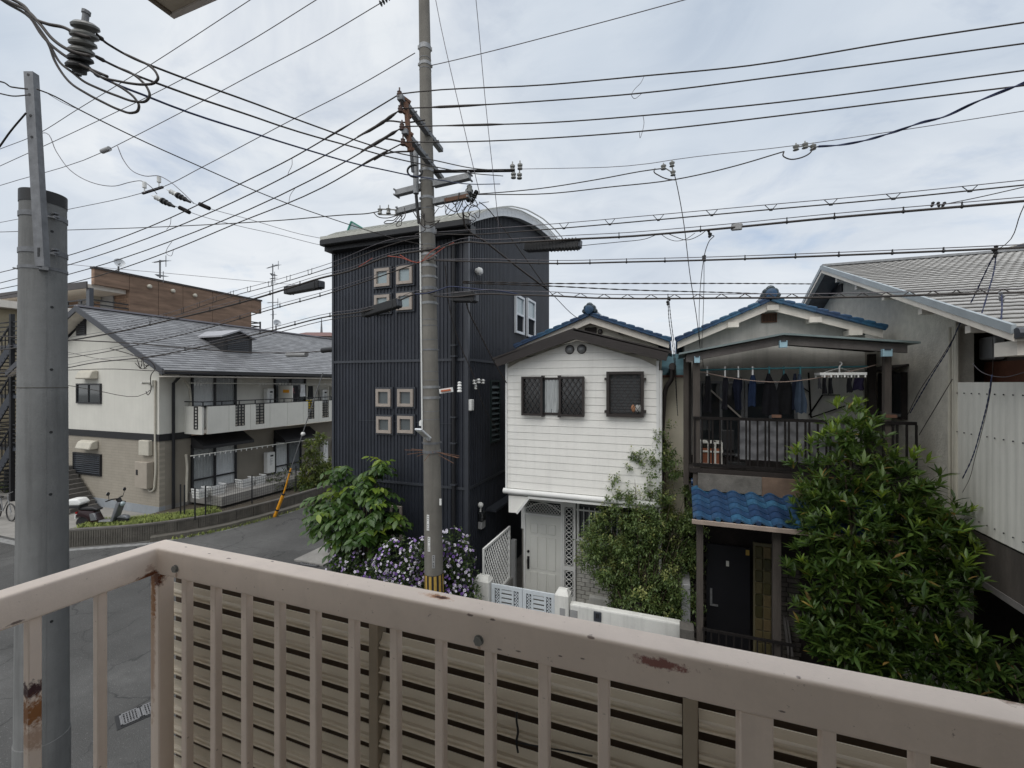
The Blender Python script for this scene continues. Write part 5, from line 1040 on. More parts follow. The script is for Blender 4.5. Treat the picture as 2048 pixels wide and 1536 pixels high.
B(wx0 - .17, wx0 - .07, gy - .128, gy - .1205, .75, 1.02).part('name_plate', K['grey_plastic'], t2)
gate_mat = mat('pale_blue_grey_gate_paint', (.56, .60, .63), .45, .06, 3)
mid = (gx0 + gx1) / 2
for a, c, lab in ((gx0 + .015, mid - .005, 'pale grey slatted gate leaf on the bush side of the pair'), (mid + .005, gx1 - .015, 'pale grey slatted gate leaf on the low wall side of the pair')):
    G = thing('gate', lab, 'gate', ((a + c) / 2, gy, .1), 'pair of gate leaves at the white house')
    m = M(); rect_frame(m, a, c, .12, 1.2, gy - .02, gy + .02, .075); m.box(a + .18, a + .22, gy - .018, gy + .018, .195, 1.125).box(c - .22, c - .18, gy - .018, gy + .018, .195, 1.125); m.part('gate_frame', gate_mat, G)
    sl = B(a + .22, c - .22, -.012, .012, 0, .052).mesh('slat', gate_mat)
    for k in range(10): inst(sl, 'slat', G, (0, gy, .24 + k * .09))
    for q0, q1 in ((a + .075, a + .18), (c - .18, c - .075)):
        B(q0, q1, gy + .004, gy + .012, .195, 1.125).part('dark_inlay', K['black_trim'], G); m = M(); lattice(m, q0 + .005, q1 - .005, .2, 1.12, gy - .004, .012, .05, 1.2); m.part('scroll_lattice', gate_mat, G)
xe = PY(1362, 1260, gy).x
WL = thing('low_wall', 'low white rendered garden wall with a rounded end below the fine-leaved shrub', 'wall', ((wx0 + xe) / 2, gy, 0))
B(wx0 + .003, xe, gy - .07, gy + .09, 0, 1.10).part('wall_body', K['white_wall'], WL, bevel=.03, seg=2)
p = PY(1195, 1233, gy - .08); B(p.x - .07, p.x + .07, gy - .095, gy - .0705, p.z - .09, p.z + .09).part('intercom', K['charcoal_trim'], WL, bevel=.006); B(p.x - .03, p.x + .03, gy - .1, gy - .0955, p.z - .02, p.z + .06).part('intercom_panel', K['dark_glass'], WL)
p = PY(1148, 1228, gy - .08); B(p.x - .08, p.x + .06, gy - .085, gy - .0705, p.z - .07, p.z + .07).part('plate', K['grey_plastic'], WL)
LS = thing('lattice_screen', 'white diamond lattice screen standing edge-on between the charcoal house and the white door', 'screen', (-3.7, 8.95, .7))
m = M(); y0, y1, z0, z1, X = 8.2, 9.74, .62, 1.88, -3.7
m.box(X - .02, X + .02, y0, y1, z0, z0 + .05).box(X - .02, X + .02, y0, y1, z1 - .05, z1).box(X - .02, X + .02, y0, y0 + .05, z0 + .05, z1 - .05).box(X - .02, X + .02, y1 - .05, y1, z0 + .05, z1 - .05); m.part('screen_frame', K['white_paint'], LS)
mm = M(); lattice(mm, y0 + .04, y1 - .04, z0 + .04, z1 - .04, 0, .012, .13, 1.25); mm.v = [V((X + p.y, p.x, p.z)) for p in mm.v]; mm.part('lattice_bars', K['white_paint'], LS)
B(-3.74, -3.66, 8.35, 9.9, 0, .6).part('screen_base', K['concrete'], LS)
B(-3.71, -3.6, 9.85, 9.95, 0, 1.5).top('bin_store', K['grey_plastic'], 'narrow pale board standing behind the lattice screen', 'board')
p = PZ(1205, 1195, .35); B(p.x - .28, p.x + .28, p.y - .2, p.y + .2, 0, .42).top('planter_box', K['white_wall'], 'pale concrete block at the foot of the white brick wall', 'block', bevel=.02)

# ================================================================== OLD HOUSE WITH VERANDAH
OH = thing('old_house', 'old two-storey house with blue gable tiles, grey verandah and blue tiled porch', 'house', (1.75, 9.8, 0))
oap, ole, ore_ = PY(1540, 603, 9.7), PY(1355, 683, 9.7), PY(1766, 660, 9.7)
gable_roof(OH, oap, ole, ore_, 9.7, 16.0, 10)
M().prism([(.2, 9.98, 3.5), (3.35, 9.98, 3.5), (3.35, 9.98, 6.2), (oap.x, 9.98, oap.z - .08), (.2, 9.98, 6.2)], (0, 6.0, 0)).part('wall', K['old_render'], OH)
B(.22, 3.33, 9.5, 15.9, 0, 3.5).part('lower_wall', K['old_wood'], OH)
x0, x1, z0, z1 = RY(1523, 627, 1554, 645, 9.95)
m = M(); rect_frame(m, x0, x1, z0, z1, 9.94, 9.978, .02); GV = m.part('gable_vent', K['rusty'], OH); B(x0 + .02, x1 - .02, 9.97, 9.977, z0 + .02, z1 - .02).part('vent_backing', K['black'], GV)
vb = B(-.006, .006, -.01, .01, z0 + .02, z1 - .02).mesh('vent_slat', K['rusty'])
for k in range(8): inst(vb, 'vent_slat', GV, (x0 + .045 + k * (x1 - x0 - .09) / 7, 9.955, 0))
for u, v in ((1465, 648), (1543, 614), (1627, 638), (1706, 663)):
    p = PY(u, v, 9.8); B(p.x - .1, p.x + .1, 9.66, 9.975, p.z - .08, p.z + .02).part('rafter_end', K['cream_board'], OH)
K['stained'] = mat('stained_concrete', (.13, .122, .11), .95, .35, 6, .4, 40)
# verandah roof
bl_, ba_, br_ = PY(1372, 710, 8.4), PY(1565, 671, 8.4), PY(1815, 689, 8.4)
vm = mat('verandah_sheet_roof', (.17, .21, .21), .5, .2, 4)
K['beam'] = mat('verandah_beam', (.125, .112, .105), .9, .25, 5, .4, 40, streak=.3)
VR = thing('verandah', 'grey weathered timber verandah with sheet roof and dark railing on the old house', 'verandah', (1.75, 8.45, 3.4))
for a, c in ((ba_, bl_), (ba_, br_)):
    M().prism([a, c, c - UP * .13, a - UP * .15], (0, .07, 0)).part('front_beam', K['beam'], VR)
    s = 1 if c.x > a.x else -1
    M().prism([a + UP * .035 + V((0, -.1, 0)), c + UP * .035 + V((s * .12, -.1, 0)), c + V((s * .12, -.1, .004)), a + V((0, -.1, .004))], (0, 1.5, 0)).part('sheet_roof', vm, VR)
    M().prism([a + V((0, .08, -.012)), c + V((0, .08, -.012)), c + V((0, .08, -.03)), a + V((0, .08, -.03))], (0, 1.3, 0)).part('ceiling_board', K['dark_wood'], VR)
for u, v, w in ((1394, 716, .09), (1566, 685, .11), (1773, 702, .12)):
    p = PY(u, v, 8.36); B(p.x - w / 2, p.x + w / 2, 8.32, 8.398, p.z - .085, p.z + .03).part('beam_cap', K['lightblue'], VR); B(p.x - w * .35, p.x + w * .35, 8.312, 8.3195, p.z + .01, p.z + .03).part('cap_slot', K['charcoal_trim'], VR)
for u0, u1, v0 in ((1386, 1400, 722), (1767, 1781, 707)):
    x0, x1, z0, z1 = RY(u0, v0, u1, 930, 8.5); B(x0, x1, 8.46, 8.56, 0.0 if u0 > 1700 else 3.4, z1).part('verandah_post', K['old_wood'], VR)
x0 = PY(1370, 800, 8.9).x; B(x0 - .03, x0 + .06, 8.75, 8.84, 3.4, 5.75).part('verandah_post', K['old_wood'], VR); B(.19, .3, 9.0, 9.9, 3.5, 5.7).part('side_boarding', K['dark_wood'], VR)
B(3.15, 3.25, 9.2, 9.3, 3.6, 5.8).part('verandah_post', K['dark_wood'], VR)
vx0, vx1, vz0, vz1 = PY(1386, 832, 8.45).x, PY(1833, 832, 8.45).x, 3.82, 4.70
m = M().box(vx0, vx1, 8.43, 8.47, vz1 - .05, vz1).box(vx0, vx1, 8.43, 8.47, vz0, vz0 + .05); m.part('railing_rail', K['dark_iron'], VR)
rb = B(-.013, .013, -.013, .013, vz0 + .05, vz1 - .05).mesh('railing_bar', K['dark_iron'])
x = vx0 + .03; k = 0
while x < vx1: inst(rb, 'railing_bar', VR, (x, 8.45, 0)); x += (.055 if k % 3 == 2 else .118); k += 1
for u in (1553, 1783): p = PY(u, 833, 8.42); B(p.x - .07, p.x + .07, 8.415, 8.429, p.z - .02, p.z + .03).part('rust_plate', K['rusty'], VR)
B(.25, 3.6, 8.42, 9.97, 3.70, 3.78).part('verandah_floor', K['dark_wood'], VR)
a, c = PY(1396, 936, 8.4).x, PY(1523, 936, 8.4).x; e = PY(1592, 936, 8.4).x
B(a, c, 8.38, 8.45, 3.40, 3.70).part('floor_fascia', K['stained'], VR); B(c + .004, e + .4, 8.39, 8.45, 3.38, 3.70).part('floor_fascia', mat('stained_board', (.16, .11, .08), .9, .3, 5, .3), VR)
B(.25, 3.6, 8.47, 9.5, 3.36, 3.44).part('floor_joist_board', K['dark_wood'], VR)
# back wall openings of the verandah
for u0, u1 in ((1398, 1488), (1490, 1595)):
    x0, x1, z0, z1 = RY(u0, 762, u1, 925, 9.9); z0 = 3.8
    m = M(); rect_frame(m, x0, x1, z0, z1, 9.92, 9.978, .05); m.box((x0 + x1) / 2 - .025, (x0 + x1) / 2 + .025, 9.925, 9.975, z0 + .05, z1 - .05); w = m.part('sliding_window', K['galv'], OH); B(x0 + .05, x1 - .05, 9.95, 9.965, z0 + .05, z1 - .05).part('pane', K['pane'], w)
x0, x1, z0, z1 = RY(1596, 757, 1728, 925, 9.9); B(x0, x1, 9.93, 9.978, 3.8, z1).part('white_wall_board', K['white_wall'], OH)
M().bar(PY(1617, 745, 9.85), PY(1622, 835, 9.85), .025, .025).bar(PY(1618, 830, 9.85), PY(1645, 790, 9.85), .025, .025).bar(PY(1590, 765, 9.85), PY(1620, 785, 9.85), .02, .02).bar(PY(1645, 790, 9.85), PY(1680, 790, 9.85), .02, .02).bar(PY(1622, 835, 9.85), PY(1690, 812, 9.85), .02, .02).part('iron_bracket', K['dark_iron'], OH)
m = M().bar(PY(1410, 770, 9.88), PY(1482, 835, 9.88), .05, .03); m.part('leaning_batten', K['cream_board'], OH)
# porch with tiles
px0, px1, py0, py1, pz0, pz1 = .28, 3.1, 7.62, 8.5, 3.10, 3.42
PO = thing('porch_roof', 'small lean-to porch roof of glossy blue wavy tiles over the dark door', 'porch roof', (1.6, 8.0, 3.1))
def wavytile(w, ln, n=12):
    m = M(); vs = []
    for j, yy in enumerate((0, ln)):
        for k, dz in enumerate((0, -.03)):
            for i in range(n + 1):
                t = i / n; h = .034 * math.sin(t * 2 * math.pi * .92 - .35) * (1 if True else 0)
                vs.append((w * 1.06 * t, yy, h + dz + (.0 if j else .0)))
    N_ = n + 1; fs = []
    for i in range(n): fs += [(i, i + 1, 2 * N_ + i + 1, 2 * N_ + i), (N_ + i + 1, N_ + i, 3 * N_ + i, 3 * N_ + i + 1), (i, N_ + i, N_ + i + 1, i + 1), (2 * N_ + i, 2 * N_ + i + 1, 3 * N_ + i + 1, 3 * N_ + i)]
    return m.add(vs, fs).mesh('roof_tile', K['blue_tile'], smooth=True)
rows, cols = 6, 10; ln = math.hypot(py1 - py0, pz1 - pz0) / rows; ang = math.atan2(pz1 - pz0, py1 - py0); cw_ = (px1 - px0) / cols
tl = wavytile(cw_, ln * 1.2)
for r in range(rows):
    for c in range(cols):
        t = r / rows; inst(tl, 'roof_tile', PO, (px0 + c * cw_, py0 + (py1 - py0) * t, pz0 + (pz1 - pz0) * t + .024 + .012), (ang - .075, 0, 0))
for c in range(cols): M().lathe((px0 + c * cw_ + .085, py0 - .02, pz0 + .03), [(.035, 0), (.042, .012), (.042, .05)], 12, (0, 1, 0)).part('eave_tile_end', K['blue_tile'], PO, smooth=True)
M().cyl((px0, py1 + .02, pz1 + .1), (px1, py1 + .02, pz1 + .1), .06, n=10).part('top_tile', K['blue_tile'], PO, smooth=True)
M().prism([(px0, py0, pz0 - .03), (px0, py1 + .08, pz1 - .03), (px0, py1 + .08, pz1 - .06), (px0, py0, pz0 - .06)], (px1 - px0, 0, 0)).part('roof_board', K['dark_wood'], PO)
m = M().box(px0 - .02, px1, py0 - .06, py0 - .005, pz0 - .06, pz0 + .0); m.part('eave_board', mat('pinkish_eave_board', (.3, .24, .2), .8, .2, 5), PO)
for u0, u1, v0 in ((1393, 1406, 1048), (1545, 1561, 1062)):
    x0, x1 = PY(u0, v0, 7.85).x, PY(u1, v0, 7.85).x; B(x0, x1, 7.8, 7.9, 0, 3.04).part('porch_post', K['old_wood'], PO)
B(px0, px1, 7.8, 7.9, 2.98, 3.035).part('porch_beam', K['dark_wood'], PO)
x0, x1, z0, z1 = RY(1413, 1088, 1500, 1262, 9.2)
m = M().box(x0, x1, 9.2, 9.26, .15, 2.2); DD = m.part('front_door', mat('dark_door', (.008, .008, .011), .6, .15, 4), OH)
p = PY(1422, 1180, 9.2); M().box(p.x - .02, p.x + .02, 9.17, 9.199, 1.05, 1.35).box(p.x - .02, p.x + .12, 9.15, 9.18, 1.03, 1.06).part('door_handle', K['galv'], DD)
p = PY(1455, 1126, 9.2); B(p.x - .025, p.x + .025, 9.19, 9.199, p.z - .06, p.z + .04).part('door_tag', K['cream_panel'], DD)
p = PY(1495, 1105, 9.2); B(p.x - .03, p.x + .03, 9.19, 9.199, p.z - .05, p.z + .05).part('door_sticker', K['stripe_yellow'], DD)
gx0_, gx1_, gz0, gz1 = RY(1509, 1090, 1543, 1262, 9.25); gw = (gx1_ - gx0_) / 2; gz0 = .2; gb = M().box(.008, gw - .008, -.03, .0, .008, .218).mesh('glass_block', K['glass_block'], bevel=.012)
B(gx0_ - .02, gx1_ + .02, 9.252, 9.3, gz0, 2.3).part('block_mortar', mat('yellowed_mortar', (.17, .15, .09), .9), OH)
for r in range(9):
    for c in range(2): inst(gb, 'glass_block', OH, (gx0_ + c * gw, 9.25, gz0 + .03 + r * .225))
db = B(0, .2, -.02, 0, 0, .075).mesh('brick', K['brick_dark'], bevel=.004)
for z_ in range(20):
    for xx in (.36, gx1_ + .06, gx1_ + .275): inst(db, 'brick', OH, (xx + (.03 if z_ % 2 else 0), 9.4, .15 + z_ * .09))
B(.3, 3.3, 9.401, 9.5, 0, 2.6).part('porch_wall', K['dark_wood'], OH)
LF = thing('iron_fence', 'low black iron fence in front of the dark old-house door', 'fence', (1.0, 7.75, 0))
fx0, fx1 = PY(1405, 1250, 7.75).x, PY(1592, 1290, 7.75).x
B(fx0, fx1, 7.735, 7.765, 1.26, 1.30).part('fence_rail', K['dark_iron'], LF); B(fx0, fx1, 7.735, 7.765, .12, .16).part('fence_rail', K['dark_iron'], LF); fb = B(-.01, .01, -.01, .01, .16, 1.26).mesh('fence_bar', K['dark_iron'])
k = 0; x = fx0 + .02
while x < fx1: inst(fb, 'fence_bar', LF, (x, 7.75, 0)); x += .11
B(fx1 + .02, 3.3, 7.6, 7.75, 0, .95).top('block_wall', K['concrete_dark'], 'dark stained block wall below the broad-leaved tree', 'wall', bevel=.01)
B(.08, .30, 7.7, 7.95, 0, 1.25).top('gate_pillar', K['concrete_dark'], 'short dark concrete pillar at the end of the white garden wall', 'pillar', bevel=.01)
B(.12, .27, 8.6, 9.3, 0, 1.6).top('meter_cabinet', K['grey_plastic'], 'pale narrow cabinet beside the dark door, behind the fine-leaved shrub', 'cabinet', bevel=.01)
for a, c in (((1561, 1182), (1578, 1310)), ((1566, 1180), (1584, 1312))):
    M().bar(PD(a[0], a[1], 8.3), PD(c[0], c[1], 7.9), .035, .035).top('leaning_pole', K['grey_wood'], ('first' if a[0] < 1564 else 'second') + ' pale pole leaning on the porch post by the dark door', 'pole', 'leaning poles')
p = PZ(1530, 1306, .3); BK = thing('bucket', 'white bucket with a blue lid below the glass blocks', 'bucket', (p.x, 7.9, 0)); M().lathe((p.x, 7.95, 0.1), [(.11, 0), (.14, .35)], 14).part('bucket_body', K['white_plastic'], BK, smooth=True); M().lathe((p.x, 7.95, .452), [(.16, 0), (.16, .1), (.12, .14)], 14).part('bucket_lid', mat('blue_lid', (.01, .04, .2), .5), BK, smooth=True)

# ---- laundry and goods on the verandah
LINE = thing('laundry_pole', 'long teal laundry pole under the verandah roof', 'laundry pole', PY(1560, 736, 8.75)); M().cyl(PY(1394, 740, 8.75), PY(1735, 733, 8.75), .016, n=8).part('pole', K['teal_pole'], LINE, smooth=True)
M().tube(spline([PY(1398, 743, 8.68), PY(1470, 757, 8.68), PY(1560, 764, 8.68), PY(1630, 757, 8.68), PY(1700, 743, 8.68), PY(1755, 729, 8.68)], 5), .008, 5).top('rope', mat('pinkish_rope', (.32, .24, .2), .9), 'sagging pinkish rope strung across the verandah', 'rope', smooth='all')
def cloth(name, label, cat, u0, u1, v0, v1, y, col, widths, peg=None, seed=0):
    r_ = random.Random(seed); x0, x1 = PY(u0, v0, y).x, PY(u1, v0, y).x; zt, zb = PY((u0 + u1) / 2, v0, y).z, PY((u0 + u1) / 2, v1, y).z
    o = thing(name, label, cat, ((x0 + x1) / 2, y, zb), 'laundry hung on the verandah'); m = M(); nx, nz = 10, 14; ph = r_.random() * 6
    for s in (1, -1):
        vs = []
        for j in range(nz + 1):
            h = j / nz; k = h * (len(widths) - 1); i0 = min(int(k), len(widths) - 2); w = widths[i0] + (widths[i0 + 1] - widths[i0]) * (k - i0)
            for i in range(nx + 1):
                t = i / nx * 2 - 1; cx = (x0 + x1) / 2 + (x1 - x0) * .06 * math.sin(h * 3 + ph)
                th = .035 * math.sqrt(max(0, 1 - t * t)) + .004
                vs.append((cx + t * (x1 - x0) / 2 * w, y + s * th + .03 * math.sin(t * 4 + ph + h * 1.5) * min(1, h * 2), zt - (zt - zb) * h + .012 * math.sin(t * 5 + ph) * h))
        m.add(vs, [(j * (nx + 1) + i, j * (nx + 1) + i + 1, (j + 1) * (nx + 1) + i + 1, (j + 1) * (nx + 1) + i) for j in range(nz) for i in range(nx)])
    m.part('cloth', mat(name + '_cloth', col, .95, .2, 9, .3, 60, spec=.08), o, smooth='all')
    if peg:
        pm = M()
        for t in (peg if isinstance(peg, (list, tuple)) else [peg]): xx = x0 + (x1 - x0) * t; pm.box(xx - .012, xx + .012, y - .02, y + .02, zt - .04, PY((u0 + u1) / 2, 736, y).z + .03)
        pm.part('peg', K['white_plastic'] if seed % 2 else K['teal_pole'], o)
    return o
cloth('trousers', 'black trousers hung first on the pole by the verandah post', 'trousers', 1404, 1425, 752, 824, 8.76, (.012, .012, .014), [.45, .6, .55, .8, 1], .5, 1)
cloth('trousers', 'black trousers hung second, narrow and short', 'trousers', 1441, 1459, 755, 818, 8.76, (.014, .014, .018), [.5, .7, .5, .6, .75], .5, 3)
cloth('shirt', 'dark navy shirt hung third on the teal pole', 'shirt', 1466, 1487, 755, 820, 8.76, (.01, .012, .022), [.7, 1, .7, .65, .6], .5, 5)
cloth('shirt', 'mid-blue shirt hung fourth on the teal pole', 'shirt', 1496, 1514, 750, 812, 8.76, (.016, .026, .055), [.4, .8, .9, .9, .95], .5, 7)
cloth('coat', 'wide black coat on a hanger, left of the two black ones', 'coat', 1521, 1556, 747, 830, 8.76, (.01, .01, .012), [.15, .6, .85, .95, 1], .5, 2)
cloth('coat', 'wide black coat on a hanger, right of the two black ones', 'coat', 1549, 1586, 747, 828, 8.8, (.01, .01, .011), [.15, .7, .9, .95, 1], .5, 4)
cloth('jacket', 'grey-blue jacket with a white hem band, hung beside the black coats', 'jacket', 1588, 1613, 748, 826, 8.74, (.04, .055, .08), [.2, .55, .75, 1, .8], .5, 6)
cloth('jacket', 'dark sleeve of a jacket behind the grey-blue one', 'jacket', 1581, 1598, 747, 820, 8.82, (.015, .018, .03), [.3, .7, .9, 1], None, 9)
HG = thing('peg_hanger', 'white rectangular peg hanger with socks and shorts clipped on', 'hanger', PY(1680, 745, 8.7)); y = 8.7
a, c = PY(1634, 748, y), PY(1726, 748, y); m = M().box(a.x, c.x, y - .16, y - .14, a.z - .02, a.z + .02).box(a.x, c.x, y + .14, y + .16, a.z - .02, a.z + .02).box(a.x, a.x + .02, y - .14, y + .14, a.z - .02, a.z + .02).box(c.x - .02, c.x, y - .14, y + .14, a.z - .02, a.z + .02)
m.tube(spline([((a.x + c.x) / 2, y, a.z), ((a.x + c.x) / 2, y, a.z + .12), ((a.x + c.x) / 2 + .03, y, a.z + .18), ((a.x + c.x) / 2 + .0, y, a.z + .2)], 3), .012, 6).bar((a.x, y - .15, a.z), ((a.x + c.x) / 2, y, a.z + .1), .008, .008).bar((c.x, y + .15, a.z), ((a.x + c.x) / 2, y, a.z + .1), .008, .008); m.part('hanger_frame', K['white_plastic'], HG)
pg = B(-.01, .01, -.008, .008, -.06, -.02).mesh('clip', K['white_plastic'])
for k in range(14): inst(pg, 'clip', HG, (a.x + .02 + k * (c.x - a.x - .04) / 13, y - .15 if k % 2 else y + .15, a.z))
for u0, u1, v1, nm, lb in ((1636, 1642, 778, 'sock', 'short grey sock'), (1645, 1654, 788, 'sock', 'black sock, left of the long pair'), (1657, 1666, 788, 'sock', 'black sock, right of the long pair'), (1694, 1706, 785, 'sock', 'black leggings beside the shorts')):
    cloth(nm, lb + ' clipped on the peg hanger', nm, u0, u1, 756, v1, 8.6, (.012, .012, .014) if u0 > 1640 else (.05, .05, .055), [.8, .8, .9, 1], None, u0)
cloth('shorts', 'dark purple-navy shorts with a pale hem clipped on the peg hanger', 'shorts', 1706, 1731, 756, 780, 8.6, (.013, .011, .025), [.8, .9, 1], None, 12)
# tarp behind the railing bars
x0, x1, z0, z1 = RY(1480, 842, 1690, 924, 8.56); vs = []; nx, nz = 60, 14
for j in range(nz + 1):
    for i in range(nx + 1):
        t, h = i / nx, j / nz; vs.append((x0 + (x1 - x0) * t, 8.56 + .02 * math.sin(t * 26 + h) + .012 * math.sin(h * 22 + math.sin(t * 30)), z1 - (z1 - z0) * h - .012 * abs(math.sin(t * 20)) * (1 - h)))
M().add(vs, [(j * (nx + 1) + i, j * (nx + 1) + i + 1, (j + 1) * (nx + 1) + i + 1, (j + 1) * (nx + 1) + i) for j in range(nz) for i in range(nx)]).top('tarp', mat('grey_mesh_sheet', (.19, .19, .2), .8, .15, 4, .2, 80), 'crumpled grey sheet hung behind the verandah railing', 'sheet', smooth='all')
CB = thing('shelf_cabinet', 'white shelf unit with brown panels behind the verandah railing', 'cabinet', PY(1424, 925, 8.75)); x0, x1, z0, z1 = RY(1402, 884, 1446, 925, 8.7)
z0 = 3.8
m = M().box(x0, x1, 8.95, 8.98, z0, z1); 
for k in range(4): q = x0 + (x1 - x0 - .03) * k / 3; m.box(q, q + .03, 8.7, 8.949, z0, z1)
for q in (z0, (z0 + z1) / 2 + .02, z1 - .03): m.box(x0 + .031, x1 - .031, 8.702, 8.948, q, q + .03)
m.part('shelf_frame', K['cream_panel'], CB); B(x0 + .03, x1 - .03, 8.73, 8.75, z0 + .03, z1 - .12).part('brown_back', mat('red_brown_board', (.26, .09, .045), .7, .25, 5), CB)
ST = thing('folding_chair', 'black folding chair stored behind the verandah railing', 'chair', PY(1458, 930, 8.7)); p, q = PY(1444, 860, 8.7), PY(1469, 930, 8.7)
B(p.x, q.x, 8.7, 8.74, p.z - .36, p.z).part('backrest', K['black'], ST, bevel=.01); B(p.x, q.x, 8.6, 8.9, p.z - .45, p.z - .41).part('seat', K['black'], ST, bevel=.01)
m = M()
for s in (p.x + .02, q.x - .02): m.bar((s, 8.62, 3.79), (s, 8.86, p.z - .2), .025, .025).bar((s, 8.86, 3.79), (s, 8.62, p.z - .4), .025, .025)
m.part('leg', K['dark_iron'], ST)
p, q = PY(1455, 924, 8.65), PY(1492, 936, 8.65); B(p.x, q.x, 8.6, 8.8, 3.782, 3.9).top('storage_tray', K['black'], 'low black tray on the verandah floor edge', 'tray', bevel=.01)

# ================================================================== GREY STUCCO HOUSE (right)
SX, SY = 3.74, 8.0
GH = thing('stucco_house', 'grey rough-stucco house with a pale corrugated slate roof at the right edge', 'house', (SX, SY, 0))
ry, rz, ey, ez, vx = 12.28, 8.05, 6.05, 5.86, 3.3; sl_ = (rz - ez) / (ry - ey)
M().prism([(SX, SY, 0), (SX, 16.4, 0), (SX, 16.4, rz - sl_ * (16.4 - ry) - .2), (SX, ry, rz - .2), (SX, SY, rz - sl_ * (ry - SY) - .2)], (.2, 0, 0)).part('wall', K['stucco'], GH)
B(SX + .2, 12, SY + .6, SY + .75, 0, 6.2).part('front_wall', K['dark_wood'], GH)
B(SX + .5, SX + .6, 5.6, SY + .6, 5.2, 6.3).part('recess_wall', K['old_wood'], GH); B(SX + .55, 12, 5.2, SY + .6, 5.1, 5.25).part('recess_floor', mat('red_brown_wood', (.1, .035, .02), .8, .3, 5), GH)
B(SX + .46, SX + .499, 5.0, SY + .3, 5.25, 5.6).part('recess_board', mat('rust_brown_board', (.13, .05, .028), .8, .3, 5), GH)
for u in (1916, 1922, 1908): p = PX(u, 800, SX - .03); M().cyl((SX - .03, SY - .02 + (1916 - u) * .012, 2.6), (SX - .03, SY - .02 + (1916 - u) * .012, 6.1), .022 if u != 1922 else .03, n=8).part('conduit', K['beige_plastic'], GH, smooth=True)
p = PX(1962, 700, SX + .3); B(SX + .35, SX + .48, p.y - .16, p.y + .16, p.z - .14, p.z + .18).part('meter_box', K['grey_plastic'], GH, bevel=.02); p = PX(1927, 679, SX + .2); M().lathe(p - UP * .06, [(.03, 0), (.05, .03), (.05, .1), (.02, .12)], 10).part('lamp', K['white_plastic'], GH, smooth=True)
# roof slabs and slate courses
ang = math.atan2(rz - ez, ry - ey); L_ = math.hypot(rz - ez, ry - ey)
M().prism([(vx + .02, ey + .05, ez - .03), (vx + .02, ry, rz - .03), (vx + .02, 2 * ry - ey, ez - .03), (vx + .02, 2 * ry - ey, ez - .1), (vx + .02, ry, rz - .12), (vx + .02, ey + .05, ez - .1)], (10, 0, 0)).part('roof', K['grey_wood'], GH)
ROOFG = GH.children[-1] if GH.children else GH
RF = [o for o in GH.children if o.name.startswith('roof')][0]; OFF[RF] = OFF[GH]
nrow = 30; rl = L_ / nrow; nx = 150; X1_ = 13.0
vs = []
for jj, (yy_, dz) in enumerate(((0, 0), (rl * 1.3, 0), (rl * 1.3, -.012), (0, -.012))):
    for i in range(nx + 1):
        x = (X1_ - vx) * i / nx; vs.append((x, yy_, .014 * math.sin(x / .13 * 2 * math.pi) + dz + (0.018 if yy_ == 0 else 0)))
N_ = nx + 1; fs = []
for i in range(nx): fs += [(i, i + 1, N_ + i + 1, N_ + i), (3 * N_ + i + 1, 3 * N_ + i, 2 * N_ + i, 2 * N_ + i + 1), (3 * N_ + i, 3 * N_ + i + 1, i + 1, i)]
row = M().add(vs, fs).mesh('slate_course', K['grey_slate'], smooth=True)
for k in range(nrow):
    t = k / nrow; inst(row, 'slate_course', RF, (vx, ey + (ry - ey) * t, ez + (rz - ez) * t + .01), (ang - .03, 0, 0))
M().bar((vx - .03, ry, rz + .03), (12, ry, rz + .03), .22, .05).part('ridge_cap', K['galv'], GH)
vb_mat = mat('pale_verge_board', (.31, .345, .365), .5, .1, 3)
for (a, c) in ((V((vx, ey - .03, ez)), V((vx, ry, rz))), (V((vx, 2 * ry - ey, ez)), V((vx, ry, rz)))):
    M().prism([a + V((0, 0, .045)), c + V((0, 0, .05)), c + V((0, 0, -.05)), a + V((0, 0, -.05))], (-.04, 0, 0)).part('verge_flashing', vb_mat, GH)
    M().prism([a + V((-.025, 0, -.052)), c + V((-.025, 0, -.052)), c + V((-.025, 0, -.13)), a + V((-.025, 0, -.13))], (.09, 0, 0)).part('bargeboard', K['cream_board'], GH)
    M().prism([a + V((.07, 0, -.1)), c + V((.07, 0, -.1)), c + V((.07, 0, -.13)), a + V((.07, 0, -.13))], (.38, 0, 0)).part('soffit', K['grey_wood'], GH)
for yy_ in (6.9, 8.0, 9.2, 10.4, 11.5): zz = ez + sl_ * (yy_ - ey) - .22; B(vx + .04, SX, yy_ - .05, yy_ + .05, zz - .03, zz + .06).part('purlin_end', K['cream_board'], GH)
M().cyl((vx - .02, ey - .06, ez - .05), (12, ey - .06, ez - .05), .06, n=8).part('gutter', K['charcoal_trim'], GH, smooth=True); B(vx + .05, vx + .3, ey + .05, ey + .4, ez - .27, ez - .115).part('eave_box', K['cream_board'], GH)
p0_, p1_ = PX(1651, 587, SX - .02), PX(1684, 570, SX - .02); M().prism([(SX - .03, p0_.y, p0_.z - .1), (SX - .03, p1_.y, p1_.z - .16), (SX - .03, p1_.y, p1_.z + .04), (SX - .03, p0_.y, p0_.z + .0)], (.029, 0, 0)).part('gable_vent', K['black_trim'], GH)
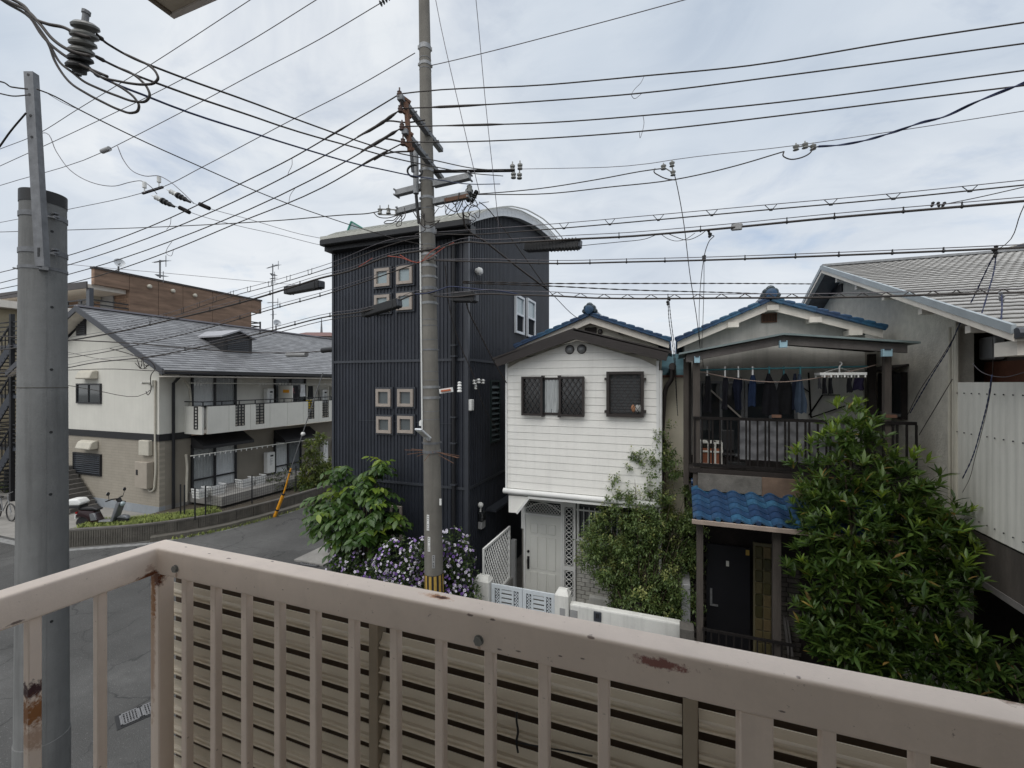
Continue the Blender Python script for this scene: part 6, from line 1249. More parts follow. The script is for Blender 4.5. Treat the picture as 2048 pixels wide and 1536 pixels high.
# pale corrugated panels of the projecting side
pan = mat('white_corrugated_panel', (.68, .66, .60), .55, .06, 2, streak=.25)
y = SY - .06; k = 0
while y > 4.4:
    y2 = y - .78; vs = []; n = 24
    for z in (3.37, 5.31):
        for i in range(n + 1):
            t = i / n; yy_ = y + (y2 - y) * t; o = .0025 if (i % 4) in (1, 2) else 0; vs.append((SX - .03 - o - (.004 if k % 2 else 0), yy_, z))
    m = M().add(vs, [(i, i + 1, n + 2 + i, n + 1 + i) for i in range(n)]); PN = m.part('wall_panel', pan, GH)
    mm = M()
    for zz in (5.16, 4.62, 3.5):
        for i in range(5): yb = y - .08 - i * .155; mm.lathe((SX - .045, yb, zz), [(.009, 0), (.009, .008)], 6, (-1, 0, 0))
    mm.part('screw_row', K['black_trim'], PN)
    y = y2 + .02; k += 1
B(SX + .0, SX + .08, 4.4, SY - .01, 3.3, 5.28).part('panel_core', K['dark_wood'], GH)
B(SX - .02, SX + .2, 4.0, SY - .01, 2.72, 3.34).part('panel_base_beam', K['old_wood'], GH); B(SX - .035, SX - .021, 4.0, SY - .01, 2.68, 2.76).part('beam_edge', K['grey_wood'], GH)
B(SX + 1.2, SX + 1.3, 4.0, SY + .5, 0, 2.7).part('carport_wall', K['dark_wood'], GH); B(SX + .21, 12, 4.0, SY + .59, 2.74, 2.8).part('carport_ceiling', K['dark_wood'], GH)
# bay window box on the stucco wall
by0, by1 = 9.35, 10.3; bz0, bz1 = PX(1790, 828, 3.68).z, PX(1790, 745, 3.68).z
BW = M().box(3.66, SX - .002, by0, by1, bz0 - .08, bz0).box(3.66, SX - .002, by0, by0 + .05, bz0, bz1).box(3.66, SX - .002, by1 - .05, by1, bz0, bz1).box(3.67, 3.71, by0 + .44, by0 + .48, bz0, bz1).part('bay_window', K['dark_wood'], GH)
M().prism([(3.45, by0 - .05, bz1 + .003), (SX - .003, by0 - .05, bz1 + .10), (SX - .003, by0 - .05, bz1 + .14), (3.45, by0 - .05, bz1 + .043)], (0, by1 - by0 + .1, 0)).part('bay_roof', K['dark_wood'], BW)
B(3.69, 3.695, by0 + .05, by0 + .44, bz0, bz1).part('pane', K['pane'], BW); B(3.70, 3.705, by0 + .48, by1 - .05, bz0, bz1).part('pane', K['pane'], BW)
B(3.645, 3.66, by0 + .05, by1 - .05, bz0 - .03, bz0 + .015).part('window_sill', K['galv'], BW)
# house corner peeping in at the right edge, and the rear house in the gap
a, c, d = PD(2024, 492, 12.0), PD(2056, 452, 12.0), PD(2090, 420, 12.0)
FH = thing('far_house', 'cream gable corner of a further house peeping over the slate roof at the right edge', 'house', (a.x, a.y, 6)); d = d + RT * 3
M().prism([a, d, d - UP * 3, a - UP * 3], FW * 4).part('wall', K['cream_wall'], FH); M().bar(a + UP * .05 - RT * .25 - FW * .1 - UP * .2, d + UP * .05 - FW * .1, .4, .1).part('bargeboard', K['charcoal_trim'], FH)
BH = thing('rear_house', 'cream house with a teal roof seen in the gap between the two tiled houses', 'house', (0, 9.7, 0)); 
B(-.27, .185, 9.62, 13, 0, PY(1340, 752, 9.62).z).part('wall', mat('bright_cream_wall', (.78, .72, .58), .9, .06, 2), BH); zt = PY(1340, 752, 9.6).z; M().prism([(-.27, 9.6, zt), (.185, 9.6, zt), (.185, 11.1, zt + .5), (-.27, 11.1, zt + .5)], (0, .05, .05)).part('roof', K['teal_roof'], BH); B(-.27, .185, 9.57, 9.6, zt - .03, zt + .02).part('eave_board', mat('reddish_eave', (.2, .1, .08), .8), BH)
# ================================================================== CREAM APARTMENT BLOCK (left)
AX, AY, AG = -18.2, 10.7, 0.25
AP = thing('apartment_house', 'two-storey cream and taupe apartment house with a long dark slate roof and white balcony', 'apartment house', (AX, AY, 0))
AE, AR, ARX = 5.72, 8.34, -22.4
BZ0, BZ1 = 3.12, 3.34
gx_l = 2 * ARX - AX
M().prism([(AX, AY, BZ1), (gx_l, AY, BZ1), (gx_l, AY, AE), (ARX, AY, AR - .15), (AX, AY, AE)], (0, .2, 0)).part('gable_wall', K['apartment_wall'], AP)
B(AX - .2, AX, AY + .2, 30, BZ1, AE).part('side_wall', K['apartment_wall'], AP)
B(gx_l, AX, AY + .004, AY + .2, .62, BZ0).part('lower_gable_wall', K['apartment_tile'], AP); B(AX - .2, AX - .004, AY + .2, 30, .62, BZ0).part('lower_side_wall', K['apartment_tile_side'], AP)
B(gx_l, AX + .01, AY - .01, AY + .2, 0, .617).part('foundation', mat('blue_grey_foundation', (.26, .28, .30), .85, .1, 3), AP); B(AX - .2, AX + .01, AY + .2, 30, 0, .617).part('foundation', K['concrete'], AP)
B(gx_l, AX + .03, AY - .03, AY - .001, BZ0 - .02, BZ1 + .02).part('belt_course', K['black_trim'], AP); B(AX + .001, AX + .03, AY - .001, AY + 1.15, BZ0 - .02, BZ1 + .02).part('belt_course', K['black_trim'], AP)
# roof
EX, EZ, YF, YB = -17.1, 5.75, 10.2, 30.0
rd = V((ARX - EX, 0, AR - EZ)); RL = rd.length; rd.normalize(); rn = V((rd.z, 0, -rd.x)); rn = rn if rn.z > 0 else -rn
M().prism([(EX, YF, EZ), (ARX, YF, AR), (2 * ARX - EX, YF, EZ), (2 * ARX - EX, YF, EZ - .12), (ARX, YF, AR - .14), (EX, YF, EZ - .12)], (0, YB - YF, 0)).part('roof', K['slate_edge'], AP)
m = M(); nr = 27; rw = RL / nr
for r in range(nr):
    y = YF + .02 - (.23 if r % 2 else 0)
    while y < YB:
        y0, y1 = max(y, YF + .01), min(y + .452, YB); y += .46
        if y1 - y0 < .05: continue
        h = .012 + RND.uniform(0, .005); a = V((EX, y0, EZ)) + rd * (r * rw); q = rd * (rw * 1.1)
        w = V((0, y1 - y0, 0)); m.add([a + rn * .004, a + w + rn * .004, a + w + rn * (h + .012), a + rn * (h + .012), a + q + rn * .002, a + q + w + rn * .002, a + q + w + rn * .008, a + q + rn * .008], [(0, 1, 2, 3), (3, 2, 6, 7), (0, 3, 7, 4), (1, 5, 6, 2)])
m.part('roof_slates', K['slate'], AP, kind='stuff')
M().bar((ARX, YF - .03, AR + .05), (ARX, YB, AR + .05), .24, .07).part('ridge_cap', mat('ridge_metal', (.2, .19, .21), .5, .1, 3), AP)
for s in (1, -1):
    e = V((ARX + s * (EX - ARX), YF, EZ)); a = V((ARX, YF, AR))
    M().prism([a + UP * .06, e + UP * .06, e - UP * .17, a - UP * .18], (0, -.05, 0)).part('bargeboard', K['slate_edge'], AP)
    M().prism([a - UP * .145, e - UP * .145, e - UP * .16, a - UP * .16], (0, .49, 0)).part('gable_soffit', K['cream_board'], AP)
M().bar((EX + .06, YF - .05, EZ - .06), (EX + .06, YB, EZ - .06), .14, .13).part('gutter', K['black_trim'], AP); B(AX + .001, EX, YF + .5, YB, AE - .2, AE - .15).part('eave_soffit', K['cream_board'], AP)
# dormer vent on the slope
def RP(u, v):
    d = ray(u, v); o = CAMP; p = V((EX, 0, EZ)); t = (p - o).dot(rn) / d.dot(rn); return o + d * t
pa = RP(503, 708); dX = pa.x; y0, y1 = PX(446, 680, dX).y, PX(504, 678, dX).y; zb, ze = pa.z - .1, PX(504, 678, dX).z; yc = (y0 + y1) / 2; za = PX(481, 664, dX).z
DM = M().prism([(dX, y0, zb), (dX, y1, zb), (dX, y1, ze), (dX, yc, za), (dX, y0, ze)], (-2.2, 0, 0)).part('dormer', K['black_trim'], AP)
for yy_ in (y0 - .15, y1 + .15):
    M().prism([(dX + .15, yc, za + .02), (dX + .15, yy_, ze - .05), (dX + .15, yy_, ze + .02), (dX + .15, yc, za + .09)], (-2.6, 0, 0)).part('dormer_roof', mat('dormer_metal', (.3, .3, .32), .4, .1, 3), DM)
m = M()
for k in range(7): zz = zb + .2 + k * (ze - zb - .2) / 7; m.box(dX + .002, dX + .03, y0 + .2, y1 - .2, zz, zz + .04)
m.part('louver', K['charcoal_trim'], DM)
# gable wall fittings
def yrect(u0, v0, u1, v1, name, mt, par=AP, y=AY, d0=.03, d1=.0, **k):
    x0, x1, z0, z1 = RY(u0, v0, u1, v1, y); return B(x0, x1, y - d0, y - d1 - .001, z0, z1).part(name, mt, par, **k), (x0, x1, z0, z1)
_, (x0, x1, z0, z1) = yrect(154, 627, 173, 671, 'attic_vent', K['black_trim']); m = M()
for k in range(9): zz = z0 + .08 + k * (z1 - z0 - .1) / 9; m.box(x0 + .04, x1 - .04, AY - .06, AY - .031, zz, zz + .035)
m.part('louver', K['charcoal_trim'], AP)
x0, x1, z0, z1 = RY(155, 767, 204, 807, AY); w = framed(AP, x0, x1, z0, z1, AY - .001, .06, .06, K['black_trim'], K['pane']); B((x0 + x1) / 2 - .025, (x0 + x1) / 2 + .025, AY - .05, AY - .02, z0 + .06, z1 - .06).part('meeting_rail', K['black_trim'], w)
B(x0 + .08, (x0 + x1) / 2 - .05, AY - .014, AY - .010, z0 + .08, z1 - .1).part('curtain', K['curtain_dim'], w)
x0, x1, z0, z1 = RY(149, 906, 204, 949, AY); m = M(); rect_frame(m, x0, x1, z0, z1, AY - .07, AY - .001, .06); w = m.part('louver_window', K['black_trim'], AP); sm_ = B(x0 + .06, x1 - .06, -.02, .02, 0, .012).mesh('slat', K['charcoal_trim'])
for k in range(9): inst(sm_, 'slat', w, (0, AY - .045, z0 + .09 + k * (z1 - z0 - .14) / 9), (math.radians(35), 0, 0))
B(x0 + .06, x1 - .06, AY - .02, AY - .012, z0 + .06, z1 - .06).part('pane', K['pane'], w)
for v0, v1 in ((741, 758), (880, 897)):
    x0, x1, z0, z1 = RY(169, v0, 197, v1, AY); m = M(); pr_ = [(AY - .001, z1), (AY - .12, z1), (AY - .24, z1 - .06), (AY - .32, z0 + .06), (AY - .32, z0), (AY - .001, z0)]
    m.prism([(x0, a, b_) for a, b_ in pr_], (x1 - x0, 0, 0)); m.part('vent_hood', K['beige_plastic'], AP, bevel=.03)
yrect(286, 880, 306, 910, 'meter_cover', K['beige_plastic'], d0=.16, bevel=.02); o, (x0, x1, z0, z1) = yrect(284, 922, 308, 974, 'meter_cabinet', mat('taupe_cabinet', (.33, .29, .24), .6, .06, 3), d0=.25, bevel=.015); B(x0 + .1, x0 + .2, AY - .262, AY - .251, z1 - .5, z1 - .3).part('cabinet_slot', K['black_trim'], o)
xx = PY(313, 800, AY).x; M().tube(spline([(xx, AY - .05, 5.4), (xx, AY - .05, 3.4), (xx, AY - .06, 1.6), (xx - .08, AY - .06, 1.25), (xx - .3, AY - .06, 1.2), (xx - .34, AY - .1, 1.5)], 5), .035, 8).part('conduit', K['beige_plastic'], AP, smooth=True)
m = M().cyl((AX - .35, AY - .4, 5.3), (AX - .35, AY - .05, 5.3), .05, n=8).box(AX - .5, AX - .2, AY - .12, AY - .001, 5.2, 5.4); m.part('cable_bracket', K['cream_panel'], AP)
M().tube([(AX + .4, AY + .45, 5.52), (AX + .08, AY + .45, 5.28), (AX + .08, AY + .45, .3)], .055, 8).part('downpipe', K['black_trim'], AP, smooth=True)
# side wall openings
def xrect(u0, v0, u1, v1, x=AX): return RX(u0, v0, u1, v1, x)
def side_window(u0, v0, u1, v1, name, curt, splits=2, mid=True):
    y0, y1, z0, z1 = xrect(u0, v0, u1, v1); m = M(); X0, X1, f = AX + .001, AX + .09, .07
    m.box(X0, X1, y0, y1, z0, z0 + f).box(X0, X1, y0, y1, z1 - f, z1).box(X0, X1, y0, y0 + f, z0 + f, z1 - f).box(X0, X1, y1 - f, y1, z0 + f, z1 - f); yc = (y0 + y1) / 2; m.box(X0, X1 - .01, yc - .04, yc + .04, z0 + f, z1 - f)
    if mid: zz = z0 + (z1 - z0) * .38; m.box(X0, X1 - .012, y0 + f, yc - .04, zz - .03, zz + .03).box(X0, X1 - .012, yc + .04, y1 - f, zz - .03, zz + .03)
    w = m.part(name, K['black_trim'], AP)
    for (a, c), cm in zip(((y0 + f, yc - .04), (yc + .04, y1 - f)), curt):
        vs = []; n = 40
        for zz in (z0 + f + .02, z1 - f - .02):
            for i in range(n + 1): t = i / n; vs.append((AX + .012 + .006 * math.sin(t * 44), a + (c - a) * t, zz))
        M().add(vs, [(i, i + 1, n + 2 + i, n + 1 + i) for i in range(n)]).part('curtain', K[cm], w)
        B(AX + .04, AX + .044, a, c, z0 + f, z1 - f).part('pane', K['clear_pane'], w)
    return w
K['clear_pane'] = mat('clear_window_glass', (.015, .018, .02), .03, 0, 3, spec=.6, trans=0.0, alpha=.12)
K['bright_curtain'] = mat('bright_net_curtain', (.82, .84, .84), .9, .05, 6)
side_window(381, 748, 471, 814, 'balcony_window', ('bright_curtain', 'curtain'), mid=False); side_window(547, 753, 610, 810, 'balcony_window', ('curtain_dim', 'curtain_dim'), mid=False)
side_window(381, 884, 471, 994, 'terrace_window', ('curtain', 'bright_curtain')); side_window(547, 873, 601, 962, 'terrace_window', ('bright_curtain', 'curtain_dim'))
for u0, v0, u1, v1 in ((381, 868, 484, 884), (547, 858, 618, 874)):
    y0, y1, z0, z1 = xrect(u0, v0, u1, v1); y1 = min(y1, y0 + 2.9); M().prism([(AX + .03, y0, z1 + .05), (AX + .75, y0, z0 + .0), (AX + .75, y0, z0 - .12), (AX + .03, y0, z0 - .1)], (0, y1 - y0, 0)).part('window_hood', K['black_trim'], AP)
def heater(u0, v0, u1, v1):
    y0, y1, z0, z1 = xrect(u0, v0, u1, v1); o = B(AX + .03, AX + .3, y0, y1, z0, z1).part('water_heater', K['white_plastic'], AP, bevel=.02)
    B(AX + .302, AX + .31, y0 + (y1 - y0) * .35, y0 + (y1 - y0) * .75, z1 - .2, z1 - .12).part('exhaust', K['black_trim'], o)
    m = M()
    for k in range(7): a = RND.uniform(.25, .6); zz = z1 - .3 - k * .05; m.box(AX + .301, AX + .305, y0 + (y1 - y0) * .3, y0 + (y1 - y0) * (.3 + a * .6), zz, zz + .02)
    m.part('label_print', K['grey_plastic'], o)
for r_ in ((526, 777, 539, 808), (637, 779, 647, 806), (526, 904, 541, 945), (639, 882, 648, 925), (664, 880, 672, 910)): heater(*r_)
# balcony
BX = -17.17; bz0, bz1 = 3.33, 4.38; by = 11.62
B(AX + .03, BX - .06, by + .05, 29, bz0, bz0 + .14).part('balcony_floor', K['cream_board'], AP)
B(AX + .001, BX, by - .03, by + .04, bz0 - .04, bz1).part('balcony_end_panel', K['cream_panel'], AP)
def lattice_panel(par, yz, z0, z1, y0, y1, axis):
    m = M(); nR = 7; nC = max(1, round((y1 - y0) / .17)); w = (y1 - y0); f = .035
    for c in range(nC + 1): t = y0 + w * c / nC; m.box(-.02, .02, t - f / 2 if c else t, t + f / 2 if c < nC else t, z0, z1)
    for r in range(nR + 1): zz = z0 + (z1 - z0) * r / nR; m.box(-.018, .018, y0, y1, zz - .02, zz + .02)
    m.v = [V((p.x + yz, p.y, p.z)) if axis == 'x' else V((p.y, p.x + yz, p.z)) for p in m.v]; return m.part('lattice_insert', K['black_trim'], par)
x0, x1, _, _ = RY(389, 820, 396, 860, by - .03); lattice_panel(AP, by - .045, bz0 + .18, bz1 - .02, x0, x1, 'y')
us = [414, 457, 500, 539, 574, 606, 615, 637, 664, 690]; yys = [PX(u, 830, BX).y for u in us]
lat = [(470, 489), (511, 528), (615.5, 628), (644, 656.5)]
laty = [(PX(a, 830, BX).y, PX(c, 830, BX).y) for a, c in lat]
for a, c in zip(yys, yys[1:]):
    segs = [(a + .006, c - .006)]; hit = [l for l in laty if l[0] > a - .01 and l[1] < c + .3]
    for l in laty:
        if a - .05 <= l[0] and l[1] <= c + .35:
            M().box(BX - .05, BX + .03, a + .006, max(a + .007, l[0] - .005), bz0 - .04, bz1).box(BX - .05, BX + .03, l[1] + .005, max(c - .006, l[1] + .006), bz0 - .04, bz1).box(BX - .05, BX + .03, l[0], l[1], bz0 - .04, bz0 + .16).part('balcony_panel', K['cream_panel'], AP)
            lattice_panel(AP, BX, bz0 + .165, bz1, l[0], l[1], 'x'); break
    else: B(BX - .05, BX + .03, a + .006, c - .006, bz0 - .04, bz1).part('balcony_panel', K['cream_panel'], AP)
m = M().box(BX - .035, BX + .015, by - .02, 29, bz1 + .16, bz1 + .2).box(AX, BX, by - .02, by + .02, bz1 + .16, bz1 + .2).box(BX - .06, BX + .035, by - .034, 29, bz1 + .001, bz1 + .03)
yy_ = by
while yy_ < 29: m.box(BX - .025, BX + .005, yy_, yy_ + .03, bz1 + .03, bz1 + .16); yy_ += .75
m.part('balcony_rail', K['black_trim'], AP)
for u0, v0, u1, v1 in ((548, 771, 569, 810), (653, 773, 672, 806)):
    y0, y1, z0, z1 = xrect(u0, v0, u1, v1, AX + .4); o = B(AX + .1, AX + 1.0, y0 + .5, y0 + .54, 3.5, z1).part('balcony_partition', K['cream_panel'], AP)
    B(AX + .42, AX + .8, y0 + .49, y0 + .4995, z1 - .35, z1 - .2).part('warning_sticker', K['yellow'], o)
def polet(label, a, c, mt):
    o = thing('laundry_pole', label, 'laundry pole', a); M().cyl(a, c, .018, n=6).part('pole', K[mt], o, smooth=True); return o
LP1 = polet('pale laundry pole along the apartment balcony', PX(379, 766, BX - .45), PX(690, 769, BX - .45), 'cream_panel')
LP2 = polet('pale laundry pole with pegs along the apartment ground-floor terrace', PX(381, 912, BX - .3), PX(645, 876, BX - .3), 'cream_panel')
pgm = B(-.012, .012, -.012, .012, -.09, .02).mesh('peg', K['white_plastic'])
for k in range(16): a = PX(388 + k * 10.5, 911.5 - k * 1.45, BX - .3); inst(pgm, 'peg', LP2, a)
for k in range(12): a = PX((390, 396, 402, 520, 526, 532, 560, 566, 572, 580, 640, 650)[k], 766.5, BX - .45); inst(pgm, 'peg', LP1, a)
M().tube(spline([PX(368, 761, AX + .15), PX(378, 772, AX + .2), PX(381, 790, AX + .15), PX(382, 812, AX + .1)], 5), .035, 7).part('insulated_pipe', K['beige_plastic'], AP, smooth=True)
M().tube(spline([PX(372, 909, AX + .15), PX(374, 930, AX + .12), PX(373, 970, AX + .12), PX(373, 1003, AX + .12)], 5), .045, 7).part('insulated_pipe', K['beige_plastic'], AP, smooth=True)
def wash(lab, u0, v0, u1, v1, c, cat='shirt'):
    y0, y1, z0, z1 = RX(u0, v0, u1, v1, BX - .45); vs = []; n = 10
    for s in (1, -1):
        for j in range(6):
            for i in range(n + 1): t = i / n; h = j / 5; vs.append((BX - .45 + s * .02 + .02 * math.sin(t * 9 + h * 2), y0 + (y1 - y0) * (t * (.7 + .3 * h) + .15 * (1 - h)), z1 - (z1 - z0) * h))
    k = 6 * (n + 1); fs = [(o + j * (n + 1) + i, o + j * (n + 1) + i + 1, o + (j + 1) * (n + 1) + i + 1, o + (j + 1) * (n + 1) + i) for o in (0, k) for j in range(5) for i in range(n)]
    M().add(vs, fs).top(cat, mat('washing', c, .9, .15, 6, .2, 40), lab, cat, 'washing on the apartment balcony', smooth='all')
wash('white shirt hung on the apartment balcony pole', 599, 769, 611, 793, (.7, .7, .7)); wash('yellow towel hung over the apartment balcony rail', 610, 800, 625, 817, (.7, .5, .02), 'towel'); wash('black jacket hung on the apartment balcony pole', 615, 772, 627, 798, (.015, .015, .015)); wash('pink and red cloth hung on the apartment balcony pole', 573, 776, 590, 787, (.42, .16, .17), 'cloth'); wash('dark cloth hung in front of the second balcony window', 584, 772, 597, 800, (.03, .028, .03), 'cloth')
# terrace, mesh fence, retaining wall
B(-18.19, -16.3, 11.75, 16.6, .55, .92).top('terrace_slab', K['concrete'], 'concrete terrace slab along the apartment ground floor', 'terrace', bevel=.01)
B(-18.1, -16.9, 10.9, 11.6, .3, .36).top('step_table', K['concrete'], 'grey stone bench slab at the apartment corner', 'bench')
m = M().box(-17.9, -17.7, 11.0, 11.5, .2, .3).box(-17.2, -17.0, 11.0, 11.5, .2, .3)
def basket(u0, v0, u1, v1, lab, col='white_plastic'):
    y0, y1, z0, z1 = RX(u0, v0, u1, v1, -17.0); p = V((-17.0, (y0 + y1) / 2, .92)); w = (y1 - y0); h = max(.35, z1 - .92); o = thing('laundry_basket', lab, 'basket', p, 'baskets on the apartment terrace')
    b_ = M(); 
    for k in range(4): t = k / 3; s = .82 + .18 * t; zz = .93 + (h - .03) * t; b_.box(p.x - .22 * s, p.x + .22 * s, p.y - w / 2 * s, p.y - w / 2 * s + .02, zz, zz + .035).box(p.x - .22 * s, p.x + .22 * s, p.y + w / 2 * s - .02, p.y + w / 2 * s, zz, zz + .035).box(p.x + .22 * s - .02, p.x + .22 * s, p.y - w / 2 * s, p.y + w / 2 * s, zz, zz + .035)
    b_.part('basket_band', K[col], o); b_ = M(); n = max(5, int(w / .06))
    for k in range(n + 1): t = k / n - .5; b_.bar((p.x + .172, p.y + w * .8 * t, .925), (p.x + .21, p.y + w * .97 * t, .92 + h), .022, .012, up=(1, 0, 0))
    for k in range(6): t = k / 5 - .5; b_.bar((p.x + .36 * t, p.y - w * .40, .925), (p.x + .42 * t, p.y - w * .485, .92 + h), .022, .012, up=(0, 1, 0))
    b_.part('basket_bars', K[col], o); B(p.x - .17, p.x + .17, p.y - w * .38, p.y + w * .38, .925, .92 + h * .8).part('basket_contents', mat('basket_contents', (.4, .4, .42), .9, .4, 12), o)
basket(390, 985, 411, 1013, 'white laundry basket next to the fence post, smallest on the terrace'); basket(415, 972, 446, 1003, 'white laundry basket with a navy cloth under the curtained terrace window'); basket(477, 957, 503, 989, 'white laundry basket with a dark bundle below the water heater'); basket(504, 953, 526, 976, 'white laundry basket with red cloth, farthest along the terrace')
wallpath = [(-18.35, 8.1), (-16.5, 9.5), (-15.6, 10.9), (-15.2, 12.5), (-15.05, 15.5), (-14.9, 20), (-14.8, 34)]
def ribbon(pts, w, z0, z1, name, mt, par): 
    pp = spline([V((x, y, 0)) for x, y in pts], 8); m = M(); vs = []
    for i, p in enumerate(pp):
        d = (pp[min(i + 1, len(pp) - 1)] - pp[max(i - 1, 0)]).normalized(); nr_ = V((-d.y, d.x, 0))
        for s, z in ((0, z0), (0, z1), (1, z1), (1, z0)): vs.append(p + nr_ * w * s + UP * z)
    fs = []
    for i in range(len(pp) - 1):
        for k in range(4): fs.append((i * 4 + k, i * 4 + (k + 1) % 4, i * 4 + 4 + (k + 1) % 4, i * 4 + 4 + k))
    fs += [(0, 1, 2, 3), tuple(4 * (len(pp) - 1) + k for k in (3, 2, 1, 0))]
    return m.add(vs, fs).part(name, mt, par)
RW = thing('retaining_wall', 'low ribbed concrete block wall curving round the apartment corner beside the road', 'wall', (-16.5, 9.5, 0))
pp = spline([V((x, y, 0)) for x, y in wallpath], 8); acc = 0; nb = 0
def walk(path, step):
    out = [path[0]]; need = step
    for a, c in zip(path, path[1:]):
        L_ = (c - a).length; t = 0
        while L_ - t >= need: t += need; out.append(a.lerp(c, t / L_)); need = step
        need -= L_ - t
    return out
ws = walk(pp, .6)
for row_, (z0, z1) in enumerate(((.002, .245), (.25, .50))):
    for i, (a, c) in enumerate(zip(ws, ws[1:])):
        if i > 46: break
        d = (c - a).normalized(); nr_ = V((-d.y, d.x, 0)); a2, c2 = a + d * .006, c - d * .006
        if row_: a2, c2 = a2 + nr_ * .006, c2 + nr_ * .006
        m = M(); n = 9
        poly = []
        for k in range(n): t0, t1 = k / n, (k + .62) / n; o = RND.uniform(.0, .006); poly += [a2.lerp(c2, t0) - nr_ * o, a2.lerp(c2, t1) - nr_ * o, a2.lerp(c2, t1) + nr_ * .014, a2.lerp(c2, min(1, (k + 1) / n)) + nr_ * .014]
        poly += [c2 + nr_ * .16, a2 + nr_ * .16]
        m.prism([p + UP * z0 for p in poly], (0, 0, z1 - z0)).part('wall_block', K['kerb'], RW)
ribbon([(x, y) for x, y in wallpath], .17, .503, .56, 'wall_coping', K['concrete_dark'], RW)
kp = [(x + dx, y + dy) for (x, y), (dx, dy) in zip(wallpath, ((.1, -.25), (.22, -.2), (.28, -.12), (.32, 0), (.34, 0), (.34, 0), (.34, 0)))]
KB = tag(ribbon(kp[1:], .3, 0.0, .16, 'kerb', K['kerb'], RW)); KB.parent = None; KB.location = OFF[RW]; KB['kind'] = 'structure'
b = M(); b.prism([V((x - .1, y + .2, .01)) for x, y in reversed(wallpath)] + [(-18.2, 8.6, .01), (-18.2, 34, .01)], (0, 0, .44)); b.top('earth_bank', K['soil'], kind='structure')
# grass: blades on the corner mound and weeds along the kerb
gb_ = M()
def blades(n, f, h0, h1, w=.012):
    for _ in range(n):
        p = V(f()); a = RND.uniform(0, 6.28); h = RND.uniform(h0, h1); l = V((math.cos(a), math.sin(a), 0)); t = V((-l.y, l.x, 0)) * w
        gb_.add([p - t, p + t, p + l * h * .35 + UP * h * .7 + t * .6, p + l * h * .35 + UP * h * .7 - t * .6, p + l * h * .8 + UP * h], [(0, 1, 2, 3), (3, 2, 4)])
mound = M(); 
def moundz(x, y):
    d = max(0, 1 - ((x + 17.2) / 1.5) ** 2 - ((y - 9.9) / .9) ** 2); return .45 + .16 * d
def mp():
    while True:
        t = RND.random() ** .8; i = RND.uniform(0, 18); p = pp[int(i)].lerp(pp[int(i) + 1], i % 1); d = (pp[int(i) + 1] - pp[int(i)]).normalized(); nr_ = V((-d.y, d.x, 0)); q = p + nr_ * (.18 + t * 1.15)
        if q.y < 10.55 or q.x > AX: return (q.x, q.y, .44)
blades(9000, mp, .06, .16); 
def kw():
    i = RND.randrange(10, 34); p = pp[i].lerp(pp[i + 1], RND.random()); return (p.x + .35 + RND.gauss(0, .03), p.y - .1, .01)
blades(500, kw, .04, .12)
gb_.top('grass', K['grass'], kind='stuff')
MF = thing('mesh_fence', 'black wire mesh fence with thin posts on the apartment retaining wall', 'fence', (-16, 11, .5))
fpts = []
for u, vb in ((361, 1040), (369, 1042), (390, 1041), (411, 1037), (504, 1012), (592, 985)):
    p = PX(u, vb, -15.75 if u > 385 else -16.1 - (385 - u) * .03); p.z = .5; fpts.append(p); M().cyl((p.x, p.y, .5), (p.x, p.y, 1.62), .025, n=6).part('fence_post', K['black_trim'], MF)
m = M()
for a, c in zip(fpts[3:], fpts[4:]):
    L_ = (c - a).length; n = int(L_ / .085)
    for k in range(n + 1): q = a.lerp(c, k / n); m.bar(q + UP * .06, q + UP * 1.0, .006, .006)
    for k in range(9): m.bar(a + UP * (.06 + k * .118), c + UP * (.06 + k * .118), .006, .006)
m.part('wire_mesh', K['black_trim'], MF, kind='stuff')
# steps in front of the gable
SS = thing('outside_steps', 'grey concrete steps climbing beside the apartment gable, half hidden by the near pole', 'steps', (-20, 9.9, 0))
for k in range(11):
    a = PY(182 - k * 5.6, 1012 - k * 8.6, 10.3); B(a.x - 2.2, a.x, 9.75, 10.62, max(0, a.z - .34), a.z - .16).part('step', K['concrete_dark'], SS)
M().bar(PY(193, 1024, 10.66), PY(135, 935, 10.66), .05, .28).part('stringer', K['charcoal_trim'], SS)
# stay wire with yellow guard
GW = thing('guy_wire', 'pole stay with a bright yellow sleeve anchored at the side road kerb', 'guy wire', PZ(549, 1033, 0))
g0, g1, g2, g3 = PZ(549, 1034, 0), PD(567, 988, 17.0), PD(582, 937, 16.7), PD(606, 868, 16.2)
M().cyl(g0, g1, .06, n=10).part('yellow_guard', K['yellow'], GW, smooth=True); M().cyl(g1, g2, .032, n=10).part('yellow_sleeve', K['yellow'], GW, smooth=True); M().cyl(g2, PD(646, 745, 15.4), .016, n=6).part('stay_wire', K['galv'], GW); M().ball(g3, .08, 10, 6).part('stay_insulator', K['white_porcelain'], GW, smooth=True)
m = M(); d = (g1 - g0).normalized()
for q in (g0 + d * .35, g1): m.cyl(q - d * .03, q + d * .03, .068, n=10)
m.cyl(g1.lerp(g2, .84), g1.lerp(g2, .88), .04, n=10); m.part('black_ring', K['black'], GW)

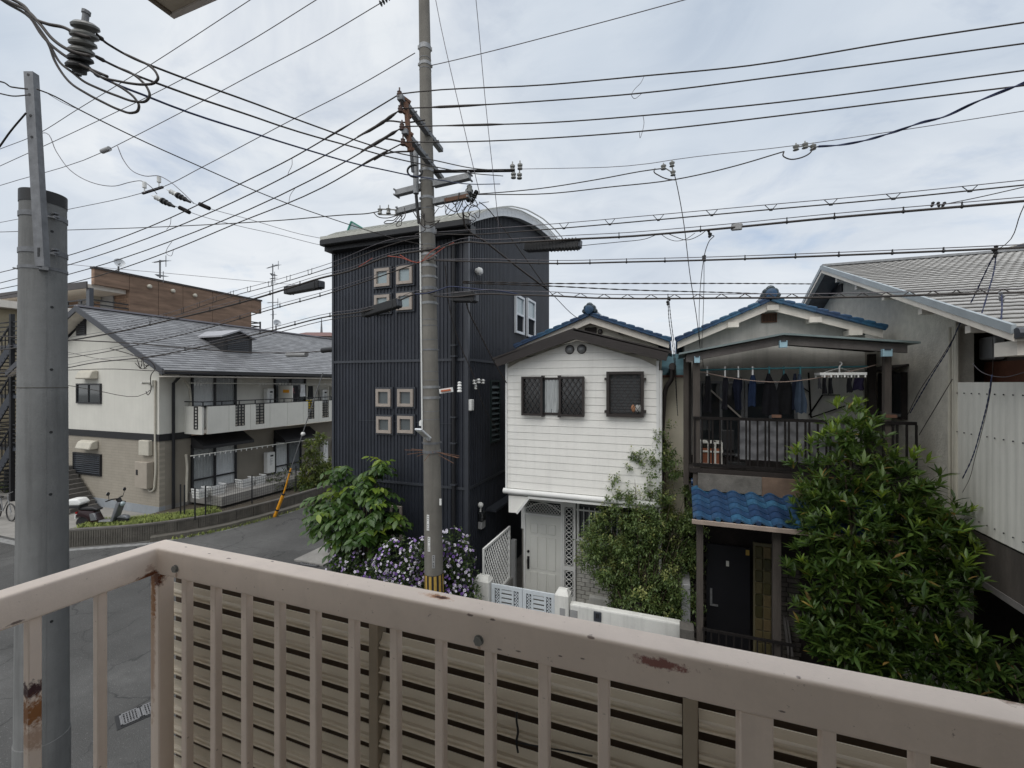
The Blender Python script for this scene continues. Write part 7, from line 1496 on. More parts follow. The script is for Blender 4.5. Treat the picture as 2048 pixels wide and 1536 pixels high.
# ================================================================== BROWN TILED BLOCK BEHIND
BXX, BY0, BY1, BT = -31.0, 14.9, 25.6, 11.95
BB = thing('brown_apartment_block', 'brown tile-clad apartment block standing behind the slate roof', 'apartment block', (BXX, BY0, 0))
pj = [BY0] + [PX(u, 600, BXX).y for u in (317, 366, 425, 503)]
for a, c in zip(pj, pj[1:]):
    if a == BY0: a = BY0 + 1.7; B(BXX - .3, BXX, BY0, a - .012, BT - 1.0, BT - .12).part('parapet', K['brown_brick'], BB)
    B(BXX - .3, BXX, a + .012, c - .012, 0, BT - .12).part('side_wall', K['brown_brick'], BB)
B(BXX - .29, BXX - .02, BY0 + 1.75, pj[-1] - .02, 0, BT - .13).part('joint_backing', K['dark_wood'], BB)
B(BXX - .3, BXX, pj[-1] + .0, BY1, BT - 1.1, BT - .12).part('parapet_end', K['brown_brick'], BB)
B(BXX - .34, BXX + .05, BY0 - .05, BY1 + .05, BT - .12, BT).part('parapet_coping', K['brown_metal'], BB)
fx1 = PY(196, 560, BY0).x; fx0 = BXX - 14
B(fx0, BXX - .301, BY0 + 1.7, BY0 + 1.9, 0, BT - .6).part('corridor_wall', K['brown_brick_front'], BB); B(fx0, BXX - .301, BY0 + 1.9, pj[-1] - .2, BT - .9, BT - .6).part('roof_slab', K['cream_board'], BB)
B(fx0, BXX - .31, BY0 - .3, BY0 + 1.69, BT - 1.25, BT - 1.0).part('corridor_roof', K['cream_board'], BB); B(fx0, BXX + .0, BY0 - .36, BY0 - .302, BT - 1.3, BT - .92).part('corridor_fascia', K['brown_metal'], BB)
B(BXX - .26, BXX + .04, BY0 - .25, BY0 - .05, 0, BT - 1.26).part('corner_column', K['charcoal_trim'], BB)
RZ = PY(235, 628, BY0).z
for zf in (RZ - .2, RZ - 3.1):
    B(fx0, BXX - .02, BY0 - .04, BY0 + 1.69, zf - .2, zf).part('corridor_floor', K['cream_board'], BB); m = M()
    for zz in (.35, .6, .85, 1.1): m.box(fx0, BXX - .27, BY0 - .18, BY0 - .12, zf + zz, zf + zz + .07).box(BXX - .1, BXX - .04, BY0 - .04, BY0 + 1.68, zf + zz, zf + zz + .07)
    x = fx0
    while x < BXX - .3: m.box(x, x + .06, BY0 - .179, BY0 - .121, zf, zf + 1.1); x += 1.3
    m.part('corridor_railing', K['black_trim'], BB)
for u0, u1 in ((202, 228), (158, 176)):
    x0, x1 = PY(u0, 600, BY0 + 1.68).x, PY(u1, 600, BY0 + 1.68).x; B(x0, x1, BY0 + 1.63, BY0 + 1.699, RZ - .2, RZ + 1.9).part('flat_door', K['grey_plastic'], BB)
p = PY(188, 574, BY0 + 1.5); M().ball(p, .22, 10, 6).part('corridor_lamp', K['cream_panel'], BB, smooth=True); B(p.x - .1, p.x + .5, p.y - .3, p.y + .1, p.z - .95, p.z - .3).part('meter_box', K['beige_plastic'], BB)
for u, v in ((298, 573), (345, 582), (389, 591)): p = PX(u, v, BXX); M().lathe((BXX + .01, p.y, p.z), [(.13, 0), (.13, .1), (.07, .16)], 10, (1, 0, 0)).part('vent_hood', K['beige_plastic'], BB, smooth=True)
p0_, p1_ = PX(503, 652, BXX), PX(527, 660, BXX); m = M()
for zz in (0, .3, .6): m.box(BXX - 3, BXX - .05, BY1 - .1, BY1 - .04, p0_.z - .3 + zz, p0_.z - .22 + zz).box(BXX - .1, BXX - .04, pj[-1], BY1, p0_.z - .3 + zz, p0_.z - .22 + zz)
m.box(BXX - .1, BXX - .03, BY1 - .1, BY1, p0_.z - .8, p0_.z + .45); m.part('end_balcony_railing', K['black_trim'], BB); B(BXX - 3, BXX - .02, pj[-1], BY1, p0_.z - .85, p0_.z - .7).part('end_balcony_floor', K['cream_board'], BB)
def dish(u, v, D, r, lab):
    p = PD(u, v, D); o = thing('satellite_dish', lab, 'satellite dish', p, 'satellite dishes'); ax_ = (RT * .75 - FW * .5 + UP * .35).normalized()
    M().lathe(p, [(.02, 0), (r * .5, .05), (r * .85, .14), (r, .22), (r * .97, .22), (r * .8, .15), (r * .45, .07), (.02, .03)], 16, ax_).part('reflector', K['white_metal'], o, smooth=True); M().cyl(p, p + ax_ * r * 1.1 - UP * .1, .03, n=6).cyl(p - UP * r * 1.6, p, .045, n=6).part('mount_arm', K['galv_dull'], o)
dish(237, 529, 26.0, .28, 'white satellite dish on the corner of the brown block roof'); dish(552, 649, 30.0, .27, 'pale satellite dish at the foot of the tall mast')
def antenna(u, vt, vb, D, lab, elems):
    a, c = PD(u, vb, D), PD(u, vt, D); o = thing('tv_antenna', lab, 'antenna', a, 'roof antennas'); M().cyl(a, c, .045, n=6).part('mast', K['galv_dull'], o)
    for v, L_, dv in elems:
        p = PD(u, v, D); m = M(); d = (RT + UP * dv).normalized(); q0, q1 = p - d * L_ * .6, p + d * L_ * .6; m.bar(q0, q1, .05, .05)
        for k in range(9): q = q0.lerp(q1, k / 8); w = .12 + .2 * k / 8; e = (FW + RT * .3 + UP * .25).normalized(); m.bar(q - e * w, q + e * w, .022, .022)
        m.bar(q1 - UP * .38, q1 + UP * .32, .03, .03); m.part('yagi_boom', K['galv_dull'], o)
antenna(320, 520, 556, 27.0, 'small antenna standing on the brown block roof', ((523, .62, .15), (551, .35, -.3)))
antenna(545.5, 528, 668, 36.0, 'tall thin antenna mast right of the brown block', ((533, .8, .3), (549, .3, -.6), (557, .3, .2), (605, .7, .05), (629, .1, 0)))
RR = thing('red_roof_house', 'far house with a red-brown hipped roof and a small spire beyond the slate roof', 'house', (-34, 45, 0))
a = [PD(575, 672, 52), PD(632, 657, 56), PD(690, 668, 56), PD(700, 690, 52)]
c_ = PD(636, 662, 55); q = [PD(566, 672, 50), PD(705, 672, 50), PD(705, 672, 62), PD(566, 672, 62)]
for p in q: p.z = q[0].z
c_.z = q[0].z + 1.0
M().add(q + [c_ - RT * 1.5, c_ + RT * 1.5], [(0, 1, 5, 4), (1, 2, 5), (2, 3, 4, 5), (3, 0, 4), (3, 2, 1, 0)]).part('roof', K['red_roof'], RR); M().prism([p - UP * .02 + (V((sum(x.x for x in q) / 4, sum(x.y for x in q) / 4, p.z)) - p) * .08 for p in q], (0, 0, -q[0].z + .1)).part('wall', K['cream_wall'], RR)
s_ = PD(643, 662, 55); M().cyl(V((s_.x, s_.y, c_.z - .2)), V((s_.x, s_.y, c_.z + 1.9)), .16, .03, 6).part('spire', K['galv_dull'], RR)
# left-edge building and its steel stair
LB = thing('beige_building', 'beige building with a flat eave at the left edge behind the steel stair', 'building', (-34, 10, 0))
z1 = PD(10, 632, 24).z; B(-48, -31.2, 9.5, 14.5, 0, z1).part('wall', mat('ochre_wall', (.34, .29, .2), .9, .15, 2, .2), LB); B(-48, -30.6, 8.9, 14.4, z1, z1 + .35).part('roof', K['cream_board'], LB)
for zz in (1.0, 3.9, 6.6): B(-47, -31.19, 9.44, 9.495, zz + .6, zz + 1.8).part('window_band', K['pane'], LB)
FE = thing('steel_stair', 'dark steel outdoor stair at the left edge behind the near pole', 'outdoor stair', (-28, 8.5, 0)); D_ = 19.5
m = M(); m.bar(PD(24, 1010, D_), PD(24, 628, D_), .14, .14).bar(PD(-14, 1010, D_), PD(-14, 628, D_), .14, .14).bar(PD(40, 1010, D_ + 1.5), PD(40, 628, D_ + 1.5), .14, .14); m.part('stair_post', K['black_trim'], FE)
for v0, v1, v2 in ((985, 895, 0), (880, 790, 1), (770, 690, 2)):
    a, c = PD(-30, v0, D_), PD(24, v1, D_); M().bar(a, c, .06, .28).part('stringer', K['charcoal_trim'], FE); m = M()
    for k in range(12): q = a.lerp(c, k / 11); m.box(q.x - .16, q.x + .16, q.y, q.y + 1.0, q.z + .02, q.z + .06)
    m.part('stair_tread', K['charcoal_trim'], FE); m = M(); m.bar(a + UP * 1.0, c + UP * 1.0, .05, .05)
    for k in range(9): q = a.lerp(c, k / 8); m.bar(q, q + UP * 1.0, .03, .03)
    m.part('handrail', K['black_trim'], FE); p = PD(24, v1, D_); B(p.x - 2.2, p.x + .8, p.y, p.y + 1.4, p.z - .15, p.z).part('landing', K['charcoal_trim'], FE); m = M()
    for k in range(5): m.box(p.x - 2.2, p.x + .8, p.y - .02, p.y + .02, p.z + .2 + k * .2, p.z + .25 + k * .2)
    m.part('landing_rail', K['black_trim'], FE)
p = PD(13, 950, 21); M().cyl((p.x, p.y, .0), (p.x, p.y, 1.1), .09, n=8).top('bollard_light', K['black'], 'short black garden light with a pale top at the left edge', 'light')
B(-40, -22.5, 12.2, 12.5, 0, .6).top('garden_wall', K['concrete'], 'low pale garden wall at the left edge beyond the parking', 'wall')

# ================================================================== SCOOTER AND BICYCLE
def scooter(loc, rz, label):
    o = thing('motor_scooter', label, 'scooter', loc); loc = V(loc)
    def P(m, name, mt, par=None, **k): m.v = [p + loc for p in m.v]; return m.part(name, mt, par or o, **k)
    for x, nm in ((-.62, 'rear_wheel'), (.62, 'front_wheel')):
        w = P(M().lathe((x, -.05, .21), [(.13, 0), (.2, .0), (.215, .03), (.215, .07), (.2, .1), (.13, .1)], 18, (0, 1, 0)), nm, K['black'], smooth=True); P(M().lathe((x, -.03, .21), [(.02, 0), (.125, .0), (.125, .06), (.02, .06)], 14, (0, 1, 0)), 'rim', K['galv'], w, smooth=True)
    gm = mat('grey_scooter_plastic', (.13, .135, .145), .35, .06, 4, spec=.6); rm = mat('dark_red_plastic', (.02, .006, .008), .35, .1, 4, spec=.6)
    bd = M()
    for y in (-.14,): bd.prism([(-.78, y, .44), (-.66, y, .66), (-.2, y, .62), (-.08, y, .36), (-.02, y, .25), (-.3, y, .22), (-.48, y, .42)], (0, .28, 0))
    P(bd, 'rear_body', rm, bevel=.04, seg=2, smooth=True)
    P(M().prism([(-.35, -.15, .55), (-.18, -.15, .58), (-.06, -.15, .3), (-.3, -.15, .27)], (0, .30, 0)), 'side_panel', gm, bevel=.03, smooth=True)
    P(M().prism([(-.08, -.13, .22), (.38, -.13, .22), (.42, -.13, .28), (-.06, -.13, .29)], (0, .26, 0)), 'footboard', gm, bevel=.02)
    P(M().prism([(.34, -.17, .27), (.42, -.17, .24), (.62, -.13, .88), (.50, -.13, .9)], (0, .32, 0)), 'leg_shield', gm, bevel=.035, seg=2, smooth=True)
    P(M().prism([(.46, -.09, .36), (.86, -.09, .3), (.8, -.09, .42), (.62, -.09, .46)], (0, .18, 0)), 'front_fender', gm, bevel=.03, smooth=True)
    P(M().prism([(-.72, -.13, .66), (-.1, -.13, .62), (-.06, -.13, .68), (-.25, -.13, .76), (-.7, -.13, .76)], (0, .26, 0)), 'saddle', K['black'], bevel=.05, seg=3, smooth=True)
    P(M().bar((.56, 0, .86), (.48, 0, 1.02), .1, .1).tube([(.36, -.36, 1.0), (.44, -.2, 1.03), (.48, 0, 1.0), (.44, .2, 1.03), (.36, .36, 1.0)], .022, 8), 'handlebar', K['black'], smooth=True)
    P(M().ball((.62, 0, .82), .085, 12, 8), 'headlight', K['pane_pale'], smooth=True)
    for y in (-.3, .3): mr_ = P(M().tube([(.42, y, 1.03), (.44, y * 1.12, 1.2)], .009, 6).lathe((.42, y * 1.16, 1.25), [(.01, 0), (.065, .004), (.065, .02), (.02, .035)], 12, (1, 0, 0)), 'mirror', K['black'], smooth=True); P(M().lathe((.417, y * 1.16, 1.25), [(.058, 0), (.058, .002)], 12, (-1, 0, 0)), 'mirror_glass', K['white_metal'], mr_)
    bx = P(M().prism([(-1.0, -.2, .84), (-.58, -.2, .84), (-.55, -.2, .92), (-.66, -.2, 1.05), (-.95, -.2, 1.05), (-1.02, -.2, .95)], (0, .4, 0)), 'top_box', K['white_plastic'], bevel=.05, seg=3, smooth=True); P(M().box(-1.0, -.6, -.19, .19, .74, .838), 'box_base', K['black'], bx, bevel=.02)
    P(M().box(-.83, -.8, -.09, .09, .36, .5), 'number_plate', K['white_plastic']); P(M().box(-.81, -.74, -.1, .1, .53, .6), 'tail_light', mat('red_lens', (.3, .01, .01), .2, .05), bevel=.01)
    P(M().tube([(-.2, .12, .2), (-.55, .15, .22), (-.8, .15, .28)], .04, 8), 'exhaust', K['galv_dull'], smooth=True)
    o.rotation_euler = (0, 0, rz); return o
s0, s1 = PZ(150, 1062, .02), PZ(254, 1040, .02)
s0, s1 = PD(163, 1053, 15.2), PD(250, 1037, 15.2)
sc_ = scooter((PD(206, 1046, 15.0).x, PD(206, 1046, 15.0).y, .30), math.atan2(s1.y - s0.y + .15, s1.x - s0.x), 'dark red and grey motor scooter with a white top box parked by the apartment gable')
B(-21.5, -18.3, 8.6, 10.68, 0.008, .30).top('parking_slab', K['concrete'], kind='structure')
p = PZ(22, 1040, .05); BC = thing('bicycle', 'bicycle half hidden behind the near pole at the left edge', 'bicycle', (p.x, p.y, 0))
for dx in (0, -1.05):
    m = M(); m.tube([(p.x + dx + .33 * math.cos(t), p.y, .34 + .33 * math.sin(t)) for t in [k * math.pi / 12 for k in range(25)]], .022, 6, False); w = m.part('wheel', K['black'], BC, smooth=True); m = M()
    for k in range(12): t = k * math.pi / 6; m.cyl((p.x + dx, p.y, .34), (p.x + dx + .31 * math.cos(t), p.y, .34 + .31 * math.sin(t)), .003, n=4)
    m.part('spokes', K['galv'], w)
M().tube([(p.x - 1.05, p.y, .34), (p.x - .6, p.y, .34), (p.x - .2, p.y, .8), (p.x, p.y, .34)], .02, 6).tube([(p.x - .6, p.y, .34), (p.x - .75, p.y, .85)], .018, 6).tube([(p.x - .2, p.y, .8), (p.x - .24, p.y, 1.02), (p.x - .4, p.y + .2, 1.05)], .014, 6).part('frame', K['galv'], BC, smooth=True); M().box(p.x - .85, p.x - .62, p.y - .06, p.y + .06, .85, .9).part('saddle', K['black'], BC, bevel=.02)

# ================================================================== DRAIN GRATES
K['grate'] = mat('worn_grate_steel', (.15, .15, .155), .7, .3, 25)
def grate(c, rz, w, d, lab, nx, ny, panels):
    o = thing('drain_grate', lab, 'drain grate', (c.x, c.y, .004)); c = V((c.x, c.y, 0)); m = M(); pw = w / panels
    m.box(-w / 2 - .04, w / 2 + .04, -d / 2 - .04, d / 2 + .04, .005, .012); base = m; base.v = [p + c for p in base.v]; base.part('drain_pit', K['black'], o)
    m = M(); fr = M()
    for k in range(panels):
        x0, x1 = -w / 2 + k * pw + .008, -w / 2 + (k + 1) * pw - .008; rect = fr; rect.box(x0, x1, -d / 2, -d / 2 + .025, .012, .03).box(x0, x1, d / 2 - .025, d / 2, .012, .03).box(x0, x0 + .025, -d / 2, d / 2, .012, .03).box(x1 - .025, x1, -d / 2, d / 2, .012, .03)
        for i in range(1, nx): xx = x0 + (x1 - x0) * i / nx; m.box(xx - .008, xx + .008, -d / 2, d / 2, .012, .028)
        for i in range(1, ny): yy_ = -d / 2 + d * i / ny; m.box(x0, x1, yy_ - .006, yy_ + .006, .013, .026)
    fr.v = [p + c for p in fr.v]; m.v = [p + c for p in m.v]; fr.part('grate_frame', K['grate'], o); m.part('grate_bars', K['grate'], o, kind='stuff'); o.rotation_euler = (0, 0, rz)
ga, gb2 = PZ(252, 1424, .02), PZ(300, 1404, .02)
grate(PZ(282, 1424, .02), math.atan2(gb2.y - ga.y, gb2.x - ga.x), .52, .32, 'galvanised drain grate in the road near the corner post', 7, 5, 2)
grate(PZ(627, 1124, .02), .1, .62, .45, 'pale drain grate at the side road corner below the big-leaved tree', 8, 1, 1)
p = PZ(640, 1108, .1); B(p.x - .5, p.x + .6, p.y - .5, p.y + .7, 0.004, .055).top('drain_kerb', K['concrete'], kind='structure')
p = PZ(655, 1108, 0); B(p.x - .05, p.x + .05, p.y - .04, p.y + .04, 0, .75).top('marker_post', K['grey_plastic'], 'pale boundary post under the big-leaved tree', 'post')
# ================================================================== PLANTS
def leafmesh(L, W, fold=.25, bend=.2):
    ts = (0, .22, .5, .78, 1); ws = (.08, .7, 1, .6, 0); vs = []; fs = []
    for t, w in zip(ts, ws):
        z = -bend * L * t * t
        vs += [(t * L, -w * W / 2, z + fold * w * W / 2), (t * L, 0, z), (t * L, w * W / 2, z + fold * w * W / 2)]
    for i in range(4): a = i * 3; fs += [(a, a + 3, a + 4, a + 1), (a + 1, a + 4, a + 5, a + 2)]
    return vs, fs
def frame(p, d, roll=0.0, up=V((0, 0, 1))):
    d = d.normalized(); s = up.cross(d)
    if s.length < .05: s = V((1, 0, 0)).cross(d)
    s.normalize(); n = d.cross(s); c, sn = math.cos(roll), math.sin(roll); s2 = s * c + n * sn; n2 = n * c - s * sn
    return Matrix(((d.x, s2.x, n2.x, p.x), (d.y, s2.y, n2.y, p.y), (d.z, s2.z, n2.z, p.z), (0, 0, 0, 1)))
def rsph():
    while True:
        v = V((RND.uniform(-1, 1), RND.uniform(-1, 1), RND.uniform(-1, 1)))
        if .05 < v.length < 1: return v
def leafmat(name, c1, c2, rough=.4, spec=.5, isl=.35):
    m = mat(name, c1, rough, .25, 5, spec=spec, island=isl, rnd=.2, col2=c2)
    nt = m.node_tree; b = nt.nodes['Principled BSDF']; t = nt.nodes.new('ShaderNodeBsdfTranslucent'); x = nt.nodes.new('ShaderNodeMixShader'); x.inputs[0].default_value = .33
    hs = nt.nodes.new('ShaderNodeHueSaturation'); hs.inputs['Value'].default_value = 1.6; hs.inputs['Hue'].default_value = .485; nt.links.new(b.inputs['Base Color'].links[0].from_socket, hs.inputs['Color']); nt.links.new(hs.outputs[0], t.inputs['Color'])
    nt.links.new(b.outputs[0], x.inputs[1]); nt.links.new(t.outputs[0], x.inputs[2]); nt.links.new(x.outputs[0], nt.nodes['Material Output'].inputs['Surface'])
    return m
def plant(root, mats, tmpl, mlist, nsingle, stuff='foliage', single='leaf'):
    """mlist: (matrix, scale, material index). The ones that show largest become leaves of their own, the rest one joined part."""
    vs0, fs0 = tmpl; mlist.sort(key=lambda q: (q[0].translation - CAMP).length / q[1])
    meshes = []
    for k, mt in enumerate(mats): meshes.append(M().add(vs0, fs0).mesh(single, mt, smooth='all'))
    base = OFF[root]
    for mx, s, k in mlist[:nsingle]:
        o = bpy.data.objects.new(single, meshes[k]); COL.objects.link(o); o.parent = root; o.matrix_local = Matrix.Translation(-base) @ mx @ Matrix.Scale(s, 4)
    for k, mt in enumerate(mats):
        V_ = []; F_ = []
        for mx, s, kk in mlist[nsingle:]:
            if kk != k: continue
            n = len(V_); q = mx @ Matrix.Scale(s, 4); V_ += [tuple(q @ V(v) - base) for v in vs0]; F_ += [tuple(i + n for i in f) for f in fs0]
        if not V_: continue
        me = bpy.data.meshes.new(stuff); me.from_pydata(V_, [], F_); me.materials.append(mt)
        for p in me.polygons: p.use_smooth = True
        o = bpy.data.objects.new(stuff, me); COL.objects.link(o); o.parent = root; o['kind'] = 'stuff'
def branches(root, base, tips, r0, mt='bark', name='trunk', seg=1):
    m = M()
    for i, t in enumerate(tips):
        t = V(t); mid = base.lerp(t, .5) + V((RND.uniform(-.08, .08), RND.uniform(-.08, .08), .06)); p = spline([base, mid, t], 5); n = len(p); m.tube(p, [r0 * (1 - .82 * j / (n - 1)) for j in range(n)], 7)
    m.part(name, K[mt], root, smooth='all')
# ---- broad-leaved evergreen by the right edge
T1B = V((2.45, 7.35, 0)); T1 = thing('evergreen_tree', 'large evergreen with whorls of long pointed leaves before the old house', 'tree', T1B)
blobs = []
for u, v, D, r in ((1698, 870, 6.35, 62), (1690, 950, 6.3, 95), (1800, 985, 6.1, 78), (1640, 1010, 6.5, 55), (1850, 1060, 5.9, 80), (1700, 1060, 6.2, 110), (1790, 1120, 6.0, 125), (1670, 1150, 6.2, 85), (1870, 1160, 5.8, 66), (1700, 1230, 6.1, 105), (1830, 1240, 5.9, 105), (1660, 1270, 6.2, 70), (1760, 1310, 5.9, 85), (1880, 1300, 5.6, 70), (1890, 1060, 5.9, 38), (1690, 1320, 6.0, 50)):
    blobs.append((PD(u, v, D), r * D / FPX))
ML = []; tips = []
def whorl(p, d, n, size, k, spread=1.0):
    d = d.normalized()
    for j in range(n):
        a = j * 2.399 + RND.uniform(-.2, .2); s = d.orthogonal().normalized(); b_ = d.cross(s); e = RND.uniform(.35, 1.25) * spread
        dd = (d * math.cos(e) + (s * math.cos(a) + b_ * math.sin(a)) * math.sin(e)); ML.append((frame(p - d * RND.uniform(0, .06), dd, RND.uniform(-.5, .5)), size * RND.uniform(.6, 1.2), k if RND.random() > .025 else 2))
for p, r in blobs:
    n = int(15 + 235 * r * r)
    for _ in range(n):
        d = rsph(); d.normalize(); d.z = d.z * .9 + .1; rr = r * RND.uniform(.4, 1.04); q = p + d * rr
        if q.z < .12: continue
        out = (d * .55 + UP * .75 + rsph() * .35); young = rr > r * .93 and d.z > .25 and RND.random() < .7
        whorl(q, out, RND.randint(7, 11), RND.choice((.15, .175, .19)) if not young else .15, 1 if young else 0, 1.0 if not young else .75)
for p, r in blobs[:3]:
    for _ in range(5): d = V((RND.uniform(-.5, .5), RND.uniform(-.5, .3), 1)).normalized(); whorl(p + d * r * RND.uniform(.95, 1.15), d, 9, .16, 1, .7)
for p, r in blobs: tips.append(p)
lt = leafmesh(1, .23, .3, .12)
plant(T1, [leafmat('evergreen_leaf', (.068, .12, .02), (.034, .07, .014), .45), leafmat('young_evergreen_leaf', (.17, .25, .03), (.09, .16, .022), .42), leafmat('yellowed_leaf', (.26, .2, .04), (.16, .09, .03), .6)], lt, ML, 300)
branches(T1, T1B, tips, .055)
# sprawling lower growth at the right edge
T2B = V((3.2, 5.6, 0)); T2 = thing('low_shrub', 'sprawling long-leaved shrub hanging over the kerb at the lower right edge', 'shrub', T2B); ML = []
bl2 = [(PD(u, v, D), r * D / FPX) for u, v, D, r in ((1950, 1310, 5.3, 60), (2030, 1350, 5.0, 62), (1890, 1375, 5.3, 55), (1990, 1390, 5.1, 50), (1800, 1370, 5.6, 50), (2090, 1340, 4.9, 60))]
for p, r in bl2:
    for _ in range(int(10 + 150 * r * r)):
        d = rsph().normalized(); q = p + d * r * RND.uniform(.4, 1.05); 
        if q.z > .05: whorl(q, d * .5 + UP * .6 + rsph() * .4 - FW * .2, RND.randint(6, 9), .18, 0 if RND.random() < .8 else 1, 1.1)
plant(T2, [leafmat('shrub_leaf', (.052, .095, .018), (.026, .056, .012), .45), leafmat('pale_shrub_leaf', (.08, .13, .02), (.05, .09, .016), .42), leafmat('dry_shrub_leaf', (.24, .18, .05), (.15, .09, .04), .6)], lt, ML, 200); branches(T2, T2B, [p for p, r in bl2], .03)
# ---- big oval-leaved tree before the charcoal house
T3B = PY(722, 1175, 8.45); T3B.z = 0; T3 = thing('oval_leaved_tree', 'bright green tree with large oval leaves at the corner of the charcoal house', 'tree', T3B); ML = []; tips = []
bl3 = [(PD(u, v, D), r * D / FPX) for u, v, D, r in ((690, 945, 10.3, 28), (735, 960, 9.9, 26), (757, 930, 9.8, 18), (765, 985, 9.6, 22), (700, 990, 10.2, 40), (672, 1005, 10.4, 32), (735, 1015, 9.8, 45), (765, 1030, 9.5, 35), (675, 1040, 10.2, 40), (715, 1050, 9.8, 45), (650, 1035, 10.5, 26), (640, 1000, 10.6, 16), (635, 1045, 10.6, 18), (775, 1055, 9.5, 28), (745, 1065, 9.6, 32), (690, 1085, 9.9, 25))]
for p, r in bl3:
    for _ in range(int(11 + 62 * r * r)):
        d = rsph().normalized(); q = p + d * r * RND.uniform(.5, 1.1); h = V((d.x, d.y, 0)); h = h.normalized() if h.length > .1 else V((1, 0, 0)); a0 = RND.uniform(-.5, .5)
        young = d.z > .5 and RND.random() < .55; st = h * .9 + UP * (.45 if young else .1)
        for j in range(7):
            t = j / 6; pos = q + st.normalized() * (t - .5) * .34 - UP * (.10 * t * t); side = h.cross(UP) * (1 if j % 2 else -1)
            dd = st.normalized() * .5 + side * .8 - UP * RND.uniform(.15, .75); ML.append((frame(pos, dd, RND.uniform(-.4, .4)), RND.uniform(.15, .245), 1 if young else 0))
    tips.append(p)
plant(T3, [leafmat('oval_leaf', (.065, .125, .026), (.035, .075, .018), .35), leafmat('young_oval_leaf', (.19, .27, .035), (.11, .18, .028), .4)], leafmesh(1, .5, .18, .2), ML, 300); branches(T3, T3B, tips, .05)
# ---- fine-leaved shrub at the white house
T4B = PY(1285, 1200, 8.75); T4B.z = 0; T4 = thing('fine_leaved_tree', 'airy small-leaved tree behind the low white wall of the white house', 'tree', T4B); ML = []; tips = []
def px4(lst): return [(PD(u, v, D), r * D / FPX, dn) for u, v, D, r, dn in lst]
bl4 = px4([(1190, 1068, 8.9, 34, 1), (1185, 1105, 8.9, 28, .8), (1225, 1140, 8.8, 45, 1), (1310, 1210, 8.4, 50, 1), (1230, 1065, 8.9, 50, 1), (1210, 1100, 8.9, 55, 1), (1290, 1060, 8.7, 60, 1), (1340, 1075, 8.5, 55, 1), (1260, 1130, 8.7, 70, 1), (1330, 1130, 8.5, 65, 1), (1370, 1110, 8.4, 40, 1), (1290, 1190, 8.6, 60, 1), (1345, 1190, 8.4, 50, 1), (1245, 1180, 8.8, 40, 1), (1215, 1020, 9.0, 28, 1), (1310, 1010, 8.6, 40, 1), (1385, 1055, 8.3, 28, 1), (1340, 1230, 8.3, 28, 1), (1275, 1010, 8.8, 35, 1),
           (1325, 868, 8.7, 20, .6), (1318, 890, 8.7, 20, .6), (1340, 900, 8.6, 22, .5), (1275, 905, 8.8, 20, .6), (1268, 925, 8.8, 18, .6), (1300, 935, 8.7, 26, .6), (1330, 945, 8.6, 26, .6), (1240, 965, 8.9, 20, .6), (1225, 985, 8.9, 18, .6), (1275, 985, 8.8, 16, .5), (1355, 935, 8.5, 26, .6), (1375, 980, 8.4, 24, .6), (1390, 1010, 8.3, 20, .6), (1320, 985, 8.6, 24, .5), (1372, 1040, 8.4, 28, .8)])
for p, r, dn in bl4:
    subs = [(p + rsph().normalized() * r * RND.uniform(.55, .95), r * RND.uniform(.28, .5)) for _ in range(11 if dn > .7 else 7)]
    for _ in range(int((16 + 820 * r * r) * dn)):
        c_, sr = RND.choice(subs); d = rsph().normalized(); q = c_ + d * sr * RND.random() ** .45
        if q.y > 9.95 or q.z < .2: continue
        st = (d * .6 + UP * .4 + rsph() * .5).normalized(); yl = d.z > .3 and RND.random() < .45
        for j in range(9):
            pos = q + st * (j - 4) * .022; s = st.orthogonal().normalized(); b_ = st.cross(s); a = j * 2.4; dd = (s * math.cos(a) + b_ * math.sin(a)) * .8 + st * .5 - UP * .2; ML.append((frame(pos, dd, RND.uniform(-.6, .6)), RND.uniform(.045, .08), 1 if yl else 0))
    tips.append(p)
plant(T4, [leafmat('fine_leaf', (.125, .185, .055), (.07, .11, .035), .5), leafmat('pale_fine_leaf', (.27, .30, .10), (.18, .21, .07), .5)], ([(0, 0, 0), (.45, -.24, .06), (.5, 0, 0), (.45, .24, .06), (1, 0, -.08)], [(0, 1, 2), (0, 2, 3), (1, 4, 2), (2, 4, 3)]), ML, 0); branches(T4, T4B, tips, .015)
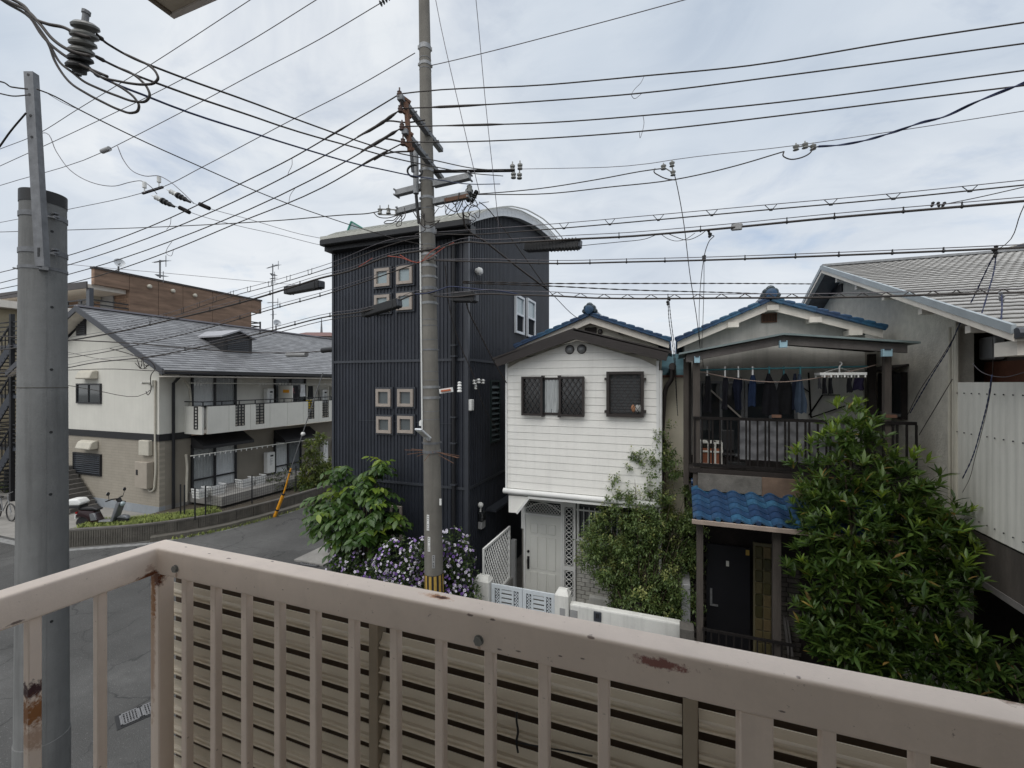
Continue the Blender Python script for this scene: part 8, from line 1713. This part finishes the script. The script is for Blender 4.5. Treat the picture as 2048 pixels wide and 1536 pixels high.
# ---- flowering bushes
def flowerbush(label, base, bl, nfl, seed):
    global ML
    o = thing('flowering_bush', label, 'bush', base, 'flowering bushes before the charcoal house'); ML = []; FL = []; tips = []
    for p, r in bl:
        tips.append(p)
        for _ in range(int(25 + 900 * r * r)):
            d = rsph().normalized(); q = p + d * r * RND.random() ** .4
            if q.z < .1 or q.y > 8.93: continue
            for j in range(6): dd = rsph() + d * .4; ML.append((frame(q + rsph() * .06, dd, RND.uniform(-1, 1)), RND.uniform(.04, .08), 0 if RND.random() < .7 else 1))
        for _ in range(int(nfl * r * r * .62)):
            d = rsph().normalized()
            if d.dot((p - CAMP).normalized()) > .25 or d.z < -.55: continue
            q = p + d * r * RND.uniform(.97, 1.07)
            if q.z < .15 or q.y > 8.93: continue
            FL.append((frame(q, (d * .8 + rsph() * .5 - FW * .3), RND.uniform(-1, 1)), RND.uniform(.02, .032), RND.choices((0, 1, 2), (.5, .28, .22))[0]))
    plant(o, [leafmat('bush_leaf', (.03, .055, .016), (.015, .03, .01), .5), leafmat('light_bush_leaf', (.09, .14, .03), (.05, .085, .02), .5)], leafmesh(1, .42, .2, .15), ML, 0)
    vs = [(.12, 0, 0)]; fs = []
    for k in range(5):
        a = k * 2 * math.pi / 5; c, s = math.cos(a), math.sin(a); n = len(vs)
        vs += [(.1, -s * .2, c * .2), (.16, c * .75 * .0 + (-s * .8 - c * .45), c * .8 - s * .45), (.1, -s * 1.05, c * 1.05), (.16, (-s * .8 + c * .45), c * .8 + s * .45)]; fs += [(n, n + 1, n + 2, n + 3), (0, n, n + 3)]
    K2 = [mat('white_petal', (.62, .58, .68), .7, .05, 5), mat('lilac_petal', (.36, .25, .52), .7, .1, 5), mat('violet_petal', (.15, .065, .30), .7, .1, 5)]
    plant(o, K2, (vs, fs), FL, 140, 'blossoms', 'flower'); branches(o, V(base), tips, .02)
f1 = [(PD(u, v, D), r * D / FPX) for u, v, D, r in ((800, 1125, 9.0, 48), (770, 1150, 9.1, 38), (830, 1160, 8.9, 50), (845, 1110, 8.8, 34), (810, 1190, 8.9, 50), (775, 1195, 9.0, 40), (850, 1200, 8.7, 45))]
f2 = [(PD(u, v, D), r * D / FPX) for u, v, D, r in ((905, 1090, 8.75, 32), (915, 1120, 8.7, 36), (905, 1160, 8.6, 40), (895, 1195, 8.5, 42), (925, 1195, 8.5, 26), (885, 1130, 8.8, 30))]
f3 = [(PD(u, v, D), r * D / FPX) for u, v, D, r in ((690, 1125, 9.6, 28), (720, 1140, 9.4, 34), (680, 1150, 9.6, 30), (740, 1165, 9.2, 36), (705, 1170, 9.4, 36))]
b_ = lambda l: (sum(p.x for p, r in l) / len(l), sum(p.y for p, r in l) / len(l), 0)
flowerbush('white and violet flowering bush left of the striped pole', b_(f1), f1, 1500, 1); flowerbush('white and violet flowering bush right of the striped pole, reaching the gate post', b_(f2), f2, 1500, 2); flowerbush('dim lilac flowering bush under the oval-leaved tree', b_(f3), f3, 1000, 3)
# leafy weeds by the gate post, ground plants
def smallplant(name, label, cat, bl, mt, size, dens, base, tw=.35):
    global ML
    o = thing(name, label, cat, base); ML = []; tips = []
    for p, r in bl:
        tips.append(p)
        for _ in range(int(12 + dens * r * r)):
            d = rsph().normalized(); q = p + d * r * RND.random() ** .4
            if q.z < .1: continue
            for j in range(7): dd = rsph() * .8 + d * .5 + UP * .2; ML.append((frame(q + rsph() * size * .6, dd, RND.uniform(-.8, .8)), size * RND.uniform(.6, 1.1), 0 if RND.random() < .65 else 1))
    plant(o, mt, leafmesh(1, tw, .2, .15), ML, 0); branches(o, V(base), tips, .02)
gm_ = [leafmat('weed_leaf', (.045, .09, .02), (.025, .05, .014), .5), leafmat('light_weed_leaf', (.13, .19, .04), (.08, .13, .03), .5)]
p = PD(938, 1165, 8.75); smallplant('leafy_weed', 'yellow-green weeds between the flowering bush and the gate post', 'weed', [(PD(938, 1160, 8.7), .2), (PD(945, 1190, 8.6), .22)], gm_, .07, 500, (p.x, p.y, 0))
am = [leafmat('apartment_shrub_leaf', (.10, .14, .03), (.06, .085, .02), .5), leafmat('light_apartment_shrub_leaf', (.15, .18, .035), (.1, .13, .028), .5)]
lst = [(PX(u, v, -16.0), r) for u, v, r in ((622, 895, .4), (640, 880, .32), (628, 925, .6), (645, 950, .7), (610, 960, .6), (660, 940, .6), (625, 980, .6))]
smallplant('garden_shrub', 'yellow-green upright shrub growing before the far apartment windows', 'shrub', lst, am, .17, 190, (lst[4][0].x, lst[4][0].y, .4), .4)
lst = [(PX(u, v, -16.6), r) for u, v, r in ((560, 968, .6), (580, 960, .65), (545, 975, .4), (595, 985, .5))]
smallplant('dark_shrub', 'dark low shrub under the second terrace window of the apartment', 'shrub', lst, [leafmat('dark_shrub_leaf', (.022, .036, .012), (.014, .022, .009), .5), am[0]], .1, 130, (lst[1][0].x, lst[1][0].y, .4), .4)
lst = [(PX(u, v, -15.6), r) for u, v, r in ((605, 985, .35), (620, 978, .35))]
smallplant('ground_plant', 'bright green low plant on top of the retaining wall beside the shrub', 'plant', lst, gm_, .11, 180, (lst[0][0].x, lst[0][0].y, .5), .45)
p = PD(8, 975, 21); smallplant('hedge_plant', 'low dark green planting at the left edge beyond the parking', 'plant', [(p, .5), (PD(18, 990, 21), .5), (PD(-20, 970, 21), .7)], [leafmat('edge_leaf', (.03, .055, .018), (.02, .035, .013), .5), am[0]], .12, 110, (p.x, p.y, 0), .4)
